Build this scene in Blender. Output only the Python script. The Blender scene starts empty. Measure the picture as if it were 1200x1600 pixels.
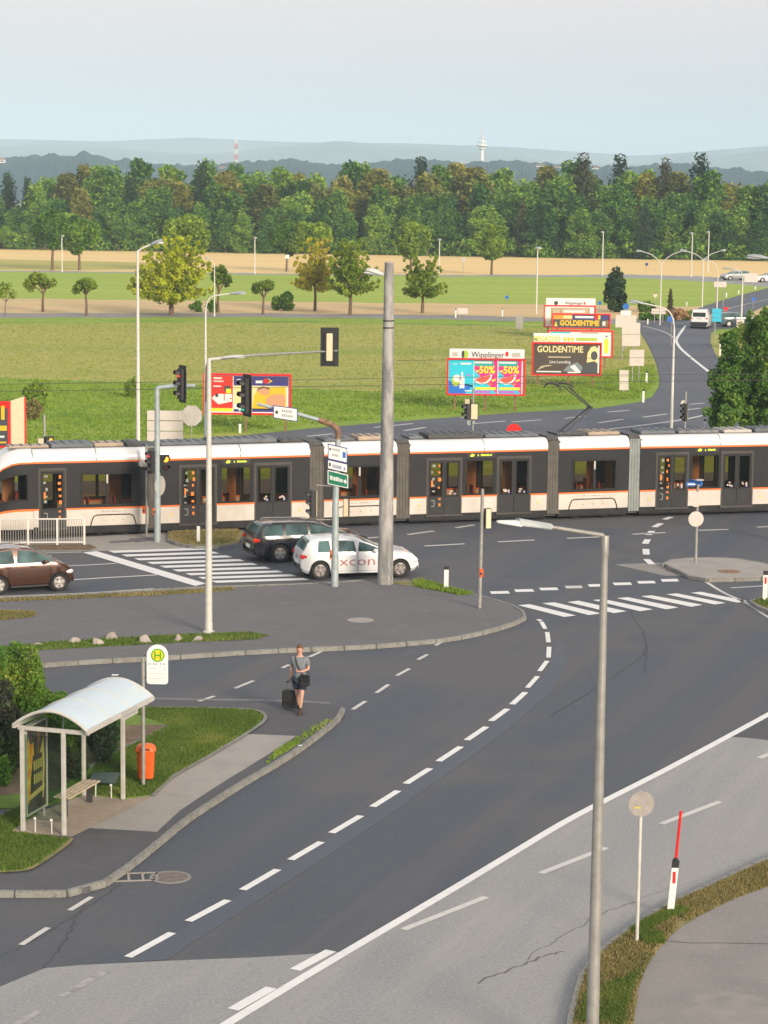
import bpy, bmesh, math, random
import numpy as np
from mathutils import Vector, Matrix, Euler, geometry
rnd = random.Random(7)
R = math.radians
# ------------------------------------------------------------------ camera, sky, sun, exposure
sc = bpy.context.scene
COL = sc.collection
CAM_H, FOC = 13.7, 3600.0            # metres above the road, focal length in pixels of a 1200 px wide frame
PITCH = math.atan(510.0 / FOC)
ROT = Euler((math.pi/2 - PITCH, 0, 0)).to_matrix() @ Matrix.Rotation(0.012, 3, 'Z')
cam_d = bpy.data.cameras.new('camera'); cam = bpy.data.objects.new('camera', cam_d); COL.objects.link(cam)
cam.location = (0, 0, CAM_H); cam.rotation_euler = ROT.to_euler()
cam_d.sensor_fit = 'HORIZONTAL'; cam_d.sensor_width = 36.0; cam_d.lens = FOC/1200*36
cam_d.clip_start = 1.0; cam_d.clip_end = 60000
sc.camera = cam
SUN_ELEV, SUN_AZ = R(19), R(148)      # azimuth clockwise from the view direction (+Y)
world = bpy.data.worlds.new('World'); sc.world = world; world.use_nodes = True
wn, wl = world.node_tree.nodes, world.node_tree.links
wn.clear()
wo = wn.new('ShaderNodeOutputWorld'); bg = wn.new('ShaderNodeBackground'); bg2 = wn.new('ShaderNodeBackground'); mx = wn.new('ShaderNodeMixShader')
sky = wn.new('ShaderNodeTexSky'); sky.sky_type = 'NISHITA'; sky.sun_disc = False
sky.sun_elevation = SUN_ELEV; sky.sun_rotation = SUN_AZ; sky.dust_density = 3.0; sky.air_density = 1.2
wl.new(sky.outputs[0], bg.inputs[0]); bg.inputs[1].default_value = 0.10
tc = wn.new('ShaderNodeTexCoord'); sp = wn.new('ShaderNodeSeparateXYZ'); rp = wn.new('ShaderNodeValToRGB')
wl.new(tc.outputs['Generated'], sp.inputs[0]); wl.new(sp.outputs[2], rp.inputs[0]); wl.new(rp.outputs[0], bg2.inputs[0])
e = rp.color_ramp.elements
e[0].position = 0.0; e[0].color = (0.69, 0.80, 0.89, 1)
e[1].position = 1.0; e[1].color = (0.75, 0.76, 0.80, 1)
for p_, c_ in ((0.02, (0.685, 0.775, 0.845, 1)), (0.045, (0.75, 0.76, 0.795, 1)), (0.08, (0.85, 0.775, 0.785, 1)), (0.2, (0.82, 0.79, 0.78, 1))):
    x_ = e.new(p_); x_.color = c_
bg2.inputs[1].default_value = 0.82
mx.inputs[0].default_value = 0.86
wl.new(bg.outputs[0], mx.inputs[1]); wl.new(bg2.outputs[0], mx.inputs[2]); wl.new(mx.outputs[0], wo.inputs[0])
sun_d = bpy.data.lights.new('sun', 'SUN'); sun = bpy.data.objects.new('sun', sun_d); COL.objects.link(sun)
sun_d.energy = 3.4; sun_d.angle = R(16); sun_d.color = (1.0, 0.85, 0.67)
sun_dir = Vector((math.sin(SUN_AZ)*math.cos(SUN_ELEV), math.cos(SUN_AZ)*math.cos(SUN_ELEV), math.sin(SUN_ELEV)))
sun.rotation_euler = sun_dir.to_track_quat('Z', 'Y').to_euler()
sun.location = sun_dir*60
vs = sc.view_settings
vs.view_transform = 'Standard'; vs.look = 'None'; vs.gamma = 1; vs.use_curve_mapping = False
vs.exposure = 0.36
sc.cycles.max_bounces = 6; sc.cycles.transparent_max_bounces = 12; sc.cycles.volume_bounces = 3

# ------------------------------------------------------------------ measuring helpers
def at(px, py, z=0.0):
    d = ROT @ Vector(((px-600)/FOC, -(py-800)/FOC, -1.0))
    t = (z - CAM_H)/d.z
    return Vector((d.x*t, d.y*t, z))
def proj(P):
    c = ROT.transposed() @ (Vector(P) - Vector((0, 0, CAM_H)))
    return (600 + FOC*c.x/-c.z, 800 - FOC*c.y/-c.z)
def atY(px, py, Y):
    d = ROT @ Vector(((px-600)/FOC, -(py-800)/FOC, -1.0))
    t = Y/d.y
    return Vector((d.x*t, Y, CAM_H + d.z*t))
def ztop(base, py):                       # height above the ground that reaches image row py over a ground point
    lo, hi = -5.0, 400.0
    for _ in range(50):
        m = (lo+hi)/2
        if proj((base[0], base[1], m))[1] > py: lo = m
        else: hi = m
    return lo
def pxm(base): return FOC/base[1]         # image pixels per metre there
# ------------------------------------------------------------------ materials
MATS = {}
def _n(nt, t, **k):
    n = nt.nodes.new(t)
    for a, b in k.items(): setattr(n, a, b)
    return n
def mat(name, col, rough=0.6, metal=0.0, var=0.0, scale=4.0, bump=0.0, bscale=60.0, spec=0.5, col2=None, coat=0.0, emit=None, es=1.0):
    if name in MATS: return MATS[name]
    m = bpy.data.materials.new(name); m.use_nodes = True; nt = m.node_tree
    b = nt.nodes['Principled BSDF']
    b.inputs['Roughness'].default_value = rough; b.inputs['Metallic'].default_value = metal
    b.inputs['Specular IOR Level'].default_value = spec
    b.inputs['Coat Weight'].default_value = coat
    b.inputs['Base Color'].default_value = (*col, 1)
    if var > 0 or col2:
        g = _n(nt, 'ShaderNodeNewGeometry'); t = _n(nt, 'ShaderNodeTexNoise'); t.inputs['Scale'].default_value = scale; t.inputs['Detail'].default_value = 5
        nt.links.new(g.outputs['Position'], t.inputs['Vector'])
        r = _n(nt, 'ShaderNodeValToRGB'); nt.links.new(t.outputs['Fac'], r.inputs[0])
        c2 = col2 if col2 else tuple(min(1, c*(1+var)) for c in col)
        c1 = col if col2 else tuple(c*(1-var) for c in col)
        r.color_ramp.elements[0].position = 0.33; r.color_ramp.elements[1].position = 0.67
        r.color_ramp.elements[0].color = (*c1, 1); r.color_ramp.elements[1].color = (*c2, 1)
        nt.links.new(r.outputs[0], b.inputs['Base Color'])
    if bump > 0:
        g = _n(nt, 'ShaderNodeNewGeometry'); t = _n(nt, 'ShaderNodeTexNoise'); t.inputs['Scale'].default_value = bscale; t.inputs['Detail'].default_value = 3
        nt.links.new(g.outputs['Position'], t.inputs['Vector'])
        bp = _n(nt, 'ShaderNodeBump'); bp.inputs['Strength'].default_value = bump; bp.inputs['Distance'].default_value = 0.02
        nt.links.new(t.outputs['Fac'], bp.inputs['Height']); nt.links.new(bp.outputs[0], b.inputs['Normal'])
    if emit:
        b.inputs['Emission Color'].default_value = (*emit, 1); b.inputs['Emission Strength'].default_value = es
    MATS[name] = m
    return m
def layered(name, layers, rough=0.9, bump=0.3, bscale=40, stretch=None, rot=0.0):
    """layers: (scale, detail, lo, hi, colour): first is the base colour, each later one is laid over it where its noise is high"""
    m = bpy.data.materials.new(name); m.use_nodes = True; nt = m.node_tree; b = nt.nodes['Principled BSDF']
    b.inputs['Roughness'].default_value = rough; b.inputs['Specular IOR Level'].default_value = 0.3
    g = _n(nt, 'ShaderNodeNewGeometry'); mp = _n(nt, 'ShaderNodeMapping')
    mr0 = _n(nt, 'ShaderNodeMapping'); mr0.inputs['Rotation'].default_value = (0, 0, rot)
    if stretch: mp.inputs['Scale'].default_value = stretch
    nt.links.new(g.outputs['Position'], mr0.inputs['Vector']); nt.links.new(mr0.outputs[0], mp.inputs['Vector'])
    cur = None
    for i, L in enumerate(layers):
        if i == 0:
            cur = _n(nt, 'ShaderNodeRGB'); cur.outputs[0].default_value = (*L, 1); cur = cur.outputs[0]; continue
        s, d, lo, hi, c = L[:5]
        t = _n(nt, 'ShaderNodeTexNoise'); t.inputs['Scale'].default_value = s; t.inputs['Detail'].default_value = d; t.inputs['Roughness'].default_value = 0.6
        nt.links.new((mp.outputs[0] if len(L) < 6 else g.outputs['Position']), t.inputs['Vector'])
        mr = _n(nt, 'ShaderNodeMapRange'); mr.inputs[1].default_value = lo; mr.inputs[2].default_value = hi
        nt.links.new(t.outputs['Fac'], mr.inputs[0])
        mxn = _n(nt, 'ShaderNodeMix', data_type='RGBA')
        nt.links.new(mr.outputs[0], mxn.inputs[0]); nt.links.new(cur, mxn.inputs[6]); mxn.inputs[7].default_value = (*c, 1)
        cur = mxn.outputs[2]
    nt.links.new(cur, b.inputs['Base Color'])
    if bump:
        t = _n(nt, 'ShaderNodeTexNoise'); t.inputs['Scale'].default_value = bscale; t.inputs['Detail'].default_value = 4
        nt.links.new(g.outputs['Position'], t.inputs['Vector'])
        bp = _n(nt, 'ShaderNodeBump'); bp.inputs['Strength'].default_value = bump; bp.inputs['Distance'].default_value = 0.03
        nt.links.new(t.outputs['Fac'], bp.inputs['Height']); nt.links.new(bp.outputs[0], b.inputs['Normal'])
    MATS[name] = m
    return m
def leafmat(name, c1, c2, c3, hue=0.25, trans=0.25):
    """foliage: colour differs per leaf, per patch of the crown and per tree"""
    m = bpy.data.materials.new(name); m.use_nodes = True; nt = m.node_tree; b = nt.nodes['Principled BSDF']
    b.inputs['Roughness'].default_value = 0.65; b.inputs['Specular IOR Level'].default_value = 0.25
    g = _n(nt, 'ShaderNodeNewGeometry'); oi = _n(nt, 'ShaderNodeObjectInfo')
    r = _n(nt, 'ShaderNodeValToRGB'); el = r.color_ramp.elements
    el[0].color = (*c1, 1); el[0].position = 0.15; el[1].color = (*c3, 1); el[1].position = 0.95; x = el.new(0.5); x.color = (*c2, 1)
    t = _n(nt, 'ShaderNodeTexNoise'); t.inputs['Scale'].default_value = 0.55; t.inputs['Detail'].default_value = 3
    nt.links.new(g.outputs['Position'], t.inputs['Vector'])
    a = _n(nt, 'ShaderNodeMath', operation='MULTIPLY_ADD'); a.inputs[1].default_value = 0.45; nt.links.new(g.outputs['Random Per Island'], a.inputs[0])
    s = _n(nt, 'ShaderNodeMath', operation='MULTIPLY_ADD'); s.inputs[1].default_value = 1.2; s.inputs[2].default_value = -0.55; nt.links.new(t.outputs['Fac'], s.inputs[0])
    o = _n(nt, 'ShaderNodeMath', operation='MULTIPLY_ADD'); o.inputs[1].default_value = hue*2; nt.links.new(oi.outputs['Random'], o.inputs[0]); nt.links.new(s.outputs[0], o.inputs[2])
    nt.links.new(o.outputs[0], a.inputs[2]); nt.links.new(a.outputs[0], r.inputs[0]); nt.links.new(r.outputs[0], b.inputs['Base Color'])
    tr = _n(nt, 'ShaderNodeBsdfTranslucent'); mxs = _n(nt, 'ShaderNodeMixShader'); mxs.inputs[0].default_value = trans
    nt.links.new(r.outputs[0], tr.inputs[0]); nt.links.new(b.outputs[0], mxs.inputs[1]); nt.links.new(tr.outputs[0], mxs.inputs[2])
    nt.links.new(mxs.outputs[0], nt.nodes['Material Output'].inputs[0])
    MATS[name] = m
    return m
def glassmat(name, tint, fac=0.75, rough=0.05, base=(0.02, 0.03, 0.03)):
    m = bpy.data.materials.new(name); m.use_nodes = True; nt = m.node_tree; nt.nodes.remove(nt.nodes['Principled BSDF'])
    tr = _n(nt, 'ShaderNodeBsdfTransparent'); tr.inputs[0].default_value = (*tint, 1)
    gl = _n(nt, 'ShaderNodeBsdfPrincipled'); gl.inputs['Base Color'].default_value = (*base, 1); gl.inputs['Roughness'].default_value = rough
    mxs = _n(nt, 'ShaderNodeMixShader'); mxs.inputs[0].default_value = fac
    nt.links.new(gl.outputs[0], mxs.inputs[1]); nt.links.new(tr.outputs[0], mxs.inputs[2]); nt.links.new(mxs.outputs[0], nt.nodes['Material Output'].inputs[0])
    MATS[name] = m
    return m
# ------------------------------------------------------------------ mesh helpers
class MB:
    def __init__(s): s.v = []; s.f = []
    def add(s, vs, fs):
        o = len(s.v); s.v += [tuple(x) for x in vs]; s.f += [tuple(i+o for i in f) for f in fs]; return s
    def box(s, c, d, rz=0.0, m=None):
        q = [(x*d[0]/2, y*d[1]/2, z*d[2]/2) for z in (-1, 1) for x, y in ((-1, -1), (1, -1), (1, 1), (-1, 1))]
        ca, sa = math.cos(rz), math.sin(rz)
        q = [Vector((x*ca-y*sa+c[0], x*sa+y*ca+c[1], z+c[2])) for x, y, z in q]
        if m: q = [m @ p for p in q]
        return s.add(q, [(3, 2, 1, 0), (4, 5, 6, 7), (0, 1, 5, 4), (1, 2, 6, 5), (2, 3, 7, 6), (3, 0, 4, 7)])
    def tube(s, pts, rad, n=10, cap=True):
        pts = [Vector(p) for p in pts]
        if not isinstance(rad, (list, tuple)): rad = [rad]*len(pts)
        rings = []; t0 = (pts[1]-pts[0]).normalized()
        up = Vector((0, 0, 1)) if abs(t0.z) < 0.9 else Vector((1, 0, 0))
        a = t0.cross(up).normalized()
        for i, p in enumerate(pts):
            t = ((pts[min(i+1, len(pts)-1)]-pts[max(i-1, 0)])).normalized()
            a = (a - t*a.dot(t)).normalized(); b = t.cross(a)
            rings.append([p + (a*math.cos(2*math.pi*k/n)+b*math.sin(2*math.pi*k/n))*rad[i] for k in range(n)])
        vs = [q for r_ in rings for q in r_]
        fs = [(i*n+k, i*n+(k+1) % n, (i+1)*n+(k+1) % n, (i+1)*n+k) for i in range(len(pts)-1) for k in range(n)]
        if cap: fs += [tuple(range(n))[::-1], tuple((len(pts)-1)*n+k for k in range(n))]
        return s.add(vs, fs)
    def lathe(s, prof, n=16, m=None):
        vs = [Vector((r*math.cos(2*math.pi*k/n), r*math.sin(2*math.pi*k/n), z)) for r, z in prof for k in range(n)]
        if m: vs = [m @ v for v in vs]
        L = len(prof)
        return s.add(vs, [(i*n+k, i*n+(k+1) % n, (i+1)*n+(k+1) % n, (i+1)*n+k) for i in range(L-1) for k in range(n)] + [tuple(range(n))[::-1], tuple((L-1)*n+k for k in range(n))])
    def prism(s, poly, z0, z1):
        poly = ccw(poly); n = len(poly); tris = tess(poly)
        vs = [(x, y, z0) for x, y in poly] + [(x, y, z1) for x, y in poly]
        return s.add(vs, [tuple(i+n for i in t) for t in tris] + [t[::-1] for t in tris] + [(i, (i+1) % n, n+(i+1) % n, n+i) for i in range(n)])
    def sheet(s, poly, z):
        poly = ccw(poly)
        return s.add([(x, y, z) for x, y in poly], tess(poly))
    def ball(s, c, r, n=10, m=8, f=None):
        vs = []
        for i in range(m+1):
            th = math.pi*i/m
            for k in range(n):
                ph = 2*math.pi*k/n
                p = Vector((math.sin(th)*math.cos(ph)*r[0], math.sin(th)*math.sin(ph)*r[1], math.cos(th)*r[2]))
                vs.append(p + Vector(c))
        return s.add(vs, [(i*n+k, (i+1)*n+k, (i+1)*n+(k+1) % n, i*n+(k+1) % n) for i in range(m) for k in range(n)])
    def build(s, name, mt, parent=None, bevel=0.0, smooth=None, loc=None, rz=0.0):
        me = bpy.data.meshes.new(name); me.from_pydata([tuple(v) for v in s.v], [], s.f)
        if bevel:
            bm = bmesh.new(); bm.from_mesh(me); bmesh.ops.bevel(bm, geom=bm.edges[:], offset=bevel, segments=2, affect='EDGES', clamp_overlap=True); bm.to_mesh(me); bm.free()
        if smooth is None: smooth = 40
        if smooth:
            for p in me.polygons: p.use_smooth = True
            try: me.set_sharp_from_angle(angle=R(smooth))
            except Exception: pass
        me.materials.append(MATS[mt] if isinstance(mt, str) else mt)
        me.update()
        o = bpy.data.objects.new(name, me); COL.objects.link(o)
        if parent is not None: o.parent = parent
        if loc is not None: o.location = loc
        o.rotation_euler.z = rz
        return o
def ccw(poly):
    poly = [(p[0], p[1]) for p in poly]
    a = sum(poly[i][0]*poly[(i+1) % len(poly)][1]-poly[(i+1) % len(poly)][0]*poly[i][1] for i in range(len(poly)))
    return poly if a > 0 else poly[::-1]
def tess(poly):
    t = geometry.tessellate_polygon([[Vector((x, y, 0)) for x, y in poly]])
    out = []
    for a, b, c in t:
        A, B, C = poly[a], poly[b], poly[c]
        out.append((a, b, c) if (B[0]-A[0])*(C[1]-A[1])-(B[1]-A[1])*(C[0]-A[0]) > 0 else (c, b, a))
    return out
def tag(o, label=None, cat=None, group=None, kind=None):
    if label: o['label'] = label
    if cat: o['category'] = cat
    if group: o['group'] = group
    if kind: o['kind'] = kind
    return o
def thing(name, label, cat, loc=(0, 0, 0), rz=0.0, group=None):
    o = bpy.data.objects.new(name, None); COL.objects.link(o); o.empty_display_size = 0.3
    o.location = loc; o.rotation_euler.z = rz
    return tag(o, label, cat, group)
def copy_tree(o, parent=None):
    c = o.copy(); COL.objects.link(c); c.parent = parent
    for ch in list(o.children): copy_tree(ch, c)
    return c
def pieces(name, mesh_obj, places, parent):
    """places: (location, rz, scale) ; the first uses mesh_obj itself"""
    for i, (l, rz, s) in enumerate(places):
        o = mesh_obj if i == 0 else mesh_obj.copy()
        if i: COL.objects.link(o)
        o.parent = parent; o.location = l; o.rotation_euler.z = rz; o.scale = s
def P(pts, z=0.0): return [tuple(at(x, y, z))[:2] for x, y in pts]
def smooth_line(pts, n=6, closed=False):
    """Catmull-Rom through 2-D points"""
    out = []; L = len(pts)
    rng = range(L if closed else L-1)
    for i in rng:
        g = (lambda k: pts[k % L]) if closed else (lambda k: pts[max(0, min(L-1, k))])
        p0, p1, p2, p3 = g(i-1), g(i), g(i+1), g(i+2)
        for k in range(n):
            t = k/n
            out.append(tuple(0.5*((2*p1[j])+(-p0[j]+p2[j])*t+(2*p0[j]-5*p1[j]+4*p2[j]-p3[j])*t*t+(-p0[j]+3*p1[j]-3*p2[j]+p3[j])*t**3) for j in (0, 1)))
    if not closed: out.append(tuple(pts[-1][:2]))
    return out
def ribbon(line, w):
    """polygon of width w round a 2-D line"""
    L = [Vector(p[:2]) for p in line]; a, b = [], []
    for i, p in enumerate(L):
        t = (L[min(i+1, len(L)-1)]-L[max(i-1, 0)]).normalized(); n = Vector((-t.y, t.x))
        a.append(p+n*w/2); b.append(p-n*w/2)
    return [tuple(x) for x in a] + [tuple(x) for x in b[::-1]]
def ribbon_mesh(mb, line, w, z):
    L = [Vector(p[:2]) for p in line]; vs = []
    for i, p in enumerate(L):
        t = (L[min(i+1, len(L)-1)]-L[max(i-1, 0)]).normalized(); n = Vector((-t.y, t.x))
        ww = w[i] if isinstance(w, (list, tuple)) else w
        vs += [(*(p+n*ww/2), z), (*(p-n*ww/2), z)]
    mb.add(vs, [(2*i+1, 2*i+3, 2*i+2, 2*i) for i in range(len(L)-1)])
def text_obj(s, size, mt, parent, loc, rot, name='lettering', width=None, bold=0.0):
    """flat lettering lying in its local XY plane, turned by rot (Euler)"""
    cu = bpy.data.curves.new('t', 'FONT'); cu.body = s; cu.size = size; cu.align_x = 'CENTER'; cu.align_y = 'CENTER'; cu.resolution_u = 2; cu.offset = bold
    t = bpy.data.objects.new('t', cu); COL.objects.link(t)
    bpy.context.view_layer.update()
    me = bpy.data.meshes.new_from_object(t.evaluated_get(bpy.context.evaluated_depsgraph_get()))
    bpy.data.objects.remove(t); me.materials.clear(); me.materials.append(MATS[mt] if isinstance(mt, str) else mt)
    o = bpy.data.objects.new(name, me); COL.objects.link(o); o.parent = parent; o.location = loc; o.rotation_euler = rot
    if width:
        xs = [v.co.x for v in me.vertices]
        if xs: o.scale.x = width/(max(xs)-min(xs))
    return o
def scribble(mb, x0, x1, z, h, y, seed=0, m=None):
    """a row of small upright strokes: print too small to read"""
    r = random.Random(seed); x = x0
    while x < x1:
        w = r.uniform(0.35, 0.8)*h
        hh = h*r.uniform(0.6, 1.0)
        if r.random() > 0.14:
            q = [Vector((x, y, z)), Vector((min(x+w, x1), y, z)), Vector((min(x+w, x1), y, z+hh)), Vector((x, y, z+hh))]
            mb.add(q, [(0, 1, 2, 3)])
        x += w+h*0.25
ROADROT = 1.5708-math.atan2(*[(at(713, 1200)-at(500, 1346))[i] for i in (1, 0)])
# ------------------------------------------------------------------ materials of the place
layered('asphalt', [(0.101, 0.106, 0.122), (0.50, 2, 0.38, 0.60, (0.081, 0.095, 0.118)), (0.8, 3, 0.48, 0.70, (0.118, 0.113, 0.119)), (0.12, 3, 0.50, 0.60, (0.114, 0.112, 0.118), 1), (2.5, 6, 0.6, 0.78, (0.125, 0.126, 0.134), 1), (18, 3, 0.50, 0.80, (0.135, 0.138, 0.146), 1)], stretch=(1, 0.035, 1), rot=ROADROT, bump=0.3, rough=0.8)
layered('asphalt_strip', [(0.103, 0.116, 0.141), (0.22, 4, 0.42, 0.62, (0.092, 0.106, 0.132)), (1.5, 5, 0.5, 0.72, (0.115, 0.126, 0.147)), (60, 2, 0.5, 0.8, (0.136, 0.150, 0.172), 1)], stretch=(1, 0.10, 1), rot=ROADROT, bump=0.25, rough=0.85)
layered('asphalt_far', [(0.126, 0.133, 0.157), (0.12, 4, 0.42, 0.62, (0.104, 0.111, 0.136)), (1.3, 5, 0.5, 0.75, (0.149, 0.155, 0.174), 1)], stretch=(0.16, 1, 1), rot=0.1, bump=0.1, rough=0.85)
layered('asphalt_light', [(0.317, 0.310, 0.300), (0.25, 4, 0.4, 0.62, (0.280, 0.284, 0.289)), (1.2, 5, 0.48, 0.7, (0.354, 0.341, 0.324)), (5, 6, 0.56, 0.75, (0.259, 0.254, 0.253), 1), (16, 3, 0.48, 0.72, (0.391, 0.382, 0.367), 1)], stretch=(1, 0.10, 1), rot=ROADROT, bump=0.3, rough=0.9)
layered('asphalt_walk', [(0.160, 0.153, 0.157), (0.3, 4, 0.42, 0.62, (0.140, 0.138, 0.145)), (2.0, 5, 0.52, 0.75, (0.182, 0.176, 0.176), 1), (16, 3, 0.50, 0.78, (0.190, 0.188, 0.187), 1)], bump=0.25, rough=0.9)
layered('asphalt_new', [(0.098, 0.098, 0.106), (2, 5, 0.45, 0.7, (0.113, 0.113, 0.120)), (18, 3, 0.50, 0.80, (0.130, 0.132, 0.138))], bump=0.25, rough=0.9)
layered('asphalt_grey', [(0.276, 0.257, 0.240), (0.7, 5, 0.45, 0.7, (0.235, 0.222, 0.210)), (0.4, 3, 0.6, 0.7, (0.349, 0.323, 0.292)), (16, 3, 0.50, 0.78, (0.323, 0.310, 0.292), 1)], bump=0.25, rough=0.9)
layered('concrete_walk', [(0.358, 0.330, 0.302), (1.5, 5, 0.45, 0.7, (0.302, 0.280, 0.263)), (40, 2, 0.5, 0.8, (0.403, 0.381, 0.347))], bump=0.2)
layered('concrete', [(0.40, 0.375, 0.34), (2.5, 5, 0.45, 0.7, (0.30, 0.28, 0.255)), (30, 3, 0.5, 0.8, (0.46, 0.43, 0.39))], bump=0.3)
layered('kerb_stone', [(0.272, 0.269, 0.248), (3, 5, 0.45, 0.7, (0.186, 0.176, 0.161)), (9, 4, 0.55, 0.7, (0.136, 0.132, 0.105)), (35, 2, 0.5, 0.8, (0.309, 0.308, 0.296))], bump=0.5)
layered('concrete_pole', [(0.435, 0.418, 0.393), (3, 6, 0.42, 0.60, (0.233, 0.231, 0.230)), (14, 5, 0.55, 0.75, (0.538, 0.517, 0.476))], stretch=(1, 1, 0.25), bump=0.5)
mat('board_worn', (0.34, 0.31, 0.29), 0.7, var=.1, scale=8)
leafmat('meadow_blade', (0.253, 0.324, 0.052), (0.386, 0.426, 0.094), (0.564, 0.530, 0.156), hue=0.0, trans=0.3)
layered('slab_tan', [(0.36, 0.29, 0.225), (1.5, 5, 0.45, 0.66, (0.27, 0.225, 0.18)), (6, 5, 0.52, 0.7, (0.42, 0.36, 0.30))], bump=0.2)
layered('lawn', [(0.149, 0.244, 0.037), (0.8, 5, 0.42, 0.62, (0.183, 0.272, 0.047)), (6, 5, 0.5, 0.72, (0.103, 0.185, 0.026)), (1.4, 4, 0.62, 0.72, (0.294, 0.280, 0.075))], bump=0.8, bscale=70)
layered('dry_grass', [(0.30, 0.245, 0.115), (1.2, 5, 0.47, 0.6, (0.12, 0.17, 0.04)), (8, 5, 0.52, 0.72, (0.38, 0.31, 0.17))], bump=0.8, bscale=70)
layered('soil', [(0.16, 0.11, 0.07), (3, 5, 0.45, 0.65, (0.23, 0.17, 0.11)), (2, 4, 0.6, 0.7, (0.09, 0.12, 0.04))], bump=0.8)
layered('meadow_bright', [(0.243, 0.351, 0.034), (0.10, 5, 0.45, 0.62, (0.178, 0.309, 0.026)), (0.25, 6, 0.54, 0.68, (0.389, 0.411, 0.075)), (0.20, 5, 0.58, 0.64, (0.103, 0.218, 0.019)), (0.9, 6, 0.50, 0.66, (0.151, 0.266, 0.022), 1), (3.0, 5, 0.55, 0.70, (0.356, 0.411, 0.060), 1), (0.13, 5, 0.62, 0.70, (0.497, 0.448, 0.135))], stretch=(0.35, 1, 1), bump=0.8, bscale=6)
layered('meadow_dull', [(0.386, 0.364, 0.090), (0.04, 5, 0.42, 0.60, (0.312, 0.330, 0.068)), (0.35, 5, 0.5, 0.66, (0.455, 0.391, 0.118), 1), (0.035, 5, 0.57, 0.63, (0.196, 0.298, 0.041)), (1.3, 6, 0.48, 0.62, (0.280, 0.298, 0.058), 1), (4, 5, 0.50, 0.66, (0.439, 0.403, 0.108), 1)], stretch=(0.25, 1.4, 1), bump=1.0, bscale=5)
layered('field_green', [(0.355, 0.441, 0.060), (0.05, 5, 0.42, 0.60, (0.293, 0.400, 0.051)), (0.05, 4, 0.60, 0.68, (0.482, 0.482, 0.083)), (0.8, 5, 0.5, 0.72, (0.250, 0.344, 0.042), 1)], stretch=(0.15, 1.6, 1), bump=0.7, bscale=4)
layered('field_gold', [(0.805, 0.559, 0.246), (0.03, 4, 0.45, 0.6, (0.732, 0.546, 0.232)), (0.9, 4, 0.5, 0.75, (0.854, 0.624, 0.304))], stretch=(0.08, 2.5, 1), bump=0.4, bscale=4)
layered('field_yellow_green', [(0.46, 0.40, 0.11), (0.03, 4, 0.45, 0.6, (0.36, 0.36, 0.09)), (0.9, 4, 0.5, 0.75, (0.55, 0.44, 0.15))], stretch=(0.08, 2.5, 1), bump=0.4, bscale=4)
layered('field_tan', [(0.636, 0.442, 0.226), (0.05, 4, 0.45, 0.6, (0.557, 0.416, 0.202)), (0.7, 4, 0.5, 0.75, (0.729, 0.533, 0.286)), (0.5, 5, 0.66, 0.74, (0.292, 0.325, 0.095))], stretch=(0.08, 2.0, 1), bump=0.4, bscale=4)
layered('far_ground', [(0.10, 0.15, 0.05), (0.004, 4, 0.5, 0.55, (0.24, 0.24, 0.10)), (0.02, 4, 0.5, 0.6, (0.07, 0.11, 0.04))], bump=0)
layered('hill_wood_hazed', [(0.010, 0.042, 0.065), (0.03, 5, 0.45, 0.62, (0.018, 0.068, 0.073)), (0.01, 4, 0.62, 0.65, (0.062, 0.147, 0.130))], bump=0)  # dark green wood with the blue of distance haze mixed into its colour
layered('mountain', [(0.20, 0.23, 0.23), (0.002, 4, 0.45, 0.62, (0.14, 0.18, 0.18))], bump=0)  # pale limestone, lightened further: haze over the ridges is partly painted in
def paint(name, c, wear):
    """road paint: chips and greying where noise is high"""
    return layered(name, [c, (4, 5, 0.50-wear*0.1, 0.75-wear*0.1, tuple(x*(0.88-0.3*wear) for x in c))], bump=0.1, rough=0.7)
paint('paint_white', (0.80, 0.79, 0.77), 0.05)
paint('paint_worn', (0.42, 0.41, 0.39), 1.0)
paint('paint_thin', (0.62, 0.60, 0.57), 0.15)
paint('paint_shade', (0.33, 0.32, 0.30), 1.0)
mat('tar', (0.07, 0.07, 0.072), 0.8); mat('fine_crack', (0.13, 0.125, 0.12), 0.9)
mat('galvanised', (0.350, 0.342, 0.319), 0.5, 0.35, var=0.12, scale=6)
mat('galvanised_blue', (0.40, 0.46, 0.47), 0.5, 0.25, var=0.12, scale=5)
mat('bar_grey', (0.42, 0.40, 0.36), 0.5, 0.1)
mat('white_metal', (0.66, 0.64, 0.60), 0.5, 0.0, var=0.06, scale=5)
mat('pale_post', (0.62, 0.60, 0.55), 0.5, 0.1, var=0.08, scale=6)
mat('shelter_frame', (0.56, 0.54, 0.49), 0.45, 0.1, var=0.08, scale=6)
mat('rust', (0.25, 0.15, 0.09), 0.8, 0.1, var=0.3, scale=8)
mat('black_plastic', (0.022, 0.022, 0.024), 0.5)
mat('dark_metal', (0.06, 0.06, 0.062), 0.5, 0.2, var=0.2, scale=5)
mat('board_grey', (0.50, 0.47, 0.43), 0.6, 0.1, var=0.07, scale=3)
mat('board_cream', (0.62, 0.555, 0.51), 0.6, var=0.05, scale=3)
mat('cream', (0.72, 0.62, 0.42), 0.6, var=0.06, scale=5)
mat('sign_white', (0.78, 0.78, 0.76), 0.5)
mat('sign_blue', (0.02, 0.14, 0.50), 0.45)
mat('sign_navy', (0.04, 0.05, 0.22), 0.5)
mat('sign_green', (0.0, 0.17, 0.09), 0.45)
mat('sign_red', (0.62, 0.02, 0.02), 0.45)
mat('bright_red', (0.80, 0.015, 0.015), 0.4)
mat('sign_cyan', (0.02, 0.46, 0.66), 0.5)
mat('grey_print', (0.33, 0.33, 0.33), 0.6)
mat('dark_print', (0.05, 0.05, 0.06), 0.6)
mat('bluegrey_print', (0.22, 0.25, 0.42), 0.6)
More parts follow.
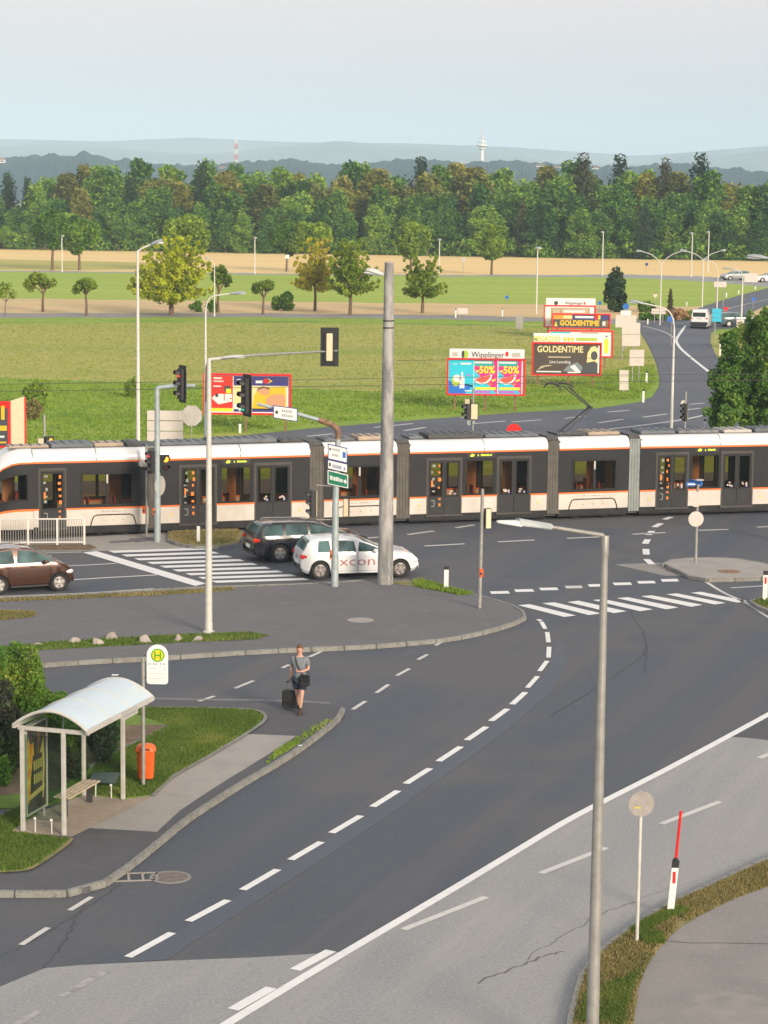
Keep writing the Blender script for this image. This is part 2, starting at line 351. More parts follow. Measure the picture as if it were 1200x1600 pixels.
mat('orange_plastic', (0.78, 0.13, 0.02), 0.45, var=0.08, scale=4)
mat('orange_lamp', (0.8, 0.25, 0.02), 0.4, emit=(1.0, 0.42, 0.03), es=1.3)
mat('red_lamp', (0.6, 0.02, 0.02), 0.3, emit=(1.0, 0.05, 0.04), es=1.2)
mat('green_lamp', (0.02, 0.4, 0.25), 0.3, emit=(0.02, 0.55, 0.32), es=0.8)
mat('dark_lens', (0.05, 0.02, 0.02), 0.2)
mat('display_yellow', (0.4, 0.45, 0.02), 0.5, emit=(0.62, 0.75, 0.03), es=0.9)
mat('yellow', (0.85, 0.60, 0.02), 0.5)
mat('stop_green', (0.08, 0.38, 0.02), 0.5)
mat('tram_white', (0.71, 0.715, 0.72), 0.28, coat=0.3, var=0.03, scale=0.8)
mat('tram_skirt', (0.60, 0.55, 0.49), 0.4, coat=0.2, var=0.10, scale=1.5)
mat('tram_dark', (0.024, 0.025, 0.028), 0.42, spec=0.25, var=0.10, scale=1.5)
mat('tram_door', (0.034, 0.034, 0.036), 0.45, spec=0.25, var=0.10, scale=2)
mat('tram_trim', (0.051, 0.047, 0.042), 0.5, var=0.15, scale=2)
mat('tram_orange', (0.85, 0.17, 0.02), 0.4)
mat('tram_under', (0.022, 0.022, 0.024), 0.8, var=0.3, scale=3)
mat('bellows', (0.115, 0.105, 0.092), 0.8, var=0.18, scale=3)
mat('bellows_pale', (0.25, 0.28, 0.27), 0.6, var=0.12, scale=3)
mat('tram_roof', (0.20, 0.20, 0.21), 0.6, var=0.25, scale=2)
mat('tram_roof_box', (0.13, 0.145, 0.16), 0.5, var=0.25, scale=2)
mat('tram_roof_tan', (0.42, 0.33, 0.25), 0.6, var=0.1, scale=2)
mat('tram_inside', (0.480, 0.432, 0.368), 0.7)
mat('wood_panel', (0.48, 0.25, 0.12), 0.6, var=0.15, scale=3)
mat('seat_red', (0.28, 0.06, 0.05), 0.8)
mat('sticker_orange', (0.85, 0.22, 0.02), 0.5)
mat('sticker_pale', (0.62, 0.52, 0.44), 0.5)
mat('sticker_violet', (0.35, 0.33, 0.55), 0.5)
mat('rubber', (0.02, 0.02, 0.02), 0.85)
mat('rail_steel', (0.25, 0.23, 0.21), 0.35, 0.8)
mat('tyre', (0.022, 0.022, 0.022), 0.85)
mat('rim', (0.55, 0.54, 0.52), 0.35, 0.6)
mat('rim_dark', (0.30, 0.27, 0.26), 0.4, 0.5)
mat('car_white', (0.74, 0.75, 0.76), 0.25, coat=0.6)
mat('car_black', (0.008, 0.009, 0.014), 0.2, coat=0.4)
mat('car_brown', (0.082, 0.035, 0.022), 0.22, 0.35, coat=0.9)
mat('car_teal', (0.07, 0.11, 0.13), 0.25, coat=0.8)
mat('car_silver', (0.42, 0.43, 0.44), 0.25, 0.5, coat=0.6)
mat('car_glass', (0.07, 0.125, 0.125), 0.08, 0.0, spec=0.5, var=0.5, scale=1.6)
mat('car_glass_dark', (0.03, 0.045, 0.05), 0.07, 0.0, spec=0.6)
mat('lamp_glass', (0.75, 0.76, 0.76), 0.1, coat=1.0)
mat('tail_red', (0.62, 0.03, 0.01), 0.2, coat=1.0)
mat('skin', (0.58, 0.33, 0.24), 0.55)
mat('hair', (0.13, 0.06, 0.03), 0.7)
mat('shirt_grey', (0.19, 0.21, 0.235), 0.85, var=0.12, scale=12)
mat('shorts_navy', (0.015, 0.022, 0.05), 0.85)
mat('bag_dark', (0.035, 0.032, 0.036), 0.7)
mat('case_black', (0.018, 0.018, 0.018), 0.55, var=0.3, scale=10)
mat('shoe_brown', (0.07, 0.045, 0.035), 0.7)
mat('bark', (0.16, 0.105, 0.07), 0.9, var=0.25, scale=6)
mat('rock', (0.46, 0.40, 0.36), 0.9, col2=(0.30, 0.25, 0.21), scale=3, bump=0.6, bscale=15)
mat('roof_sheet', (0.540, 0.638, 0.693), 0.25, coat=0.3, var=0.03, scale=2)
mat('bench_wood', (0.50, 0.41, 0.30), 0.6, var=0.15, scale=6)
mat('lamp_shell', (0.360, 0.389, 0.403), 0.35, 0.2, var=0.1, scale=5)
mat('lamp_shell_white', (0.576, 0.568, 0.544), 0.4)
mat('wire', (0.10, 0.09, 0.08), 0.6, 0.3)
glassmat('tram_glass', (0.92, 0.84, 0.74), 0.90)
glassmat('shelter_glass', (0.78, 0.86, 0.80), 0.90)
leafmat('leaf_forest', (0.015, 0.056, 0.014), (0.066, 0.178, 0.025), (0.276, 0.416, 0.043), hue=0.28, trans=0.12)
leafmat('leaf_forest_warm', (0.050, 0.070, 0.014), (0.16, 0.175, 0.03), (0.36, 0.33, 0.06), hue=0.25, trans=0.12)
leafmat('needle', (0.015, 0.039, 0.020), (0.033, 0.072, 0.029), (0.105, 0.143, 0.039), hue=0.15, trans=0.1)
leafmat('needle_brown', (0.035, 0.045, 0.02), (0.08, 0.08, 0.03), (0.16, 0.13, 0.05), hue=0.15, trans=0.1)
leafmat('leaf_lime', (0.163, 0.228, 0.012), (0.425, 0.480, 0.022), (0.725, 0.720, 0.050), hue=0.12, trans=0.25)
leafmat('leaf_yellow', (0.36, 0.36, 0.03), (0.52, 0.46, 0.04), (0.66, 0.52, 0.07), hue=0.1)
leafmat('leaf_mid', (0.081, 0.138, 0.013), (0.184, 0.276, 0.024), (0.380, 0.437, 0.048), hue=0.15, trans=0.2)
leafmat('leaf_round', (0.047, 0.111, 0.014), (0.121, 0.240, 0.024), (0.297, 0.390, 0.042), hue=0.15, trans=0.15)
leafmat('leaf_bright', (0.112, 0.192, 0.022), (0.237, 0.348, 0.033), (0.438, 0.516, 0.066), hue=0.05, trans=0.15)
mat('letter_red', (0.42, 0.06, 0.05), 0.5)
leafmat('leaf_near', (0.070, 0.152, 0.028), (0.142, 0.280, 0.047), (0.313, 0.382, 0.065), hue=0.1)
leafmat('leaf_hedge', (0.061, 0.153, 0.023), (0.133, 0.270, 0.038), (0.410, 0.394, 0.055), hue=0.1)
leafmat('leaf_hedge_dark', (0.063, 0.060, 0.052), (0.070, 0.131, 0.038), (0.140, 0.241, 0.052), hue=0.1)
leafmat('leaf_reddish', (0.245, 0.149, 0.079), (0.473, 0.298, 0.158), (0.630, 0.455, 0.210), hue=0.1)
leafmat('grass_blade', (0.106, 0.177, 0.031), (0.183, 0.261, 0.049), (0.463, 0.353, 0.124), hue=0.0, trans=0.3)
leafmat('grass_dry_blade', (0.22, 0.21, 0.075), (0.42, 0.33, 0.15), (0.55, 0.43, 0.24), hue=0.0, trans=0.3)
leafmat('weeds', (0.190, 0.302, 0.038), (0.304, 0.410, 0.053), (0.437, 0.464, 0.105), hue=0.0, trans=0.3)
# ------------------------------------------------------------------ ground, fields, roads
def struct(name, mb, mt, parent=None, label=None):
    o = mb.build(name, mt, parent)
    if parent is None: o['kind'] = 'structure'
    if label: o['label'] = label
    return o
terrain = MB()
terrain.add([(-4780, -430, -0.12), (4780, -430, -0.12), (4780, 7230, -0.12), (-4780, 7230, -0.12)], [(0, 1, 2, 3)])
struct('ground', terrain, 'far_ground')
def band(name, top, bot, z, mt, x0=-700, x1=1900, n=260):
    """a strip of land between two image rows given as (x, y) break points"""
    def f(L, x): return f0(L, x)+0.35*math.sin(x*.043+L[0][1])+0.25*math.sin(x*.117+L[0][1]*2)+0.2*math.sin(x*.31)
    def f0(L, x):
        if x <= L[0][0]: s = 0.012; return L[0][1] + s*(x-L[0][0])
        if x >= L[-1][0]: return L[-1][1] + 0.012*(x-L[-1][0])
        for a, b in zip(L, L[1:]):
            if a[0] <= x <= b[0]: return a[1]+(b[1]-a[1])*(x-a[0])/(b[0]-a[0])
    mb = MB(); vs = []
    for i in range(n+1):
        x = x0+(x1-x0)*i/n
        vs += [at(x, f(bot, x), z), at(x, f(top, x), z)]
    mb.add(vs, [(2*i, 2*i+2, 2*i+3, 2*i+1) for i in range(n)])
    return struct(name, mb, mt)
B_wood = [(0, 386), (600, 394), (1200, 405)]
B_gold0 = [(0, 389), (600, 398), (1200, 408)]
B_gold1 = [(0, 404), (300, 408), (600, 404), (1200, 414)]
B_gold = [(0, 422.5), (400, 427), (700, 429.5), (900, 429.5), (1000, 429), (1145, 434), (1200, 437)]
B_lane = [(0, 424.5), (400, 429), (700, 432), (900, 433), (1000, 434.5), (1120, 441), (1200, 449)]
B_green = [(0, 466), (400, 471), (850, 476), (1060, 479), (1200, 480)]
B_tan = [(0, 489), (400, 489.5), (700, 492), (850, 496), (1060, 500), (1200, 502)]
B_lane2 = [(0, 496.5), (400, 495.5), (700, 499), (850, 503), (1000, 508), (1200, 514)]
band('field_margin', B_wood, B_gold0, -0.02, 'field_yellow_green')
band('stubble_field', B_gold0, B_gold, -0.02, 'field_gold')
band('far_lane', B_gold, B_lane, -0.02, 'asphalt_light')
band('green_field', B_lane, B_green, -0.02, 'field_green')
band('tan_field', B_green, B_tan, -0.02, 'field_tan')
band('field_lane', B_tan, B_lane2, -0.02, 'asphalt_grey')
B_mid = [(0, 590), (300, 602), (600, 612), (830, 606), (1010, 580), (1200, 560)]
B_low = [(0, 760), (1200, 760)]
band('meadow_margin', B_lane2, [(x, y+9) for x, y in B_lane2], -0.02, 'meadow_bright')
band('meadow', [(x, y+9) for x, y in B_lane2], B_mid, -0.02, 'meadow_dull')
band('roadside_meadow', B_mid, B_low, -0.02, 'meadow_bright')
# yellow-green left half of the stubble field
mb = MB(); mb.sheet(P([(-300, 402), (0, 405), (150, 408), (290, 412), (240, 421), (100, 421), (0, 421), (-300, 417)]), -0.012); struct('unripe_field', mb, 'field_yellow_green')
# roads
road_px = [(-500, 745), (0, 713), (200, 695), (400, 678), (500, 668), (600, 660), (800, 645), (933, 638), (1000, 628), (1020, 619), (1030, 603), (1030, 587), (1026, 570), (1020, 554),
           (1012, 538), (1003, 523), (997, 511), (985, 505), (1072, 498), (1078, 487), (1100, 478), (1125, 470), (1165, 459), (1200, 450), (1330, 420), (1460, 440), (1200, 476), (1170, 490), (1180, 497), (1400, 500), (1400, 512),
           (1122, 514), (1111, 520), (1110, 535), (1117, 552), (1135, 575), (1180, 605), (1300, 640), (1700, 660)]
far_pts = P(road_px)
xr, yr = far_pts[-1]; xl, yl = far_pts[0]
mb = MB(); mb.sheet([(xl-60, yl), *far_pts, (xr+60, yr), (xr+60, 12), (xl-60, 12)], 0.0)
road = struct('road', mb, 'asphalt')
mb = MB()   # the bluer, smoother surface of the road behind the tram and of the junction beyond it
mb.sheet(P([(-400, 741), (0, 714), (200, 696), (400, 679), (500, 669), (600, 661), (800, 646), (933, 639), (1000, 629), (1021, 619), (1031, 603), (1031, 587), (1027, 570), (1021, 554), (1013, 538), (1004, 523), (999, 512),
             (1080, 500), (1079, 487), (1101, 479), (1125, 471), (1165, 460), (1200, 451), (1328, 421), (1455, 440), (1199, 475), (1168, 490), (1170, 499), (1121, 513), (1110, 520), (1109, 535), (1116, 552), (1134, 575), (1179, 606), (1299, 641), (1650, 662), (1650, 800), (1200, 790), (600, 800), (-400, 830)]), 0.004)
mb.build('far_surface', 'asphalt_far', road)
# pale old asphalt in front
light_px = [(-900, 1640), (-200, 1580), (0, 1542), (38, 1526), (70, 1513), (130, 1508), (250, 1502), (400, 1496), (500, 1490), (536, 1487), (600, 1451), (700, 1391), (800, 1333), (900, 1274), (1050, 1197), (1140, 1150), (1203, 1157), (1600, 1160), (2600, 1260), (2600, 3000), (-1600, 3000)]
mb = MB(); mb.sheet(P(light_px), 0.004); mb.build('pale_surface', 'asphalt_light', road)
mb = MB(); mb.sheet(P([(1141, 1151), (1215, 1113), (1600, 900), (1700, 1158), (1204, 1156)]), 0.004); mb.build('dark_surface', 'asphalt_new', road)
mb = MB(); mb.sheet(P([(262, 1500), (300, 1474), (400, 1410), (500, 1346), (600, 1279), (713, 1200), (800, 1135), (858, 1085), (885, 1040), (880, 1000), (866, 1010), (858, 1045), (825, 1080), (760, 1140), (640, 1222), (500, 1318), (350, 1412), (215, 1494), (190, 1504)]), 0.006); mb.build('worn_strip', 'asphalt_strip', road)
# lighter patch before the traffic island
mb = MB(); mb.sheet(P([(960, 882), (1035, 879), (1046, 891), (1070, 900), (1040, 900)]), 0.004); mb.build('repair_patch', 'asphalt_grey', road)
mb = MB(); mb.sheet(P([(150, 838), (255, 832), (380, 829), (372, 850), (250, 860), (80, 862), (-200, 870), (-200, 850), (0, 846)]), 0.006); mb.build('track_crossing', 'concrete_walk', road)
for q in ([(170, 846), (205, 844), (208, 847), (172, 849)], [(200, 842), (250, 838), (252, 843), (212, 848)]):
    mb = MB(); mb.sheet(P(q), 0.010); mb.build('repair_patch', 'asphalt_walk', road)
# ---- road markings
MZ = 0.010
def dash(p0, p1, w=0.13, mt='paint_white', name='lane_dash'):
    a, b = at(*p0), at(*p1); mb = MB(); ribbon_mesh(mb, [a, a.lerp(b, 0.5), b], w, MZ); return mb.build(name, mt, road)
def line(pts, w, mt='paint_white', name='edge_line', sm=6):
    mb = MB(); ribbon_mesh(mb, [p for p in smooth_line([tuple(at(*q))[:2] for q in pts], sm)], w, MZ); return mb.build(name, mt, road)
def quad(q, mt='paint_white', name='zebra_bar'):
    mb = MB(); mb.sheet(P(q), MZ); return mb.build(name, mt, road)
for a, b in (((793, 1108), (767, 1127)), ((760, 1136), (729, 1157)), ((720, 1167), (685, 1190)), ((672, 1201), (634, 1225)), ((622, 1236), (582, 1261)), ((564, 1275), (518, 1302)), ((502, 1316), (454, 1344)), ((434, 1359), (379, 1391)), ((356, 1407), (294, 1440)), ((269, 1458), (200, 1496)),
             ((821, 1082), (800, 1101)), ((840, 1057), (824, 1075)), ((855, 1033), (843, 1049)), ((858, 1011), (857, 1028)), ((855, 988), (857, 1004)), ((846, 972), (852, 983)), ((841, 968), (845, 971))):
    dash(a, b, 0.17 if a[1] > 1080 else 0.14)
dash((165, 1518), (95, 1558), 0.17, 'paint_worn'); dash((62, 1580), (-10, 1621), 0.17, 'paint_worn')
for a, b in (((143, 1402), (109, 1423)), ((75, 1450), (33, 1477)), ((697, 1000), (680, 1009)), ((668, 1023), (653, 1031)), ((640, 1045), (620, 1056)), ((607, 1070), (588, 1083)), ((571, 1096), (551, 1109)),
             ((505, 1017), (483, 1027)), ((452, 1039), (441, 1044)), ((396, 1064), (367, 1076)), ((335, 1088), (308, 1097))):
    dash(a, b, 0.12, 'paint_thin')
line([(355, 1600), (500, 1512), (700, 1394), (800, 1334), (900, 1275), (1050, 1198), (1200, 1117), (1330, 1045)], 0.20)
line([(355, 1600), (100, 1765), (-200, 1980)], 0.20)
for a, b in (((517, 1486), (461, 1516)), ((424, 1544), (364, 1578))): dash(a, b, 0.22)
for a, b in (((760, 1402), (630, 1453)), ((947, 1325), (845, 1365)), ((1125, 1253), (1033, 1288)), ((1250, 1160), (1186, 1185))): dash(a, b, 0.16, 'paint_thin')
# zebra crossings
for i in range(9):
    l, r = (169+20*i, 861+5.85*i), (314+20*i, 856.3+5.9*i)
    quad([l, r, (r[0]+9, r[1]+3), (l[0]+9, l[1]+3.2)])
quad([(129, 863.5), (151, 861.5), (322, 912), (305, 916)], name='stop_line')
for q in ([(809, 946), (828, 944.5), (900, 962), (882, 964.5)], [(847, 943), (866, 941.5), (940, 959), (920, 961.5)], [(886, 941), (904, 939), (979, 955.5), (959, 958.5)], [(926, 938), (943, 936.5), (1020, 952.5), (1000, 955.5)],
          [(964, 935), (981, 933.5), (1060, 949.5), (1041, 952.5)], [(1001, 932), (1018, 930.5), (1098, 945.5), (1080, 948.5)], [(1041, 929), (1057, 927.5), (1134, 942.5), (1117, 945)], [(1079, 926.5), (1095, 925), (1168, 939.5), (1152, 942)]):
    quad(q, 'paint_white')
for a, b, y in ((765, 794, 926), (803, 832, 923), (842, 870, 920.5), (882, 908, 917.5), (918, 942, 915), (957, 985, 912.5), (995, 1022, 910), (1032, 1058, 907)):
    quad([(a, y-1.6), (b, y-2.2), (b+3, y+1.8), (a+3, y+2.4)], 'paint_thin' if a in (882, ) else 'paint_white', 'waiting_dash')
for q in (((1049, 808), (1038, 812)), ((1033, 818), (1022, 824)), ((1019, 830), (1013, 836)), ((1012, 843), (1008, 850)), ((1009, 858), (1010, 867)), ((1010, 874), (1019, 882))):
    dash(q[0], q[1], 0.26, 'paint_white')
for a, b in (((712, 825), (741, 820.5)), ((778, 847), (835, 844)), ((663, 853.5), (726, 850)), ((637, 835.5), (678, 830)), ((574, 841), (594, 839.5)), ((886, 841.5), (941, 839)), ((988, 835), (1040, 832.5)), ((1092, 829), (1138, 827.5)), ((1183, 824), (1230, 821.5)), ((1290, 818), (1340, 815)), ((1120, 800), (1121, 800.2))):
    dash(a, b, 0.20, 'paint_thin')
line([(103, 884.5), (140, 883), (182, 880.5)], 0.14, 'paint_thin'); line([(60, 910), (150, 904), (248, 898.5)], 0.16, 'paint_thin'); line([(-200, 873), (70, 864.5), (128, 863)], 0.12, 'paint_thin')
line([(1080, 896), (1096, 905), (1130, 926), (1165, 942), (1203, 966), (1260, 1000)], 0.14, 'paint_thin'); line([(1142, 919), (1205, 915)], 0.12, 'paint_thin')
line([(0, 932), (130, 927), (240, 920)], 0.1, 'paint_thin')
# far road markings
for a, b in (((585, 668), (645, 662)), ((632, 673), (665, 668)), ((720, 653), (746, 651)), ((800, 659.5), (846, 656)), ((882, 654), (915, 650)), ((935, 661), (974, 655)), ((950, 644), (984, 641)), ((1005, 652), (1042, 647)), ((1068, 641), (1094, 638)), ((1078, 632), (1100, 630)), ((740, 662), (790, 658)), ((480, 682), (520, 678))):
    dash(a, b, 0.24, 'paint_thin')
line([(940, 672), (1000, 665), (1060, 657), (1100, 649)], 0.26, 'paint_thin')
line([(1071, 509), (1064, 519), (1058, 528), (1057, 534), (1064, 545), (1080, 559), (1100, 575), (1124, 594)], 0.26)
line([(1056, 531), (1046, 523), (1030, 516), (1003, 509)], 0.16, 'paint_thin')
line([(1120, 488), (1150, 479), (1200, 468)], 0.15, 'paint_thin')
# cracks sealed with tar
for pts, w in (([(985, 955), (1003, 985), (1010, 1005), (1005, 1022), (985, 1040), (950, 1062), (905, 1092), (860, 1120)], 0.035), ([(1010, 1008), (1009, 1030), (1005, 1052)], 0.03), 
               ([(135, 1400), (118, 1440), (95, 1480), (70, 1513)], 0.03), ([(0, 1497), (60, 1465), (140, 1415), (190, 1380)], 0.02), ([(745, 1537), (820, 1505), (880, 1485)], 0.05), ([(820, 1500), (900, 1450), (985, 1410), (1060, 1385)], 0.02)):
    mb = MB(); L = smooth_line([tuple(at(*q))[:2] for q in pts], 10)
    L = [(x+rnd.uniform(-.05, .05), y+rnd.uniform(-.08, .08)) for x, y in L]
    ribbon_mesh(mb, L, [w*rnd.uniform(0.3, 1.1) for _ in L], 0.008); mb.build('tar_crack', 'fine_crack' if pts[0][0] in (745, 820, 560) else 'tar', road)
# manhole and drain
mat('rusty_iron', (.17, .14, .125), .8, var=.2, scale=6)
mh = thing('manhole_cover', 'round rusty grey manhole cover set in the road beside the drain grate', 'manhole cover', at(266, 1371, 0.004))
mb = MB(); mb.lathe([(0.42, 0), (0.42, 0.012), (0.35, 0.012), (0.35, 0.004)], 28); mb.build('frame_ring', 'asphalt_grey', mh)
mb = MB(); mb.lathe([(0.34, 0), (0.34, 0.010)], 28)
for k in range(-3, 4):
    w = math.sqrt(0.32**2-(k*0.1)**2); mb.box((0, k*0.1, 0.013), (2*w, 0.035, 0.006))
mb.build('lid', 'rusty_iron', mh)
dg = thing('drain_grate', 'rectangular slotted drain grate in the gutter by the kerb', 'drain', at(212, 1370.5, 0.004), R(8))
mb = MB()
for c, d in (((0, .25, .006), (.9, .06, .012)), ((0, -.25, .006), (.9, .06, .012)), ((-.42, 0, .006), (.06, .44, .012)), ((.42, 0, .006), (.06, .44, .012)), ((-.14, 0, .006), (.05, .44, .012)), ((.14, 0, .006), (.05, .44, .012))): mb.box(c, d)
mb.build('frame', 'concrete_walk', dg)
mb = MB()
for k in range(12): mb.box((-.36+k*.065, 0, .004), (.025, .42, .006))
mb.build('slots', 'dark_metal', dg)
mhb = thing('manhole_cover', 'oval-looking pale worn manhole cover in the grey walkway', 'manhole cover', at(563, 969, 0.124))
mb = MB(); mb.lathe([(0.42, 0), (0.42, 0.006)], 24); mb.build('lid', 'concrete_walk', mhb)
mhc = thing('manhole_cover', 'small rusty manhole cover in the paved traffic island', 'manhole cover', at(1139, 893, 0.132))
mb = MB(); mb.lathe([(0.40, 0), (0.40, 0.008)], 24); mb.build('lid', 'rust', mhc)

# ---- kerbs
KST = MB(); KST.box((0.5, 0, 0.07), (0.985, 0.125, 0.14)); kerb_mesh = KST.build('kerb_stone', 'kerb_stone', None, bevel=0.015); kerb_used = [False]
def kerb(pts, parent, z=0.0, step=1.0, sm=5, closed=False):
    L = [Vector(p) for p in smooth_line(pts, sm, closed)]
    if closed: L.append(L[0])
    # resample
    out = [L[0]]; acc = 0
    for a, b in zip(L, L[1:]):
        d = (b-a).length
        while acc + d >= step:
            t = (step-acc)/d; a = a.lerp(b, t); out.append(a.copy()); d = (b-a).length; acc = 0
        acc += d
    for a, b in zip(out, out[1:]):
        if kerb_used[0]: o = kerb_mesh.copy(); COL.objects.link(o)
        else: o = kerb_mesh; kerb_used[0] = True
        o.parent = parent; o.location = (a.x, a.y, z-rnd.uniform(0.0, 0.008)); o.rotation_euler.z = math.atan2(b.y-a.y, b.x-a.x); o.scale = ((b-a).length, 1, 1)
def slab(name, px, mt, z=0.12, z0=-0.05, parent=None, sm=0):
    poly = P(px, z)
    mb = MB(); mb.prism(poly, z0, z); o = mb.build(name, mt, parent, smooth=0)
    if parent is None: o['kind'] = 'structure'
    return o
def blades(name, polys, z, n, h, mt, label, parent=None, w=0.012, clump=0.0):
    """many small grass blades spread over polygons (pixel outlines)"""
    vs, fs = [], []
    r = random.Random(len(name)+n)
    for px in polys:
        poly = P(px, z) if max(p[0] for p in px) > 60 or True else px
        xs = [p[0] for p in poly]; ys = [p[1] for p in poly]
        k = 0
        tries = 0
        while k < n and tries < n*12:
            tries += 1
            x, y = r.uniform(min(xs), max(xs)), r.uniform(min(ys), max(ys))
            ins = False
            for i in range(len(poly)):
                a, b = poly[i], poly[i-1]
                if (a[1] > y) != (b[1] > y) and x < (b[0]-a[0])*(y-a[1])/(b[1]-a[1])+a[0]: ins = not ins
            if not ins: continue
            k += 1
            for q in range(3):
                hh = h*r.uniform(0.4, 1.3); an = r.uniform(0, 6.28); lx, ly = r.uniform(-.5, .5)*hh, r.uniform(-.5, .5)*hh
                bx, by = x+r.uniform(-.03, .03), y+r.uniform(-.03, .03); c, s = math.cos(an)*w*r.uniform(.6, 1.6), math.sin(an)*w*r.uniform(.6, 1.6); o = len(vs)
                vs += [(bx-c, by-s, z), (bx+c, by+s, z), (bx+lx, by+ly, z+hh)]; fs.append((o, o+1, o+2))
    me = bpy.data.meshes.new(name); me.from_pydata(vs, [], fs); me.materials.append(MATS[mt]); me.update()
    o = bpy.data.objects.new(name, me); COL.objects.link(o); o.parent = parent
    return tag(o, label, 'grass', kind='stuff') if parent is None else tag(o, kind='stuff')
# ---- upper walkway island with the crossing
isl_px = [(-400, 945), (0, 934), (130, 929), (250, 922), (330, 918), (420, 915), (520, 911), (600, 905), (640, 906), (700, 918), (740, 927), (780, 938), (808, 948), (820, 958), (818, 965), (800, 972), (760, 984), (700, 996), (630, 1003), (560, 1008), (440, 1013), (350, 1018), (250, 1025), (150, 1030), (75, 1035), (0, 1041), (-400, 1068)]
walk = slab('walkway_island', isl_px, 'asphalt_walk', 0.12)
kerb(P([(630, 905.5), (700, 919), (740, 928), (780, 939), (808, 949), (820, 959), (817, 966), (800, 973), (760, 985), (700, 997), (630, 1004), (560, 1009), (440, 1014), (350, 1019), (250, 1026), (150, 1031), (75, 1036), (0, 1042), (-300, 1063)], 0.12), walk)
kerb(P([(-300, 941), (0, 934), (130, 929), (250, 922), (330, 918), (420, 915), (520, 911), (600, 905)], 0.06), walk, z=-0.03)
mb = MB(); mb.sheet(P([(-300, 946), (0, 937), (130, 932), (250, 925), (330, 921), (362, 918), (368, 921), (340, 925), (250, 930), (130, 935), (0, 940), (-300, 950)], .12), 0.126); struct('verge_strip', mb, 'dry_grass', walk)
mb = MB(); mb.sheet(P([(-300, 962), (0, 955), (40, 955), (58, 959), (50, 964), (0, 969), (-300, 978)], .12), 0.126); struct('verge_patch', mb, 'dry_grass', walk)
mb = MB(); mb.sheet(P([(-300, 1022), (0, 1011), (60, 1005), (150, 999), (250, 993), (390, 988), (420, 993), (400, 999), (300, 1003), (150, 1011), (60, 1016), (0, 1020), (-300, 1034)], .12), 0.126); struct('rock_verge', mb, 'lawn', walk)
mb = MB(); mb.sheet(P([(370, 989.5), (395, 988.5), (422, 993), (404, 999), (340, 1002)], .12), 0.130); struct('bare_patch', mb, 'soil', walk)
mb = MB(); mb.sheet(P([(635, 906.5), (700, 919), (742, 928), (720, 930), (650, 917), (620, 913), (610, 909)], .12), 0.127); struct('pole_verge', mb, 'dry_grass', walk)
blades('verge_grass', [[(0, 937), (250, 925), (362, 918), (368, 921), (250, 930), (0, 940)], [(0, 955), (40, 955), (58, 959), (50, 964), (0, 969)]], 0.126, 1300, 0.07, 'grass_dry_blade', 'dry straw coloured grass strip along the upper walkway', w=0.02)
blades('rock_verge_grass', [[(0, 1011), (60, 1005), (150, 999), (250, 993), (390, 988), (420, 993), (400, 999), (300, 1003), (150, 1011), (60, 1016), (0, 1020)]], 0.126, 2600, 0.06, 'grass_blade', 'green and dry grass round the white rocks on the walkway verge', w=0.02)
blades('pole_grass', [[(645, 907), (700, 919), (742, 928), (720, 930), (650, 917)], [(655, 906), (700, 918), (690, 921), (650, 914)]], 0.127, 600, 0.10, 'weeds', 'tall weeds growing at the foot of the concrete pole', w=0.022)
# ---- track-side island behind the left crossing
tsi = slab('track_island', [(262, 830), (300, 827), (372, 826), (380, 832), (372, 846), (340, 853), (290, 851), (262, 842)], 'dry_grass', 0.10)
kerb(P([(262, 843), (290, 852), (340, 854), (378, 848)], 0.1), tsi, z=-0.02)
blades('track_grass', [[(266, 831), (300, 828), (370, 827), (376, 832), (368, 845), (340, 851), (290, 849), (266, 840)]], 0.10, 1300, 0.06, 'grass_dry_blade', 'dry brown grass patch between the crossing and the tram', w=0.02)
for q_, m_ in (([(-200, 728), (300, 722), (800, 716), (1300, 712), (1300, 736), (800, 742), (300, 750), (-200, 756)], 'meadow_bright'), ([(-100, 776), (235, 772), (235, 786), (-100, 792)], 'dry_grass')):
    mb = MB(); mb.sheet(P(q_), 0.010); struct('track_verge', mb, m_, road)
# dry strip under the white railing
mb = MB(); mb.sheet(P([(-200, 862), (-200, 856), (0, 852), (140, 851), (152, 856), (140, 860), (0, 861)]), 0.014); struct('railing_strip', mb, 'soil', road)
# ---- right traffic island
ri = slab('traffic_island', [(1038, 880), (1050, 874), (1090, 871), (1150, 872), (1198, 881), (1230, 890), (1210, 899), (1150, 902), (1100, 903), (1075, 898), (1060, 890)], 'concrete_walk', 0.13)
kerb(P([(1036, 881), (1050, 874), (1090, 871), (1150, 872), (1198, 881), (1232, 890), (1210, 900), (1150, 903), (1100, 904), (1076, 899), (1062, 891)], 0.13), ri, closed=True)
sv = slab('corner_verge', [(1172, 940), (1190, 934), (1260, 925), (1300, 950), (1240, 975), (1205, 955), (1185, 947)], 'dry_grass', 0.10)
kerb(P([(1260, 925), (1190, 934), (1172, 940), (1185, 948), (1206, 957), (1240, 977)], 0.10), sv)
blades('corner_grass', [[(1176, 940), (1192, 935), (1260, 926), (1240, 970), (1205, 953)]], 0.10, 700, 0.10, 'grass_blade', 'green tuft of grass on the kerbed corner at the right edge', w=0.02)
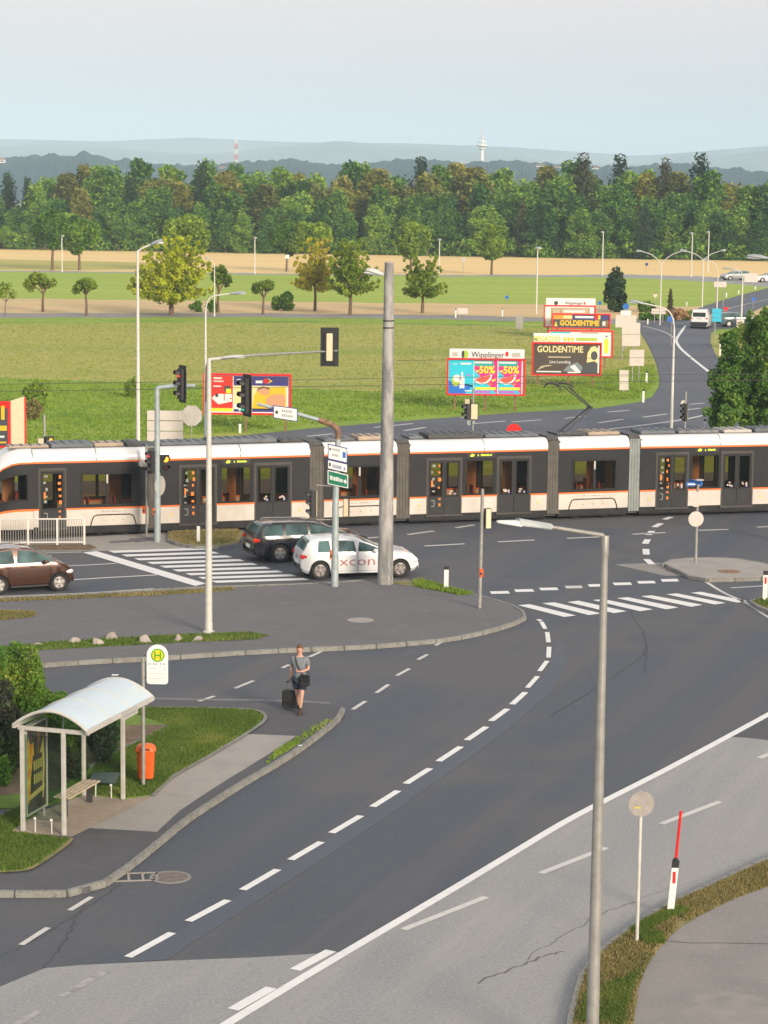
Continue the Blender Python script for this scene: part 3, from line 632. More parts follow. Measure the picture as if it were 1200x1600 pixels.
# ---- bus stop side
stop_px = [(-500, 1385), (0, 1391), (90, 1391), (135, 1387), (170, 1371), (205, 1346), (240, 1318), (290, 1277), (340, 1244), (390, 1213), (440, 1184), (480, 1157), (515, 1130), (534, 1112), (532, 1105), (515, 1101), (480, 1099), (420, 1097), (330, 1096), (240, 1094), (75, 1092), (-500, 1092)]
stopz = 0.12
stop = slab('bus_stop_pavement', stop_px, 'asphalt_new', stopz)
kerb(P([(-300, 1388), (0, 1392.5), (90, 1392.5), (136, 1388), (171, 1372), (206, 1347), (241, 1319), (291, 1278), (341, 1245), (391, 1214), (441, 1185), (481, 1158), (516, 1131), (535, 1112), (533, 1104), (516, 1100)], 0.12), stop)
mb = MB(); ribbon_mesh(mb, smooth_line(P([(516, 1100), (480, 1097.5), (420, 1095.5), (330, 1094.5), (240, 1092.5)], 0.1), 4), 0.12, stopz+0.006); mb.build('flush_kerb', 'kerb_stone', stop)
mb = MB(); mb.sheet(P([(140, 1294), (186, 1266), (236, 1236), (270, 1213), (330, 1178), (385, 1147), (463, 1150), (430, 1172), (380, 1203), (330, 1234), (282, 1266), (245, 1300)], .12), stopz+0.004); struct('pale_pavement', mb, 'concrete_walk', stop)
mb = MB(); mb.sheet(P([(12, 1300), (60, 1270), (135, 1240), (200, 1244), (237, 1246), (180, 1275), (112, 1308)], .12), stopz+0.008); struct('shelter_slab', mb, 'slab_tan', stop)
lawn_px = [(60, 1112), (140, 1108), (240, 1106), (340, 1107), (395, 1110), (412, 1119), (400, 1134), (330, 1177), (270, 1211), (238, 1241), (195, 1247), (135, 1240), (60, 1262), (20, 1262), (-300, 1262), (-300, 1112)]
lawn = slab('bus_stop_lawn', lawn_px, 'lawn', 0.15)
mb = MB(); ribbon_mesh(mb, smooth_line(P([(240, 1105), (340, 1106), (397, 1109), (414, 1119), (402, 1135), (330, 1179), (270, 1213), (238, 1243)], .15), 5), 0.10, 0.158); mb.build('edging', 'kerb_stone', lawn)
ribbon_l = MB(); ribbon_mesh(ribbon_l, smooth_line(P([(263, 1133), (240, 1147), (205, 1163), (165, 1180), (140, 1200)], .15), 4), 0.10, 0.165); ribbon_l.build('edging', 'kerb_stone', lawn)
mb = MB(); mb.sheet(P([(262, 1132), (205, 1162), (140, 1197), (90, 1235), (-200, 1262), (-200, 1115), (70, 1113), (180, 1133)], .15), 0.154); struct('planting_bed', mb, 'soil', lawn)
lawn2 = slab('corner_lawn', [(-300, 1300), (-60, 1296), (0, 1276), (40, 1256), (60, 1268), (14, 1300), (108, 1311), (100, 1320), (60, 1348), (38, 1358), (0, 1361), (-300, 1361)], 'lawn', 0.15)
mb = MB(); ribbon_mesh(mb, smooth_line(P([(-100, 1362), (0, 1362), (40, 1359), (62, 1349), (102, 1321), (112, 1310)], .15), 5), 0.09, 0.158); mb.build('edging', 'dry_grass', lawn2)
blades('lawn_grass', [[(190, 1107), (240, 1106), (340, 1107), (395, 1110), (412, 1119), (400, 1134), (330, 1177), (270, 1211), (238, 1241), (195, 1247), (135, 1240), (150, 1196), (264, 1133)]], 0.15, 16000, 0.055, 'grass_blade', 'mown green lawn beside the bus shelter', w=0.014)
blades('corner_lawn_grass', [[(-100, 1300), (0, 1276), (40, 1256), (60, 1268), (14, 1300), (108, 1311), (60, 1348), (38, 1358), (0, 1361), (-100, 1361)]], 0.15, 9000, 0.055, 'grass_blade', 'mown green lawn in front of the shelter at the left edge', w=0.014)
blades('gutter_weeds', [[(440, 1182), (478, 1158), (520, 1128), (510, 1126), (470, 1150), (430, 1176)], [(415, 1196), (450, 1174), (470, 1163), (462, 1158), (430, 1176)]], 0.09, 230, 0.09, 'weeds', 'weeds sprouting from the kerb near the walking man', w=0.02)
blades('kerb_weeds', [[(238, 1322), (262, 1302), (258, 1300), (234, 1318)], [(100, 1394), (135, 1391), (135, 1388), (100, 1391)], [(330, 1249), (350, 1238), (346, 1235), (326, 1247)]], 0.02, 60, 0.07, 'weeds', 'sparse weeds in the kerb joints by the bus stop', w=0.018)
# ---- right foreground verge and pavement
ve = [(880, 1700), (889, 1640), (893, 1600), (901, 1565), (915, 1520), (935, 1495), (970, 1466), (1010, 1438), (1060, 1408), (1100, 1391), (1150, 1368), (1200, 1345), (1320, 1292)]
vi = [(1420, 1330), (1200, 1385), (1150, 1403), (1100, 1427), (1060, 1452), (1030, 1480), (1008, 1512), (994, 1550), (988, 1600), (986, 1700)]
rv = slab('right_verge', ve+vi, 'dry_grass', 0.10)
kerb(P([(x-3, y-2) for x, y in ve], 0.1), rv)
mb = MB(); mb.prism(P([(986, 1700), (988, 1600), (994, 1550), (1008, 1512), (1030, 1480), (1060, 1452), (1100, 1427), (1150, 1403), (1200, 1385), (1420, 1330), (2000, 1330), (2600, 3000), (1000, 3000)], .10), -0.05, 0.107)
rp_ = struct('right_pavement', mb, 'asphalt_grey')
mb = MB(); mb.sheet(P([(905, 1600), (912, 1560), (935, 1545), (985, 1530), (1000, 1515), (985, 1560), (975, 1605)], .1), 0.106); struct('green_patch', mb, 'lawn', rv)
blades('right_verge_grass', [[(892, 1620), (901, 1565), (915, 1520), (935, 1495), (970, 1466), (1010, 1438), (1060, 1408), (1055, 1450), (1030, 1480), (1008, 1512), (994, 1550), (986, 1620)]], 0.10, 9000, 0.07, 'grass_dry_blade', 'dry yellow grass on the curved verge at the lower right', w=0.014)
blades('right_verge_green', [[(905, 1600), (912, 1560), (935, 1545), (985, 1530), (1000, 1515), (985, 1560), (975, 1605)], [(985, 1455), (1010, 1440), (1060, 1420), (1078, 1425), (1040, 1440), (1000, 1465)], [(1000, 1465), (1030, 1460), (1038, 1475), (1010, 1478)]], 0.10, 3200, 0.085, 'grass_blade', 'green grass clumps on the curved verge at the lower right', w=0.016)
blades('right_verge_far', [[(1060, 1408), (1100, 1391), (1150, 1368), (1200, 1345), (1210, 1382), (1150, 1403), (1100, 1427), (1070, 1440)]], 0.10, 4500, 0.06, 'grass_dry_blade', 'sparse dry grass where the verge narrows to the right', w=0.014)
mb = MB(); ribbon_mesh(mb, smooth_line(P([(1020, 1470), (1045, 1471), (1080, 1474), (1130, 1474), (1220, 1476)], .1), 5), 0.03, 0.110); mb.build('tar_crack', 'tar', rp_)
# meadow tufts and weeds
blades('meadow_grass', [[(-60, 505), (500, 506), (880, 512), (1000, 540), (1020, 565), (830, 600), (600, 610), (300, 600), (-60, 588)]], -0.02, 16000, 0.08, 'meadow_blade', 'pale dry summer grass of the meadow between the lane and the tram', w=0.05)
blades('roadside_grass', [[(-60, 590), (300, 602), (600, 612), (830, 602), (1020, 568), (1027, 595), (1000, 622), (800, 640), (500, 662), (380, 674), (0, 700), (-60, 700)]], -0.02, 16000, 0.13, 'weeds', 'bright green roadside grass behind the tram', w=0.035)
blades('meadow_weeds', [[(0, 600), (300, 608), (560, 616), (690, 622), (690, 648), (500, 664), (380, 675), (100, 690), (0, 700)], [(820, 600), (960, 575), (1025, 570), (1026, 600), (1000, 624), (850, 636)]], -0.02, 1500, 0.12, 'weeds', 'rough green weeds in the meadow behind the tram', w=0.04)
# ------------------------------------------------------------------ trees, wood, hills
def leaf_cloud(clumps, n, size, seed, droop=0.0, up=0.0):
    """numpy leaves: clumps = list of (centre, radii, weight)"""
    g = np.random.default_rng(seed)
    w = np.array([c[2] for c in clumps], float); w /= w.sum()
    idx = g.choice(len(clumps), n, p=w)
    C = np.array([c[0] for c in clumps])[idx]; Rr = np.array([c[1] for c in clumps])[idx]
    d = g.normal(size=(n, 3)); d /= np.linalg.norm(d, axis=1)[:, None]
    rr = g.uniform(0.35, 1.0, n)**0.5
    pos = C + d*Rr*rr[:, None]
    a = g.normal(size=(n, 3)) + d*0.6; a[:, 2] += up; a /= np.linalg.norm(a, axis=1)[:, None]
    b = np.cross(a, g.normal(size=(n, 3))); b /= np.linalg.norm(b, axis=1)[:, None]
    s = size*g.uniform(0.6, 1.4, n)[:, None]
    v = np.stack([pos-a*s, pos-b*s*0.5, pos+a*s, pos+b*s*0.5], 1).reshape(-1, 3)
    return v, n
def leaves_obj(name, v, n, mt, parent=None):
    me = bpy.data.meshes.new(name)
    me.vertices.add(len(v)); me.vertices.foreach_set('co', v.astype(np.float32).ravel())
    me.loops.add(4*n); me.loops.foreach_set('vertex_index', np.arange(4*n, dtype=np.int32))
    me.polygons.add(n); me.polygons.foreach_set('loop_start', np.arange(0, 4*n, 4, dtype=np.int32))
    try: me.polygons.foreach_set('loop_total', np.full(n, 4, dtype=np.int32))
    except Exception: pass
    me.update(calc_edges=True); me.materials.append(MATS[mt])
    o = bpy.data.objects.new(name, me); COL.objects.link(o); o.parent = parent
    return o
def trunk(parent, h, r, seed, limbs, mt='bark'):
    """trunk up to h, then limbs reaching to the given points"""
    q = random.Random(seed); mb = MB()
    pts = [(0, 0, -0.1), (q.uniform(-.05, .05), q.uniform(-.05, .05), h*0.5), (q.uniform(-.1, .1), 0, h)]
    mb.tube(pts, [r*1.35, r, r*0.8], 8)
    for L in limbs:
        e_ = Vector(L); s_ = Vector((pts[2][0], pts[2][1], h*q.uniform(0.88, 1.0))); m_ = s_.lerp(e_, 0.5)+Vector((q.uniform(-.2, .2), q.uniform(-.2, .2), 0.12*(e_-s_).length))
        mb.tube([s_, m_, e_], [r*0.55, r*0.35, r*0.1], 6)
    return mb.build('trunk', mt, parent)
def crown_clumps(c, rad, k, seed, cr=0.38, shell=0.62, flat=0.0):
    q = random.Random(seed); out = []
    for i in range(k):
        th, u = q.uniform(0, 6.283), q.uniform(-1, 1); s = math.sqrt(1-u*u)
        f = shell*q.uniform(0.75, 1.15)
        p = (c[0]+rad[0]*f*s*math.cos(th), c[1]+rad[1]*f*s*math.sin(th), c[2]+rad[2]*f*u)
        z = cr*q.uniform(0.7, 1.25)
        out.append((p, (rad[0]*z, rad[1]*z, rad[2]*z*0.9), z**2))
    out.append((c, (rad[0]*0.6, rad[1]*0.6, rad[2]*0.6), 0.5))
    return out
def tree(name, label, cat, base, h, cw, ch0, mt, n, leaf, seed, kind='round', group=None, tr=None, lean=0.0):
    """base point, total height, crown width, height where the crown starts"""
    t = thing(name, label, cat, base, 0, group)
    c = (lean, 0, (h+ch0)/2); rad = (cw/2, cw/2, (h-ch0)/2)
    tr = tr or max(0.06, h*0.022)
    q = random.Random(seed)
    if kind == 'round':
        cl = crown_clumps(c, rad, 26, seed)
        limbs = [cl[i][0] for i in range(7)]
    elif kind == 'vase':          # branches fan up and out like a cherry
        cl = []; limbs = []
        for i in range(58):
            a = q.uniform(0, 6.283); el = 0.05+1.4*q.random()**1.25; L = q.uniform(0.80, 1.15)
            hx = rad[0]*math.cos(el*.95)**.8*L; hz = (h-ch0*0.8)*math.sin(el)**0.9*L
            tip = Vector((math.cos(a)*hx+lean, math.sin(a)*hx, min(ch0*0.8+hz, h*1.02)))
            s_ = Vector((0, 0, ch0*0.85))
            for f in (0.4, 0.6, 0.8, 1.0):
                p = s_.lerp(tip, f); w = (0.19-0.13*f)*cw/2
                cl.append((tuple(p), (w*1.1, w*1.1, w*1.25), 1.25-f*0.55))
            if i % 2 == 0: limbs.append(tuple(s_.lerp(tip, 0.93)))
    elif kind == 'cone':
        cl = []; limbs = []
        for i in range(46):
            f = (i+0.5)/46; z = ch0+(h-ch0)*f; rr = cw/2*(1-f)**0.8*q.uniform(0.5, 1.0)+0.05*cw
            a = i*2.4
            cl.append(((math.cos(a)*rr*0.75, math.sin(a)*rr*0.75, z), (rr*0.5+.1*cw, rr*0.5+.1*cw, (h-ch0)*0.06), (1-f)+0.15))
        cl.append(((0, 0, (h+ch0)/2), (cw*0.14, cw*0.14, (h-ch0)*0.5), 3))
    elif kind == 'egg':
        cl = []; limbs = []
        for i in range(48):
            f = q.random(); z = ch0+(h-ch0)*f; rr = cw/2*math.sin(math.pi*min(1, (f*0.92+0.08))**0.75)**0.8; a = q.uniform(0, 6.283)
            cl.append(((math.cos(a)*rr*0.68, math.sin(a)*rr*0.68, z), (cw*0.17, cw*0.17, (h-ch0)*0.09), 1))
        cl.append(((0, 0, (h+ch0)/2), (cw*0.3, cw*0.3, (h-ch0)*0.42), 10))
        limbs = [cl[i][0] for i in range(6)]
    elif kind == 'loose':
        cl = []; limbs = []
        for i in range(90):
            f = q.random()**1.15; z = ch0+(h-ch0)*f*.97; rr = cw/2*(1.12-0.80*f)*min(1, .55+f*4); a = q.uniform(0, 6.283); u = q.uniform(.35, 1.0)
            cl.append(((math.cos(a)*rr*u, math.sin(a)*rr*u, z+q.uniform(-.2, .2)), (cw*.11, cw*.11, (h-ch0)*0.055), 1))
        for f_, w_ in ((.18, .34), (.38, .34), (.58, .25), (.76, .16)): cl.append(((0, 0, ch0+(h-ch0)*f_), (cw*w_, cw*w_, (h-ch0)*0.16), 7))
        limbs = [cl[i][0] for i in range(8)]
    elif kind == 'umbrella':      # small flat-topped field tree
        cl = []; limbs = []
        for i in range(16):
            a = q.uniform(0, 6.283); rr = cw/2*q.uniform(0.1, 0.85); p = (math.cos(a)*rr+lean, math.sin(a)*rr, h-(h-ch0)*(0.30+0.5*(rr/(cw/2))**2)*q.uniform(.6, 1.2))
            cl.append((p, (cw*0.15, cw*0.15, (h-ch0)*0.20), 1)); limbs.append(p)
        limbs = limbs[:7]
    v, n = leaf_cloud(cl, n, leaf, seed, up=0.3 if kind == 'vase' else 0)
    leaves_obj('crown', v, n, mt, t)
    trunk(t, h*0.9 if kind in ('cone',) else ch0+(h-ch0)*0.12, tr, seed, limbs)
    return t
def tree_px(name, label, cat, bx, by, ytop, wpx, yc, *a, **k):
    b = at(bx, by, 0); m = pxm(b)
    return tree(name, label, cat, b, ztop(b, ytop), wpx/m, ztop(b, yc), *a, **k)
# wood at the far side of the fields: prototypes first, then individual trees
protos = {}
def forest_proto(key, mt, kind, h, cw, ch0, seed):
    n = 4600
    t = tree('forest_tree', '', 'tree', (0, 0, 0), h, cw, ch0, mt, n, 0.36 if kind != 'cone' else 0.30, seed, kind, 'trees of the wood beyond the fields', tr=0.2)
    protos.setdefault(key, []).append([t, False])
for s in range(4): forest_proto('green', 'leaf_forest', 'egg' if s % 2 else 'round', 16, 8.6, 1.0, 100+s)
for s in range(3): forest_proto('warm', 'leaf_forest_warm', 'egg' if s % 2 else 'round', 16, 8.0, 1.5, 120+s)
for s in range(3): forest_proto('spruce', 'needle', 'cone', 17, 6.8, 0.6, 130+s)
for s in range(2): forest_proto('brown', 'needle_brown', 'cone', 17, 6.2, 0.8, 140+s)
LAB = {'green': 'dense green leafy tree standing in the far wood', 'warm': 'yellow brown leafy tree standing in the far wood', 'spruce': 'dark pointed spruce standing in the far wood', 'brown': 'brownish thin spruce standing in the far wood'}
def wood_top(px):      # image row of the tree tops
    T = [(-200, 290), (0, 292), (35, 290), (60, 278), (90, 268), (150, 262), (200, 258), (270, 260), (330, 262), (380, 268), (420, 262), (500, 268), (560, 262), (640, 268), (700, 262), (760, 266), (820, 264), (900, 262), (1000, 266), (1100, 268), (1150, 282), (1200, 290), (1500, 285)]
    for a, b in zip(T, T[1:]):
        if a[0] <= px <= b[0]: return a[1]+(b[1]-a[1])*(px-a[0])/(b[0]-a[0])
    return 280
LABQ = []; ROWN = [0]
q = random.Random(5)
def place(key, base, h, cwf):
    L = protos[key]; e_ = L[q.randrange(len(L))]
    o = e_[0] if not e_[1] else copy_tree(e_[0]); e_[1] = True
    o.location = base; f = h/16.5; o.scale = (f*cwf, f*cwf, f); o.rotation_euler.z = q.uniform(0, 6.28)
    LABQ.append((o, key, proj(base)[0], ROWN[0]))
for row, (dy, nrow, top) in enumerate(((0, 44, 60), (9, 42, 28), (20, 44, 6), (32, 40, 0))):
    ROWN[0] = row
    for i in range(nrow):
        px = -260+1720*(i+q.uniform(0.1, 0.9))/nrow
        b0 = at(px, 389+0.0155*px, 0); b = Vector((b0.x*(1+dy/460), b0.y+dy+q.uniform(-3, 3), -0.1))
        ppx, _ = proj(b); h = ztop(b, wood_top(ppx)+top-(9 if row > 1 else 4)+q.uniform(-5, 9))
        r_ = q.random()
        key = ('green' if r_ < .86 else 'warm' if r_ < .95 else 'spruce' if r_ < .98 else 'brown') if row < 2 else ('green' if r_ < .52 else 'warm' if r_ < .86 else 'spruce' if r_ < .95 else 'brown')
        if key in ('spruce', 'brown') and row > 1: h *= 1.05
        place(key, b, max(5, h), q.uniform(1.0, 1.45)*(1.0 if h > 12 else 1.2)*(.85 if key in ('spruce', 'brown') else 1))
for L in protos.values():
    for t, used in L:
        if not used: place_unused = [bpy.data.objects.remove(c) for c in list(t.children)] and bpy.data.objects.remove(t)
ZONES = [(-1e9, 'beyond the left edge of the fields'), (0, 'left of the close pair of round trees'), (60, 'behind the close pair of round trees'), (150, 'between the round pair and the tall white lamp'), (215, 'behind the big yellow-green tree'), (330, 'above the lattice mast side of the lane trees'),
         (395, 'behind the twin crowned tree'), (520, 'behind the green lane tree'), (590, 'behind the concrete pole'), (625, 'behind the dome shaped tree'), (690, 'below the television tower'), (790, 'above the single post lamp'), (870, 'above the stacked billboards'), (945, 'above the dark conifer'), (1010, 'behind the left double lamp'), (1075, 'behind the pair of far lamp posts'), (1130, 'above the far pale board'), (1200, 'beyond the right edge of the fields')]
ROWS = ['front row', 'second row', 'third row', 'rearmost row']
KN = {'green': 'green leafy wood tree', 'warm': 'yellow brown leafy wood tree', 'spruce': 'dark wood spruce', 'brown': 'brownish wood spruce'}
bins = {}
for o, key, px, row in LABQ: bins.setdefault((key, [z for x, z in ZONES if x <= px][-1], row), []).append((px, o))
for (key, z, row), L in bins.items():
    L.sort(key=lambda a: a[0])
    for i, (px, o) in enumerate(L):
        o['label'] = '%s%s, %s, %s' % (('' if len(L) == 1 else ['leftmost ', 'second ', 'third ', 'fourth ', 'fifth ', 'sixth ', 'seventh ', 'eighth ', 'ninth '][min(i, 8)]), KN[key], ROWS[row], z)
# undergrowth mass under the wood edge
cl = []
for i in range(240):
    px = -260+1720*i/240; b = at(px, 389+0.0155*px, 0); b = Vector((b.x, b.y+q.uniform(-2, 5), 0))
    cl.append(((b.x, b.y, q.uniform(0.6, 2.5)), (2.2, 1.8, q.uniform(1, 2.2)), 1))
v, n = leaf_cloud(cl, 42000, 0.34, 77); tag(leaves_obj('undergrowth', v, n, 'leaf_forest'), 'dense dark undergrowth along the edge of the far wood', 'undergrowth', kind='stuff')

# single trees in the fields
FG = 'young trees along the field lane'
tree_px('field_tree', 'round dark green tree, left of the close pair before the wood', 'tree', 82, 422, 326, 62, 398, 'leaf_round', 11000, 0.28, 11, 'round')
tree_px('field_tree', 'round green tree, right of the close pair before the wood', 'tree', 124, 422, 334, 58, 398, 'leaf_round', 11000, 0.28, 12, 'round')
tree_px('field_tree', 'broad olive green tree behind the big yellow-green cherry', 'tree', 289, 424, 326, 76, 404, 'leaf_bright', 12000, 0.32, 13, 'round')
tree_px('field_tree', 'broad green twin crowned tree standing above the yellow tree', 'tree', 484, 425, 336, 68, 404, 'leaf_bright', 12000, 0.30, 14, 'round')
tree_px('field_tree', 'darker green tree pressed against the broad twin crowned tree', 'tree', 448, 424, 345, 50, 400, 'leaf_round', 9000, 0.28, 15, 'round')
tree_px('field_tree', 'dome shaped green tree above the small tree right of the concrete pole', 'tree', 642, 427, 343, 64, 404, 'leaf_bright', 12000, 0.28, 16, 'round')
tree_px('field_tree', 'slim egg shaped tree alone before the wood, right of centre', 'tree', 768, 429, 353, 42, 402, 'leaf_bright', 9000, 0.26, 17, 'egg')
tree_px('cherry_tree', 'big yellow-green spreading tree by the field lane', 'tree', 268, 492, 374, 118, 462, 'leaf_lime', 13000, 0.20, 21, 'vase', tr=0.22)
tree_px('cherry_tree', 'yellow leaved young tree by the field lane', 'tree', 492, 486, 376, 66, 447, 'leaf_yellow', 6500, 0.17, 22, 'vase', tr=0.14)
tree_px('cherry_tree', 'green young tree by the lane, just left of the concrete pole', 'tree', 547, 492, 378, 82, 452, 'leaf_mid', 8500, 0.18, 23, 'vase', tr=0.16)
tree_px('cherry_tree', 'small fan shaped tree by the lane, right of the concrete pole', 'tree', 660, 489, 402, 72, 458, 'leaf_mid', 6500, 0.16, 24, 'vase', tr=0.15)
tree_px('field_sapling', 'small leaning flat topped tree at the far left of the lane', 'tree', 67, 487, 423, 52, 462, 'leaf_mid', 1900, 0.19, 25, 'umbrella', tr=0.13, lean=-0.4)
tree_px('field_sapling', 'small flat topped tree, second along the lane from the left', 'tree', 135, 493, 434, 48, 464, 'leaf_mid', 1500, 0.19, 26, 'umbrella', tr=0.12)
tree_px('field_sapling', 'sparse pale sapling cut by the left edge', 'tree', 8, 492, 435, 34, 475, 'leaf_mid', 350, 0.16, 27, 'umbrella', tr=0.05)
tree_px('field_sapling', 'small dark tree just right of the big yellow-green tree', 'tree', 341, 488, 412, 44, 462, 'leaf_mid', 1500, 0.19, 28, 'umbrella', tr=0.14)
tree_px('field_sapling', 'small green tree beside the dark bush left of the yellow tree', 'tree', 411, 491, 436, 44, 468, 'leaf_mid', 1400, 0.19, 29, 'umbrella', tr=0.12, lean=0.25)
def bush(label, bx, by, ytop, wpx, mt, n, leaf, seed, name='bush', dx=0.6):
    b = at(bx, by, 0); m = pxm(b); h = ztop(b, ytop); w = wpx/m
    t = thing(name, label, 'bush', b)
    cl = [((random.Random(seed+i).uniform(-w*.35, w*.35), random.Random(seed+i+50).uniform(-w*.25, w*.25), random.Random(seed+i+90).uniform(h*.2, h*.75)), (w*.2, w*.2, h*.25), 1) for i in range(14)]
    v, n = leaf_cloud(cl, n, leaf, seed); leaves_obj('foliage', v, n, mt, t)
    mb = MB()
    for i in range(5): mb.tube([(0, 0, -.05), Vector(cl[i][0])*0.9], [0.04, 0.015], 5)
    mb.build('stems', 'bark', t)
    return t
bush('dark green bush by the lane, left of the yellow tree', 446, 485, 455, 42, 'leaf_round', 1600, 0.22, 31)
bush('small bush under the big yellow-green tree', 308, 487, 470, 26, 'leaf_round', 600, 0.2, 32)
bush('small bush at the foot of the small dark lane tree', 331, 488, 468, 20, 'leaf_round', 500, 0.2, 33)
bush('tall wispy weed bush in the left meadow', 58, 634, 590, 46, 'weeds', 1500, 0.14, 34, 'weed_bush')
bush('yellow dried weed bush beside the red sided billboard', 52, 655, 622, 32, 'grass_dry_blade', 1200, 0.14, 35, 'weed_bush')
bush('thin reedy weed bush behind the tall white lamp post', 208, 620, 585, 26, 'weeds', 700, 0.12, 36, 'weed_bush')
tree_px('conifer', 'dark rounded conifer behind the billboards', 'tree', 961, 487, 420, 40, 484, 'needle', 6500, 0.16, 41, 'egg', tr=0.12)
tree_px('withered_conifer', 'thin brown withered conifer spire beside the double lamp', 'tree', 1047, 488, 452, 10, 484, 'needle_brown', 900, 0.10, 42, 'cone', tr=0.06)
bush('green shrub left of the withered conifer', 1010, 487, 470, 26, 'leaf_round', 900, 0.2, 43)
bush('reddish shrub beside the white van', 1062, 500, 481, 26, 'leaf_reddish', 900, 0.18, 44)
bush('reddish shrub at the foot of the withered conifer', 1046, 499, 485, 22, 'leaf_reddish', 800, 0.18, 45)
bush('low green shrub row end next to the white van', 1078, 500, 484, 18, 'leaf_round', 600, 0.18, 46)
bush('low green hedge behind the pink notice board', 1020, 500, 488, 44, 'leaf_round', 1200, 0.18, 47)
# street trees on the right
tree_px('street_tree', 'broad green maple behind the tram at the right', 'tree', 1135, 694, 520, 76, 668, 'leaf_near', 11000, 0.105, 51, 'loose', tr=0.10)
tree_px('street_tree', 'dark green street tree cut by the right edge', 'tree', 1196, 690, 482, 88, 664, 'leaf_near', 15000, 0.115, 52, 'loose', tr=0.14)
tree_px('street_tree', 'dark street tree between the maple and the one at the edge', 'tree', 1172, 684, 488, 56, 660, 'leaf_near', 6500, 0.105, 53, 'loose', tr=0.10)
bush('light green bush between road and street trees', 1172, 545, 500, 50, 'leaf_mid', 1500, 0.16, 54)
# hills and mountains
def ridge(name, Y, prof, mt, depth, z0=-30, jag=0.0, seed=1, n=400, x0=-900, x1=2100):
    """a hill with a rounded back; prof gives (image x, image y) of its crest"""
    q = np.random.default_rng(seed); mb = MB(); vs = []; nz = 7
    fx = lambda x: float(np.interp(x, [p[0] for p in prof], [p[1] for p in prof]))
    jz = q.normal(size=n+1); jz = np.convolve(jz, np.ones(3)/3, 'same')*jag
    for i in range(n+1):
        px = x0+(x1-x0)*i/n; c = atY(px, fx(px), Y); hz = c.z+jz[i]
        for k in range(nz):
            a = k/(nz-1); yy = Y-depth*(1-a); zz = -1+(hz+1)*math.sin(a*math.pi/2)
            if 0 < k < nz-1: zz += float(q.normal())*0.25*(jag > 0)-(jz[i] if k < nz-2 else 0)*math.sin(a*math.pi/2)
            vs.append((c.x*yy/Y, yy, zz))
        vs.append((c.x*1.1, Y+depth*1.5, -1))
    m = nz+1
    mb.add(vs, [(i*m+k, (i+1)*m+k, (i+1)*m+k+1, i*m+k+1) for i in range(n) for k in range(m-1)])
    o = mb.build(name, mt, smooth=0 if jag else 60); o['kind'] = 'structure'; return o
ridge('wooded_hill', 2300, [(-900, 262), (-200, 250), (0, 249), (50, 243), (90, 241), (115, 242), (130, 237), (150, 243), (190, 249), (260, 258), (330, 258), (420, 250), (450, 250), (520, 258), (620, 250), (680, 248), (730, 256), (800, 251), (900, 258), (1000, 260), (1050, 254), (1120, 262), (1200, 268), (2100, 262)], 'hill_wood_hazed', 700, jag=1.8, seed=3, n=900)
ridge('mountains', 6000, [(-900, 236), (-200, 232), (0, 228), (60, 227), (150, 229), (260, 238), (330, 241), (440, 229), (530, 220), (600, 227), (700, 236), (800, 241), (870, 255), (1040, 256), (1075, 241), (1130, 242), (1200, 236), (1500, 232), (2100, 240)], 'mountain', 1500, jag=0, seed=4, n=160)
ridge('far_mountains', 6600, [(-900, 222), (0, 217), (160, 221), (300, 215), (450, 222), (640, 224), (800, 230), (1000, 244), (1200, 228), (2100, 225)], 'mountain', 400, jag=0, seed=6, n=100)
# television tower and lattice mast on the hill
def far_tower():
    Y = 2280; b = atY(753, 252, Y); s = Y/FOC
    t = thing('television_tower', 'white television tower with round platforms on the distant hill', 'tower', (b.x, Y, b.z-6))
    mb = MB(); mb.lathe([(3.0*s, 0), (2.4*s, 6+23*s), (2.0*s, 6+32*s)], 14); mb.build('shaft', 'sign_white', t)
    mb = MB()
    for z, r_, h in ((18, 5.5, 3.2), (22, 8.5, 4.0), (28, 6.5, 3.0)): mb.lathe([(r_*s*.6, 6+z*s), (r_*s, 6+(z+h*.3)*s), (r_*s, 6+(z+h*.8)*s), (r_*s*.5, 6+(z+h)*s)], 16)
    mb.build('platforms', 'sign_white', t)
    mb = MB(); mb.lathe([(1.8*s, 6+31*s), (1.6*s, 6+40*s), (0.6*s, 6+41*s), (0.5*s, 6+52*s)], 8); mb.build('antenna', 'board_cream', t)
    b = atY(369, 268, Y); t = thing('lattice_mast', 'red and white lattice radio mast on the distant hill', 'mast', (b.x, Y, b.z-4))
    r0, H = 3.6*s, 4+50*s
    for k in range(7):
        mb = MB(); z0, z1 = H*k/7, H*(k+1)/7; ra, rb = r0*(1-0.5*k/7), r0*(1-0.5*(k+1)/7)
        for a in range(4):
            c0, s0 = math.cos(a*1.571+.78), math.sin(a*1.571+.78); c1, s1 = math.cos((a+1)*1.571+.78), math.sin((a+1)*1.571+.78)
            mb.tube([(c0*ra, s0*ra, z0), (c0*rb, s0*rb, z1)], 0.25, 4); mb.tube([(c0*ra, s0*ra, z0), (c1*rb, s1*rb, z1)], 0.16, 4); mb.tube([(c0*rb, s0*rb, z1), (c1*rb, s1*rb, z1)], 0.16, 4)
        mb.build('lattice_section', 'sign_red' if k % 2 else 'sign_white', t)
far_tower()
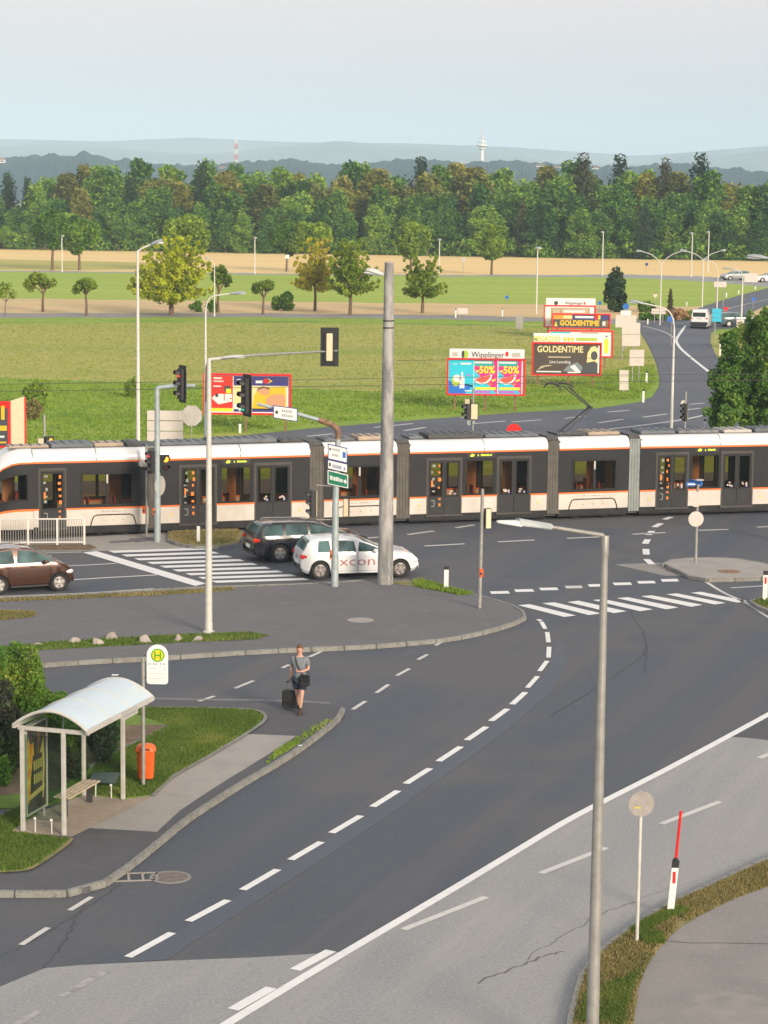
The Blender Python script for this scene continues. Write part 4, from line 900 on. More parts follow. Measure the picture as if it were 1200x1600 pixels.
# far houses on the hill
for i, (px, py, w, lab) in enumerate(((322, 266, 9, 'pale distant house left of the lattice mast'), (348, 264, 10, 'pale distant house just left of the lattice mast base'), (386, 263, 8, 'pale distant house right of the lattice mast'), (400, 266, 9, 'white distant house, rightmost by the lattice mast'),
                                      (700, 262, 8, 'small pale house below the distant hill left of the tower'), (713, 257, 5, 'narrow pale distant house beside the tower'), (845, 261, 14, 'long pale distant building with red roof right of the tower'), (870, 263, 12, 'low pale distant building with red roof further right'), (930, 264, 9, 'pale distant house above the middle of the wood'), (4, 251, 8, 'pale distant house at the left edge of the hill'))):
    Y = 2050; b = atY(px, py, Y); s = Y/FOC; w *= s; h = 3.2*s+1
    t = thing('distant_house', lab, 'house', (b.x, Y, b.z-2))
    mb = MB(); mb.box((0, 0, h/2), (w, 8, h)); mb.build('wall', 'sign_white', t)
    mb = MB(); mb.add([(-w/2-.3, -4.4, h), (w/2+.3, -4.4, h), (w/2+.3, 4.4, h), (-w/2-.3, 4.4, h), (-w/2, 0, h+1.6), (w/2, 0, h+1.6)], [(0, 1, 5, 4), (2, 3, 4, 5), (1, 2, 5), (3, 0, 4), (3, 2, 1, 0)]); mb.build('roof', 'rust', t)
    mw = MB(); mw.box((0, 0, 0), (1.0, .1, 1.2)); wo_ = mw.build('window', 'car_glass_dark'); pieces('window', wo_, [((-w/2+(k+1)*w/4, -4.03, h*0.55), 0, (1, 1, 1)) for k in range(3)], t)
# haze
hz = bpy.data.materials.new('haze_air'); hz.use_nodes = True; hn = hz.node_tree; hn.nodes.remove(hn.nodes['Principled BSDF'])
pv = hn.nodes.new('ShaderNodeVolumePrincipled'); pv.inputs['Color'].default_value = (0.62, 0.82, 1.0, 1); pv.inputs['Density'].default_value = 0.00016; pv.inputs['Anisotropy'].default_value = -0.3
hn.links.new(pv.outputs[0], hn.nodes['Material Output'].inputs['Volume'])
mb = MB(); mb.box((0, 3400, 98), (9600, 7700, 200)); hb = mb.build('haze', hz, smooth=0); hb['kind'] = 'stuff'; hb['label'] = 'pale blue haze fading the distant hills'; hb['category'] = 'haze'
# ------------------------------------------------------------------ tram
TZ = 0.16
faceline = [Vector(at(x, y, TZ)[:2]) for x, y in ((-20, 837), (241, 828.5), (495, 819), (630, 814), (864, 806.5), (991, 802), (1240, 795.5), (1400, 792), (1560, 787))]
def face_at(px, i):        # point of the near face of module i seen in image column px (at z = 1.5)
    a, b = faceline[i], faceline[i+1]
    lo, hi = -0.6, 1.6
    for _ in range(40):
        m = (lo+hi)/2; p = a.lerp(b, m)
        if proj((p.x, p.y, 1.5))[0] < px: lo = m
        else: hi = m
    return lo*(b-a).length
T0 = faceline[3]
tram = thing('tram', 'long low-floor tram in white, charcoal and orange crossing the road', 'tram', (T0.x, T0.y, 0))
W_T, SH = 2.3, 1.45
def tram_module(i, c0, c1, skirts, windows, doors, displays, nose=False):
    a, b = faceline[i], faceline[i+1]; d = (b-a).normalized(); nv = Vector((-d.y, d.x))    # nv points away from the camera
    M4 = Matrix(((d.x, nv.x, 0, a.x-T0.x), (d.y, nv.y, 0, a.y-T0.y), (0, 0, 1, 0), (0, 0, 0, 1)))
    u0, u1 = face_at(c0, i), face_at(c1, i)
    U = lambda px: face_at(px, i)
    def out(mb, name, mt, parent=tram, **k):
        mb.v = [tuple(M4 @ Vector(v)) for v in mb.v]; return mb.build(name, mt, parent, **k)
    def bx(mb, ua, ub, va, vb, za, zb): return mb.box(((ua+ub)/2, (va+vb)/2, (za+zb)/2), (ub-ua, vb-va, zb-za))
    holes = []                                   # (u0, u1, z0, z1) openings in the wall
    for p0, p1, z0, z1 in windows: holes.append((U(p0), U(p1), z0, z1))
    for D in doors: holes.append((U(D[0]), U(D[1]), 0.38, 2.68))
    def wall(v0, v1, mt_name):
        cuts = sorted(set([u0, u1]+[h[k] for h in holes for k in (0, 1)]))
        m = MB()
        for ua, ub in zip(cuts, cuts[1:]):
            if ub-ua < 0.01: continue
            hs = sorted([h for h in holes if h[0] <= ua+1e-4 and h[1] >= ub-1e-4], key=lambda h: h[2])
            z = 1.14 if not hs or hs[0][2] > 1.1 else 2.68
            for h in hs:
                if h[2] > 1.1: bx(m, ua, ub, v0, v1, z, h[2]); z = h[3]
            if z < 2.90: bx(m, ua, ub, v0, v1, z, 2.90)
        return m
    sec = out(wall(0, 0.06, ''), 'body_side', 'tram_dark')
    # far side wall with the same openings
    out(wall(W_T-0.06, W_T, ''), 'far_side', 'tram_dark')
    # white skirt panels below the belt, split by the doors
    gaps = sorted([(U(D[0]), U(D[1])) for D in doors]); segs = []; s = u0
    for g0, g1 in gaps: segs.append((s, g0)); s = g1
    segs.append((s, u1))
    for ua, ub in segs:
        if ub-ua < 0.08: continue
        for v0, v1 in ((-0.012, 0.06), (W_T-0.06, W_T+0.012)):
            m = MB(); bx(m, ua+0.01, ub-0.01, v0, v1, 0.42, 1.07); out(m, 'skirt_panel', 'tram_skirt', bevel=0.01)
            m = MB(); bx(m, ua+0.005, ub-0.005, v0-0.004*(v0 < 0), v1+0.004*(v0 > 0), 1.075, 1.135); out(m, 'orange_stripe', 'tram_orange')
    m = MB(); bx(m, u0, u1, -0.014, 0.05, 2.905, 2.965); out(m, 'orange_stripe', 'tram_orange')
    # white cove between side and roof, both sides
    prof = [(-0.010, 2.97), (-0.012, 3.06), (0.01, 3.18), (0.06, 3.28), (0.15, 3.36), (0.28, 3.41), (0.42, 3.43)]
    m = MB(); seg = 2 if not nose else 2
    for sgn in (0, 1):
        pr = [((v if not sgn else W_T-v), z) for v, z in prof]
        vs = [(u, v, z) for u in (u0, u1) for v, z in pr]; n = len(pr)
        m.add(vs, [((k, n+k, n+k+1, k+1) if not sgn else (k+1, n+k+1, n+k, k)) for k in range(n-1)])
    out(m, 'roof_cove', 'tram_white', smooth=60)
    m = MB(); bx(m, u0, u1, 0.42, W_T-0.42, 3.36, 3.425); out(m, 'roof', 'tram_roof')
    if u1-u0 > 4:
        m = MB(); k = (u0+u1)/2+0.2
        m.add([(k-.012, v-0.004, z+0.003) for v, z in prof]+[(k+.012, v-0.004, z+0.003) for v, z in prof], [(q, q+len(prof), q+len(prof)+1, q+1) for q in range(len(prof)-1)]); out(m, 'panel_joint', 'tram_trim')
    # floor, ceiling, end walls, underframe
    m = MB(); bx(m, u0, u1, 0.07, W_T-0.07, 0.36, 0.42); bx(m, u0, u1, 0.07, W_T-0.07, 2.92, 2.96); out(m, 'floor_and_ceiling', 'tram_inside')
    m = MB(); bx(m, u0+.02, u1-.02, 0.10, W_T-0.10, 0.10, 0.355); bx(m, u0, u1, 0.03, 0.10, 0.16, 0.415); out(m, 'underframe', 'tram_under')
    m = MB()
    for uu in (u0+0.06, u1-0.12):
        bx(m, uu, uu+0.05, 0.08, 0.75, 0.42, 2.9); bx(m, uu, uu+0.05, W_T-0.75, W_T-0.08, 0.42, 2.9)
    q_ = random.Random(i)
    for h in holes:
        if h[2] > 1: bx(m, h[1]-q_.uniform(.45, .75), h[1]-.12, W_T-0.3, W_T-0.24, 0.42, 2.6)
        elif q_.random() < .5: bx(m, h[1]-0.6, h[1]+0.05, W_T-0.5, W_T-0.45, 0.42, 2.9)
    out(m, 'partition', 'wood_panel')
    # seats
    for h in holes:
        if h[2] < 1: continue
        n = max(1, int((h[1]-h[0])/0.85))
        for k in range(n):
            for v in (0.45, 1.7):
                uu = h[0]+(k+0.5)*(h[1]-h[0])/n; m = MB(); bx(m, uu-.2, uu+.2, v-.2, v+.25, 0.80, 0.86); bx(m, uu-.2, uu-.14, v-.2, v+.25, 0.86, 1.50); bx(m, uu-.06, uu+.06, v-.05, v+.05, 0.42, 0.80); out(m, 'seat', 'seat_red', bevel=0.015)
    # windows
    for p0, p1, z0, z1 in windows:
        ua, ub = U(p0), U(p1)
        for v0, v1, nm in ((-0.010, 0.03, 'near'), (W_T-0.03, W_T+0.01, 'far')):
            f = MB(); t = 0.09
            for q in ((ua-.03, ua+t, z0-.03, z1+.03), (ub-t, ub+.03, z0-.03, z1+.03), (ua+t, ub-t, z0-.03, z0+t*.7), (ua+t, ub-t, z1-t*.8, z1+.03)): bx(f, q[0], q[1], v0, v1, q[2], q[3])
            if ub-ua > 1.6: um = (ua+ub)/2; bx(f, um-.06, um+.06, v0+0.001, v1-0.001, z0+t*.7, z1-t*.8)
            fo = out(f, 'window', 'rubber')
            if ub-ua > 1.6:
                g = MB(); bx(g, (ua+ub)/2-.035, (ua+ub)/2+.035, v0-.006, v0-0.001, z1-.42, z1-.08)
                if nm == 'near': out(g, 'latch', 'board_grey', fo)
            for qa, qb in (((ua+t, (ua+ub)/2-.06), ((ua+ub)/2+.06, ub-t)) if ub-ua > 1.6 else ((ua+t, ub-t),)):
                g = MB(); bx(g, qa, qb, (v0+v1)/2-.004, (v0+v1)/2+.004, z0+t*.7, z1-t*.8); out(g, 'pane', 'tram_glass', fo)
    # doors
    for D in doors:
        ua, ub, n = U(D[0]), U(D[1]), D[2]
        for side in (0, 1):
            vb = 0.005 if side == 0 else W_T-0.045
            fr = MB()
            for q in ((ua-.02, ua+.05, .38, 2.72), (ub-.05, ub+.02, .38, 2.72), (ua+.05, ub-.05, 2.62, 2.72)): bx(fr, q[0], q[1], vb-.012 if side == 0 else vb, vb+.04 if side == 0 else vb+.052, q[2], q[3])
            bx(fr, ua-.05, ub+.05, vb-.05 if side == 0 else vb, vb+.04 if side == 0 else vb+.09, .30, .378)
            fo = out(fr, 'door', 'tram_trim')
            w = (ub-ua-.10)/n
            for k in range(n):
                la, lb = ua+.05+k*w+.008, ua+.05+(k+1)*w-.008
                m = MB(); e_ = 0.085
                for q in ((la, la+e_, .38, 2.61), (lb-e_, lb, .38, 2.61), (la+e_, lb-e_, .38, 1.13), (la+e_, lb-e_, 2.53, 2.61)): bx(m, q[0], q[1], vb+.006, vb+.034, q[2], q[3])
                out(m, 'door_leaf', 'tram_door', fo)
                m = MB()
                for q in ((la+e_-.04, la+e_+.015, 1.10, 2.56), (lb-e_-.015, lb-e_+.04, 1.10, 2.56), (la+e_, lb-e_, 1.10, 1.16), (la+e_, lb-e_, 2.50, 2.56)): bx(m, q[0], q[1], vb+.001, vb+.040, q[2], q[3])
                out(m, 'glass_seal', 'rubber', fo)
                m = MB(); bx(m, la+e_+.015, lb-e_-.015, vb+.016, vb+.022, 1.16, 2.50); out(m, 'door_glass', 'tram_glass', fo)
                if side == 0:
                    q2 = random.Random(i*10+k)
                    if k == 0 and D[3]:
                        m = MB(); mp_ = MB(); z = 2.44; uc = lb-e_-.10
                        while z > 1.25:
                            h = q2.uniform(.06, .15); m.box((uc+q2.uniform(-.04, .04), vb+.009, z-h/2), (q2.uniform(.05, .13), .006, h)); z -= h+q2.uniform(.10, .22)
                        m.box((la+e_+.08, vb+.009, 1.66), (.07, .006, .26)); m.box((uc, vb-.002, 1.02), (.09, .008, .07)); m.box((uc, vb-.002, 0.78), (.08, .008, .12))
                        out(m, 'orange_sticker', 'sticker_orange', fo)
                        z = 2.44
                        while z > 1.22:
                            h = q2.uniform(.05, .13); mp_.box((la+e_+.11+q2.uniform(-.04, .05), vb+.0095, z-h/2), (q2.uniform(.06, .13), .005, h)); z -= h+q2.uniform(.10, .2)
                        for q in ((la+.20, .96, .14, .03), (la+.26, .84, .03, .22), (la+.20, .72, .14, .03)): mp_.box((q[0], vb-.002, q[1]), (q[2], .006, q[3]))
                        tag(out(mp_, 'pale_sticker', 'bellows_pale', fo), kind='stuff')
                    elif n == 2 or True:
                        m = MB()
                        for kk in range(5): m.box(((la+lb)/2+q2.uniform(-.10, .12), vb+.009, 1.28+q2.uniform(-.06, .10)), (.07, .006, .06))
                        out(m, 'round_stickers', 'sticker_pale', fo)
                        m = MB(); m.box(((la+lb)/2+.12, vb+.0085, 1.22), (.08, .006, .07)); out(m, 'violet_sticker', 'sticker_violet', fo)
    for p0, p1 in displays:
        ua, ub = U(p0), U(p1); m = MB(); bx(m, ua-.12, ub+.12, -0.016, 0.0, 2.70, 2.895); dp = out(m, 'destination_display', 'black_plastic')
        m = MB(); x = ua
        m.add([(ua, -.019, 2.74), (ua+.14, -.019, 2.74), (ua+.19, -.019, 2.82), (ua+.08, -.019, 2.86), (ua, -.019, 2.80)], [(0, 1, 2, 3, 4)])
        scribble(m, ua+.32, ub-.02, 2.755, .085, -.019, seed=3)
        out(m, 'lit_lettering', 'display_yellow', dp)
    for px in skirts:           # yellow turn lamps
        m = MB(); uu = U(px); m.lathe([(.045, 0), (.04, .02)], 12, Matrix.Translation((uu, -0.012, .76)) @ Matrix.Rotation(R(90), 4, 'X')); out(m, 'turn_lamp', 'yellow')
    return U, out, bx, u0, u1
def bogie(U, out, bx, p0, p1):
    ua, ub = U(p0), U(p1); m = MB()
    m.tube([(ua+.02, -.022, .36), (ua+.08, -.024, .60), (ua+.16, -.026, .79), (ua+.30, -.026, .84), (ub-.30, -.026, .84), (ub-.16, -.026, .79), (ub-.08, -.024, .60), (ub-.02, -.022, .36)], .022, 6); out(m, 'bogie_cover_seal', 'rubber')
    for uu in (ua+.45, ub-.45):
        m = MB(); m.lathe([(.22, -.05), (.30, -.04), (.30, .05), (.22, .06)], 18, Matrix.Translation((uu, .25, .31)) @ Matrix.Rotation(R(90), 4, 'X')); out(m, 'wheel', 'tram_under')
    m = MB()
    for k in range(3): m.lathe([(.02, 0), (.018, .01)], 8, Matrix.Translation((ua+(ub-ua)*(.3+.2*k), -0.012, .62)) @ Matrix.Rotation(R(90), 4, 'X'))
    out(m, 'cover_bolts', 'tram_trim')
    m = MB(); scribble(m, (ua+ub)/2-.45, (ua+ub)/2+.45, .95, .05, -.016, seed=5); out(m, 'small_print', 'grey_print')
def bellows(px0, px1, i, mt='bellows'):
    pa = faceline[i]; a, b = faceline[i-1], faceline[i]; d1 = (b-a).normalized(); c = faceline[i+1]; d2 = (c-b).normalized()
    n = Vector((-d1.y-d2.y, d1.x+d2.x)).normalized(); d = (d1+d2).normalized()
    L = (px1-px0)/FOC*b.y*1.02; m = MB(); k = 9
    for j in range(k):
        u = -L/2+(j+.5)*L/k; g = 0.045 if j % 2 else 0.025
        c_ = b-T0+d*u+n*(W_T/2)
        m.box((c_.x, c_.y, 1.78), (L/k*0.98, W_T-2*g, 3.05+0.02*(j % 2)), rz=math.atan2(d.y, d.x))
    bo = m.build('articulation_bellows', mt, tram)
    m = MB(); c_ = b-T0+n*(W_T/2); m.box((c_.x, c_.y, 3.40), (L*0.9, W_T-0.5, 0.16), rz=math.atan2(d.y, d.x)); m.build('joint_cover', 'dark_metal', bo); m = MB(); m.box((c_.x, c_.y, 0.22), (L*1.1, W_T-0.4, 0.15), rz=math.atan2(d.y, d.x)); m.build('joint_skirt', 'dark_metal', bo)
u_ = tram_module(0, 52, 232, [], [(126, 209, 1.20, 2.50)], [(61, 103, 1, True)], [])
bogie(u_[0], u_[1], u_[2], 140, 214)
U1 = u_
u_ = tram_module(1, 250, 484, [267, 468], [(343, 394, 1.15, 2.62)], [(281, 338, 2, True), (398, 455, 2, False)], [(353, 386)])
u_ = tram_module(2, 506, 620, [], [(521, 602, 1.20, 2.50)], [], []); bogie(u_[0], u_[1], u_[2], 523, 604)
u_ = tram_module(3, 640, 855, [655, 841], [(725, 773, 1.15, 2.62)], [(667, 721, 2, True), (777, 829, 2, False)], [(734, 768)])
u_ = tram_module(4, 873, 982, [], [(893, 964, 1.20, 2.50)], [], []); bogie(u_[0], u_[1], u_[2], 888, 966)
PANT = u_
u_ = tram_module(5, 1000, 1231, [1014, 1188], [(1078, 1125, 1.15, 2.62)], [(1025, 1075, 2, True), (1127, 1176, 2, False)], [(1089, 1117)])
u_ = tram_module(6, 1249, 1390, [], [(1275, 1340, 1.20, 2.50)], [], [])
LAST = u_
for p0, p1, i, mt in ((231, 251, 1, 'bellows'), (483, 507, 2, 'bellows'), (619, 641, 3, 'bellows'), (854, 874, 4, 'bellows'), (981, 1001, 5, 'bellows_pale'), (1230, 1250, 6, 'bellows')): bellows(p0, p1, i, mt)
# driver's cabs: lofted noses
def nose(U, out, u_in, dirn):
    """loft from the body end towards the nose; dirn = -1 left end, +1 right end"""
    L = 2.0; st = [0, .22, .5, .8, 1.15, 1.42, 1.65, 1.82, 1.93, 1.99]
    def sec(t):
        k = max(0, (t-.7)/(L-.7)); inset = 0.30*k**1.8+0.5*max(0, (t-1.65)/.35)**1.5
        return inset
    def topz(t): return 3.43 if t < .3 else 3.43-1.5*((t-.3)/(L-.3))**2.6
    zs = [0.35, 0.42, 0.75, 1.05, 1.14, 1.5, 2.0, 2.5, 2.90, 2.965, 3.1, 3.25, 3.36, 3.43]
    def pt(t, z, side):
        tz = topz(t); zz = 0.35+(z-0.35)*min(1, (tz-0.35)/(3.43-0.35))
        v = sec(t); v += 0.42*max(0, (z-3.0)/.43)**2.2
        return (u_in+dirn*t, v if side == 0 else W_T-v, zz)
    cols = {'tram_skirt': (0, 3), 'tram_orange': (3, 4), 'tram_dark': (4, 8), 'tram_orange2': (8, 9), 'tram_white': (9, 13)}
    names = {'tram_skirt': 'nose_skirt', 'tram_orange': 'orange_stripe', 'tram_dark': 'cab_side', 'tram_orange2': 'orange_stripe', 'tram_white': 'nose_top'}
    for c, (a, b) in cols.items():
        m = MB()
        for side in (0, 1):
            vs = [pt(t, z, side) for t in st for z in zs[a:b+1]]; n = b-a+1
            fs = []
            for q in range(len(st)-1):
                for k in range(n-1):
                    if c == 'tram_dark' and 0.22 <= st[q] < 1.42 and 1.5 <= zs[a+k] < 2.5: continue    # cab window opening
                    f = (q*n+k, (q+1)*n+k, (q+1)*n+k+1, q*n+k+1); fs.append(f if (side == 0) == (dirn > 0) else f[::-1])
            m.add(vs, fs)
        if c == 'tram_white':
            n = len(st); vs = [pt(t, 3.43, 0) for t in st]+[pt(t, 3.43, 1) for t in st]; m.add(vs, [(k, k+1, n+k+1, n+k) for k in range(n-1)])
        out(m, names[c], 'tram_orange' if c == 'tram_orange2' else c, smooth=50)
    # windscreen and front
    e0 = [pt(st[-1], z, 0) for z in zs]; e1 = [pt(st[-1], z, 1) for z in zs]; n = len(zs); m = MB(); m.add(e0+e1, [(k, k+1, n+k+1, n+k) for k in range(0, 4)]); out(m, 'front_apron', 'tram_skirt')
    m = MB(); m.add(e0+e1, [(k, k+1, n+k+1, n+k) for k in range(4, n-1)]); out(m, 'windscreen', 'car_glass_dark')
    for side in (0, 1):
        m = MB(); tt = [t for t in st if .22 <= t <= 1.42]; vs = []
        for t in tt:
            for z in (1.5, 2.5):
                p = pt(t, z, side); vs.append((p[0], p[1]+(.004 if side == 0 else -.004), p[2]))
        m.add(vs, [(2*k, 2*k+2, 2*k+3, 2*k+1) for k in range(len(tt)-1)])
        w = out(m, 'cab_window', 'tram_glass')
        m = MB(); sgn = -.012 if side == 0 else .012
        lo = [Vector(pt(t, 1.5, side))+Vector((0, sgn, 0)) for t in tt]; hi = [Vector(pt(t, 2.5, side))+Vector((0, sgn, 0)) for t in tt]
        m.tube(lo, .035, 6); m.tube(hi, .035, 6); m.tube([lo[0], hi[0]], .04, 6); m.tube([lo[-1], hi[-1]], .045, 6); out(m, 'window_seal', 'rubber', w)
    m = MB(); m.box((u_in+dirn*0.8, W_T/2, .5), (1.5, W_T-.8, .25)); m.box((u_in+dirn*1.3, W_T/2, 1.15), (.7, W_T-1.0, .30)); m.box((u_in+dirn*0.5, W_T/2, 1.3), (.12, .5, .8)); out(m, 'driver_desk', 'seat_red')
    m = MB(); m.box((u_in+dirn*0.7, W_T-.4, 1.7), (.5, .06, 1.6)); out(m, 'partition', 'wood_panel')
    m = MB(); m.box((u_in+dirn*0.85, W_T/2, .25), (1.6, W_T-.9, .28)); out(m, 'underframe', 'tram_under')
nose(U1[0], U1[1], U1[3], -1)
nose(LAST[0], LAST[1], LAST[4], 1)
# roof equipment
def roofbox(px0, px1, i, v0, v1, h, mt, lift=0.0):
    a, b = faceline[i], faceline[i+1]; d = (b-a).normalized(); nv = Vector((-d.y, d.x)); ua, ub = face_at(px0, i), face_at(px1, i)
    c = a-T0+d*((ua+ub)/2)+nv*((v0+v1)/2); m = MB(); m.box((c.x, c.y, 3.44+h/2+lift), (ub-ua, v1-v0, h), rz=math.atan2(d.y, d.x))
    r_ = m.build('roof_unit', mt, tram, bevel=0.03)
    m = MB()
    for k in range(int((ub-ua)/0.35)):
        p = a-T0+d*(ua+.2+k*.35)+nv*((v0+v1)/2); m.box((p.x, p.y, 3.445+h+lift), (.05, (v1-v0)*.8, .03), rz=math.atan2(d.y, d.x))
    m.build('cooling_fins', 'dark_metal', r_)
for q in ((18, 82, 0, .7, 1.5, .12, 'tram_roof_tan'), (84, 150, 0, .5, 1.9, .22, 'tram_roof_box'), (152, 198, 0, .6, 1.6, .20, 'tram_roof_tan'), (202, 228, 0, .5, 1.8, .20, 'dark_metal'), (256, 330, 1, .5, 1.8, .16, 'tram_roof_box'), (336, 440, 1, .7, 1.9, .24, 'tram_roof_box'), (444, 480, 1, .6, 1.6, .12, 'dark_metal'),
          (512, 560, 2, .5, 1.8, .14, 'tram_roof_box'), (566, 612, 2, .6, 1.8, .22, 'tram_roof_tan'), (645, 668, 3, .6, 1.8, .14, 'tram_roof_box'), (674, 760, 3, .5, 1.8, .26, 'dark_metal'), (764, 848, 3, .6, 1.9, .16, 'tram_roof_box'), (878, 900, 4, .6, 1.7, .16, 'tram_roof_box'), (926, 976, 4, .6, 1.9, .18, 'tram_roof_tan'),
          (1006, 1060, 5, .5, 1.8, .20, 'tram_roof_box'), (1066, 1130, 5, .6, 1.7, .16, 'tram_roof'), (1136, 1180, 5, .5, 1.8, .18, 'board_grey'), (1186, 1226, 5, .6, 1.8, .22, 'tram_roof_box')):
    roofbox(q[0], q[1], q[2], q[3], q[4], q[5]*.7, q[6])
# pantograph (raised against the wire)
WIRE_Z = 5.62
def pant():
    a, b = faceline[4], faceline[5]; d = (b-a).normalized(); nv = Vector((-d.y, d.x))
    g = lambda px, v, z: Vector((*(a-T0+d*face_at(px, 4)+nv*v), z))
    m = MB(); m.box(tuple(g(900, 1.15, 3.50)), (1.3, 1.1, .08), rz=math.atan2(d.y, d.x)); base = m.build('pantograph_base', 'dark_metal', tram)
    m = MB()
    for v in (.85, 1.45): m.tube([g(893, v, 3.54), g(936, v*.5+.575, 4.55)], .04, 6)
    m.tube([g(893, .7, 3.56), g(893, 1.6, 3.56)], .05, 6); m.tube([g(936, .9, 4.55), g(936, 1.4, 4.55)], .05, 8); m.build('lower_arm', 'dark_metal', base)
    m = MB()
    for v in (1.0, 1.3): m.tube([g(936, v, 4.58), g(897, (v-1.15)*2.2+1.15, WIRE_Z-.16)], .03, 6)
    m.build('upper_arm', 'dark_metal', base)
    for px in (878, 897):
        m = MB(); m.tube([g(px-2, .25, WIRE_Z-.26), g(px, .42, WIRE_Z-.10), g(px, .6, WIRE_Z-.045), g(px, 1.7, WIRE_Z-.045), g(px, 1.88, WIRE_Z-.10), g(px-2, 2.05, WIRE_Z-.26)], .035, 6); m.build('contact_strip', 'wire', base)
    m = MB(); m.tube([g(866, .5, WIRE_Z-.12), g(905, .5, WIRE_Z-.10)], .02, 5); m.tube([g(866, 1.8, WIRE_Z-.12), g(905, 1.8, WIRE_Z-.10)], .02, 5); m.build('strip_carrier', 'wire', base)
pant()
# rails and overhead wires follow the tram
mid = [];
for i, p in enumerate(faceline):
    a, b = faceline[max(0, i-1)], faceline[min(len(faceline)-1, i+1)]; d = (b-a).normalized(); mid.append(p+Vector((-d.y, d.x))*1.15)
ext0 = mid[0]-(mid[1]-mid[0]).normalized()*30; ext1 = mid[-1]+(mid[-1]-mid[-2]).normalized()*25
path = [ext0]+mid+[ext1]
for k, off in enumerate((0, 3.4)):
    cl_ = [p+Vector((0, off)) for p in path]
    for s in (-.5, .5):
        mb = MB(); ribbon_mesh(mb, [p+Vector((0, s)) for p in cl_], 0.07, 0.012); mb.build('rail', 'rail_steel', road)
WY = [Vector((p.x, p.y)) for p in path]
for k, (off, z, lab) in enumerate(((0, WIRE_Z, 'contact wire touching the pantograph above the tram'), (3.4, WIRE_Z, 'contact wire of the second track just behind the tram'))):
    mb = MB(); pts = [Vector((p.x, p.y+off, z)) for p in WY]
    mb.tube(pts, 0.012, 5); tag(mb.build('overhead_wire', 'wire'), lab, 'wire')
mb = MB(); mb.tube([Vector((p.x, p.y+3.4, WIRE_Z+0.75)) for p in WY[4:]], 0.010, 5); tag(mb.build('overhead_wire', 'wire'), 'thin carrier wire above the second track at the right', 'wire')
# ------------------------------------------------------------------ street furniture
def pole_lean(base, H, r0, r1, name, mt, parent, n=12):
    mb = MB(); mb.tube([(0, 0, -0.15), (0, 0, H*.5), (0, 0, H)], [r0, (r0+r1)/2, r1], n); return mb.build(name, mt, parent)
def loc(base, px, py, dY=0.0):       # image point at the depth of base (+dY), in the thing's own frame
    p = atY(px, py, base.y+dY); return Vector((p.x-base.x, dY, p.z-base.z))
def lamp_head(parent, c, d, L, w, h, mt='lamp_shell', name='lamp_head', tilt=0.0):
    """cobra head: c = inner end, d = direction, with a paler glass below"""
    d = Vector(d).normalized(); s = d.cross(Vector((0, 0, 1))).normalized(); up = s.cross(d)
    M3 = Matrix((( d.x, s.x, up.x, c[0]), (d.y, s.y, up.y, c[1]), (d.z, s.z, up.z, c[2]), (0, 0, 0, 1)))
    m = MB(); secs = [(0, .25, .35), (.12, .5, .7), (.4, .9, 1.0), (.7, 1.0, .95), (.92, .75, .6), (1.0, .35, .3)]; n = 10; vs = []
    for t, a, b in secs:
        for k in range(n):
            th = 2*math.pi*k/n; vs.append(M3 @ Vector((t*L, math.cos(th)*w/2*a, (math.sin(th)*h/2*b if math.sin(th) > 0 else math.sin(th)*h/2*b*.45))))
    m.add(vs, [(i*n+k, (i+1)*n+k, (i+1)*n+(k+1) % n, i*n+(k+1) % n) for i in range(len(secs)-1) for k in range(n)]+[tuple(range(n)), tuple((len(secs)-1)*n+k for k in range(n))[::-1]])
    o = m.build(name, mt, parent, smooth=50)
    g = MB(); g.ball(M3 @ Vector((.6*L, 0, -h*.12)), (L*.3*abs(d.x)+.12, w*.38, h*.28), 10, 6); g.build('lamp_glass', 'lamp_glass', o)
    return o
def street_lamp(label, base_px, top_px, mt, r0, r1, heads=(), group=None, arm=None, zbase=0.0, name='street_lamp', hmt='lamp_shell'):
    """heads: list of (path of image points for the arm, head inner px, head outer px, width m, height m)"""
    b = at(*base_px, zbase); H = ztop(b, top_px[1])-zbase
    t = thing(name, label, 'street lamp', b, 0, group)
    pole_lean(b, H, r0, r1, 'pole', mt, t, 12)
    m = MB(); m.lathe([(r0*1.6, 0), (r0*1.6, .04), (r0*1.04, .05), (r0*1.04, .3), (r0, .31)], 12); m.build('pole_base', mt, t)
    for path, a, c, w, h in heads:
        if path:
            q = [loc(b, *p) for p in path]; q[0] = Vector((0, 0, q[0].z)); q = [Vector(v) for v in q]
            sm_ = smooth_line([(v.x, v.z) for v in q], 5) if len(q) > 2 else [(v.x, v.z) for v in q]
            mb = MB(); mb.tube([Vector((x, 0, z)) for x, z in sm_], max(r1*.75, .028), 8); mb.build('arm', mt, t)
        A, C = loc(b, *a), loc(b, *c); lamp_head(t, A, C-A, (C-A).length, w, h, hmt)
    return t
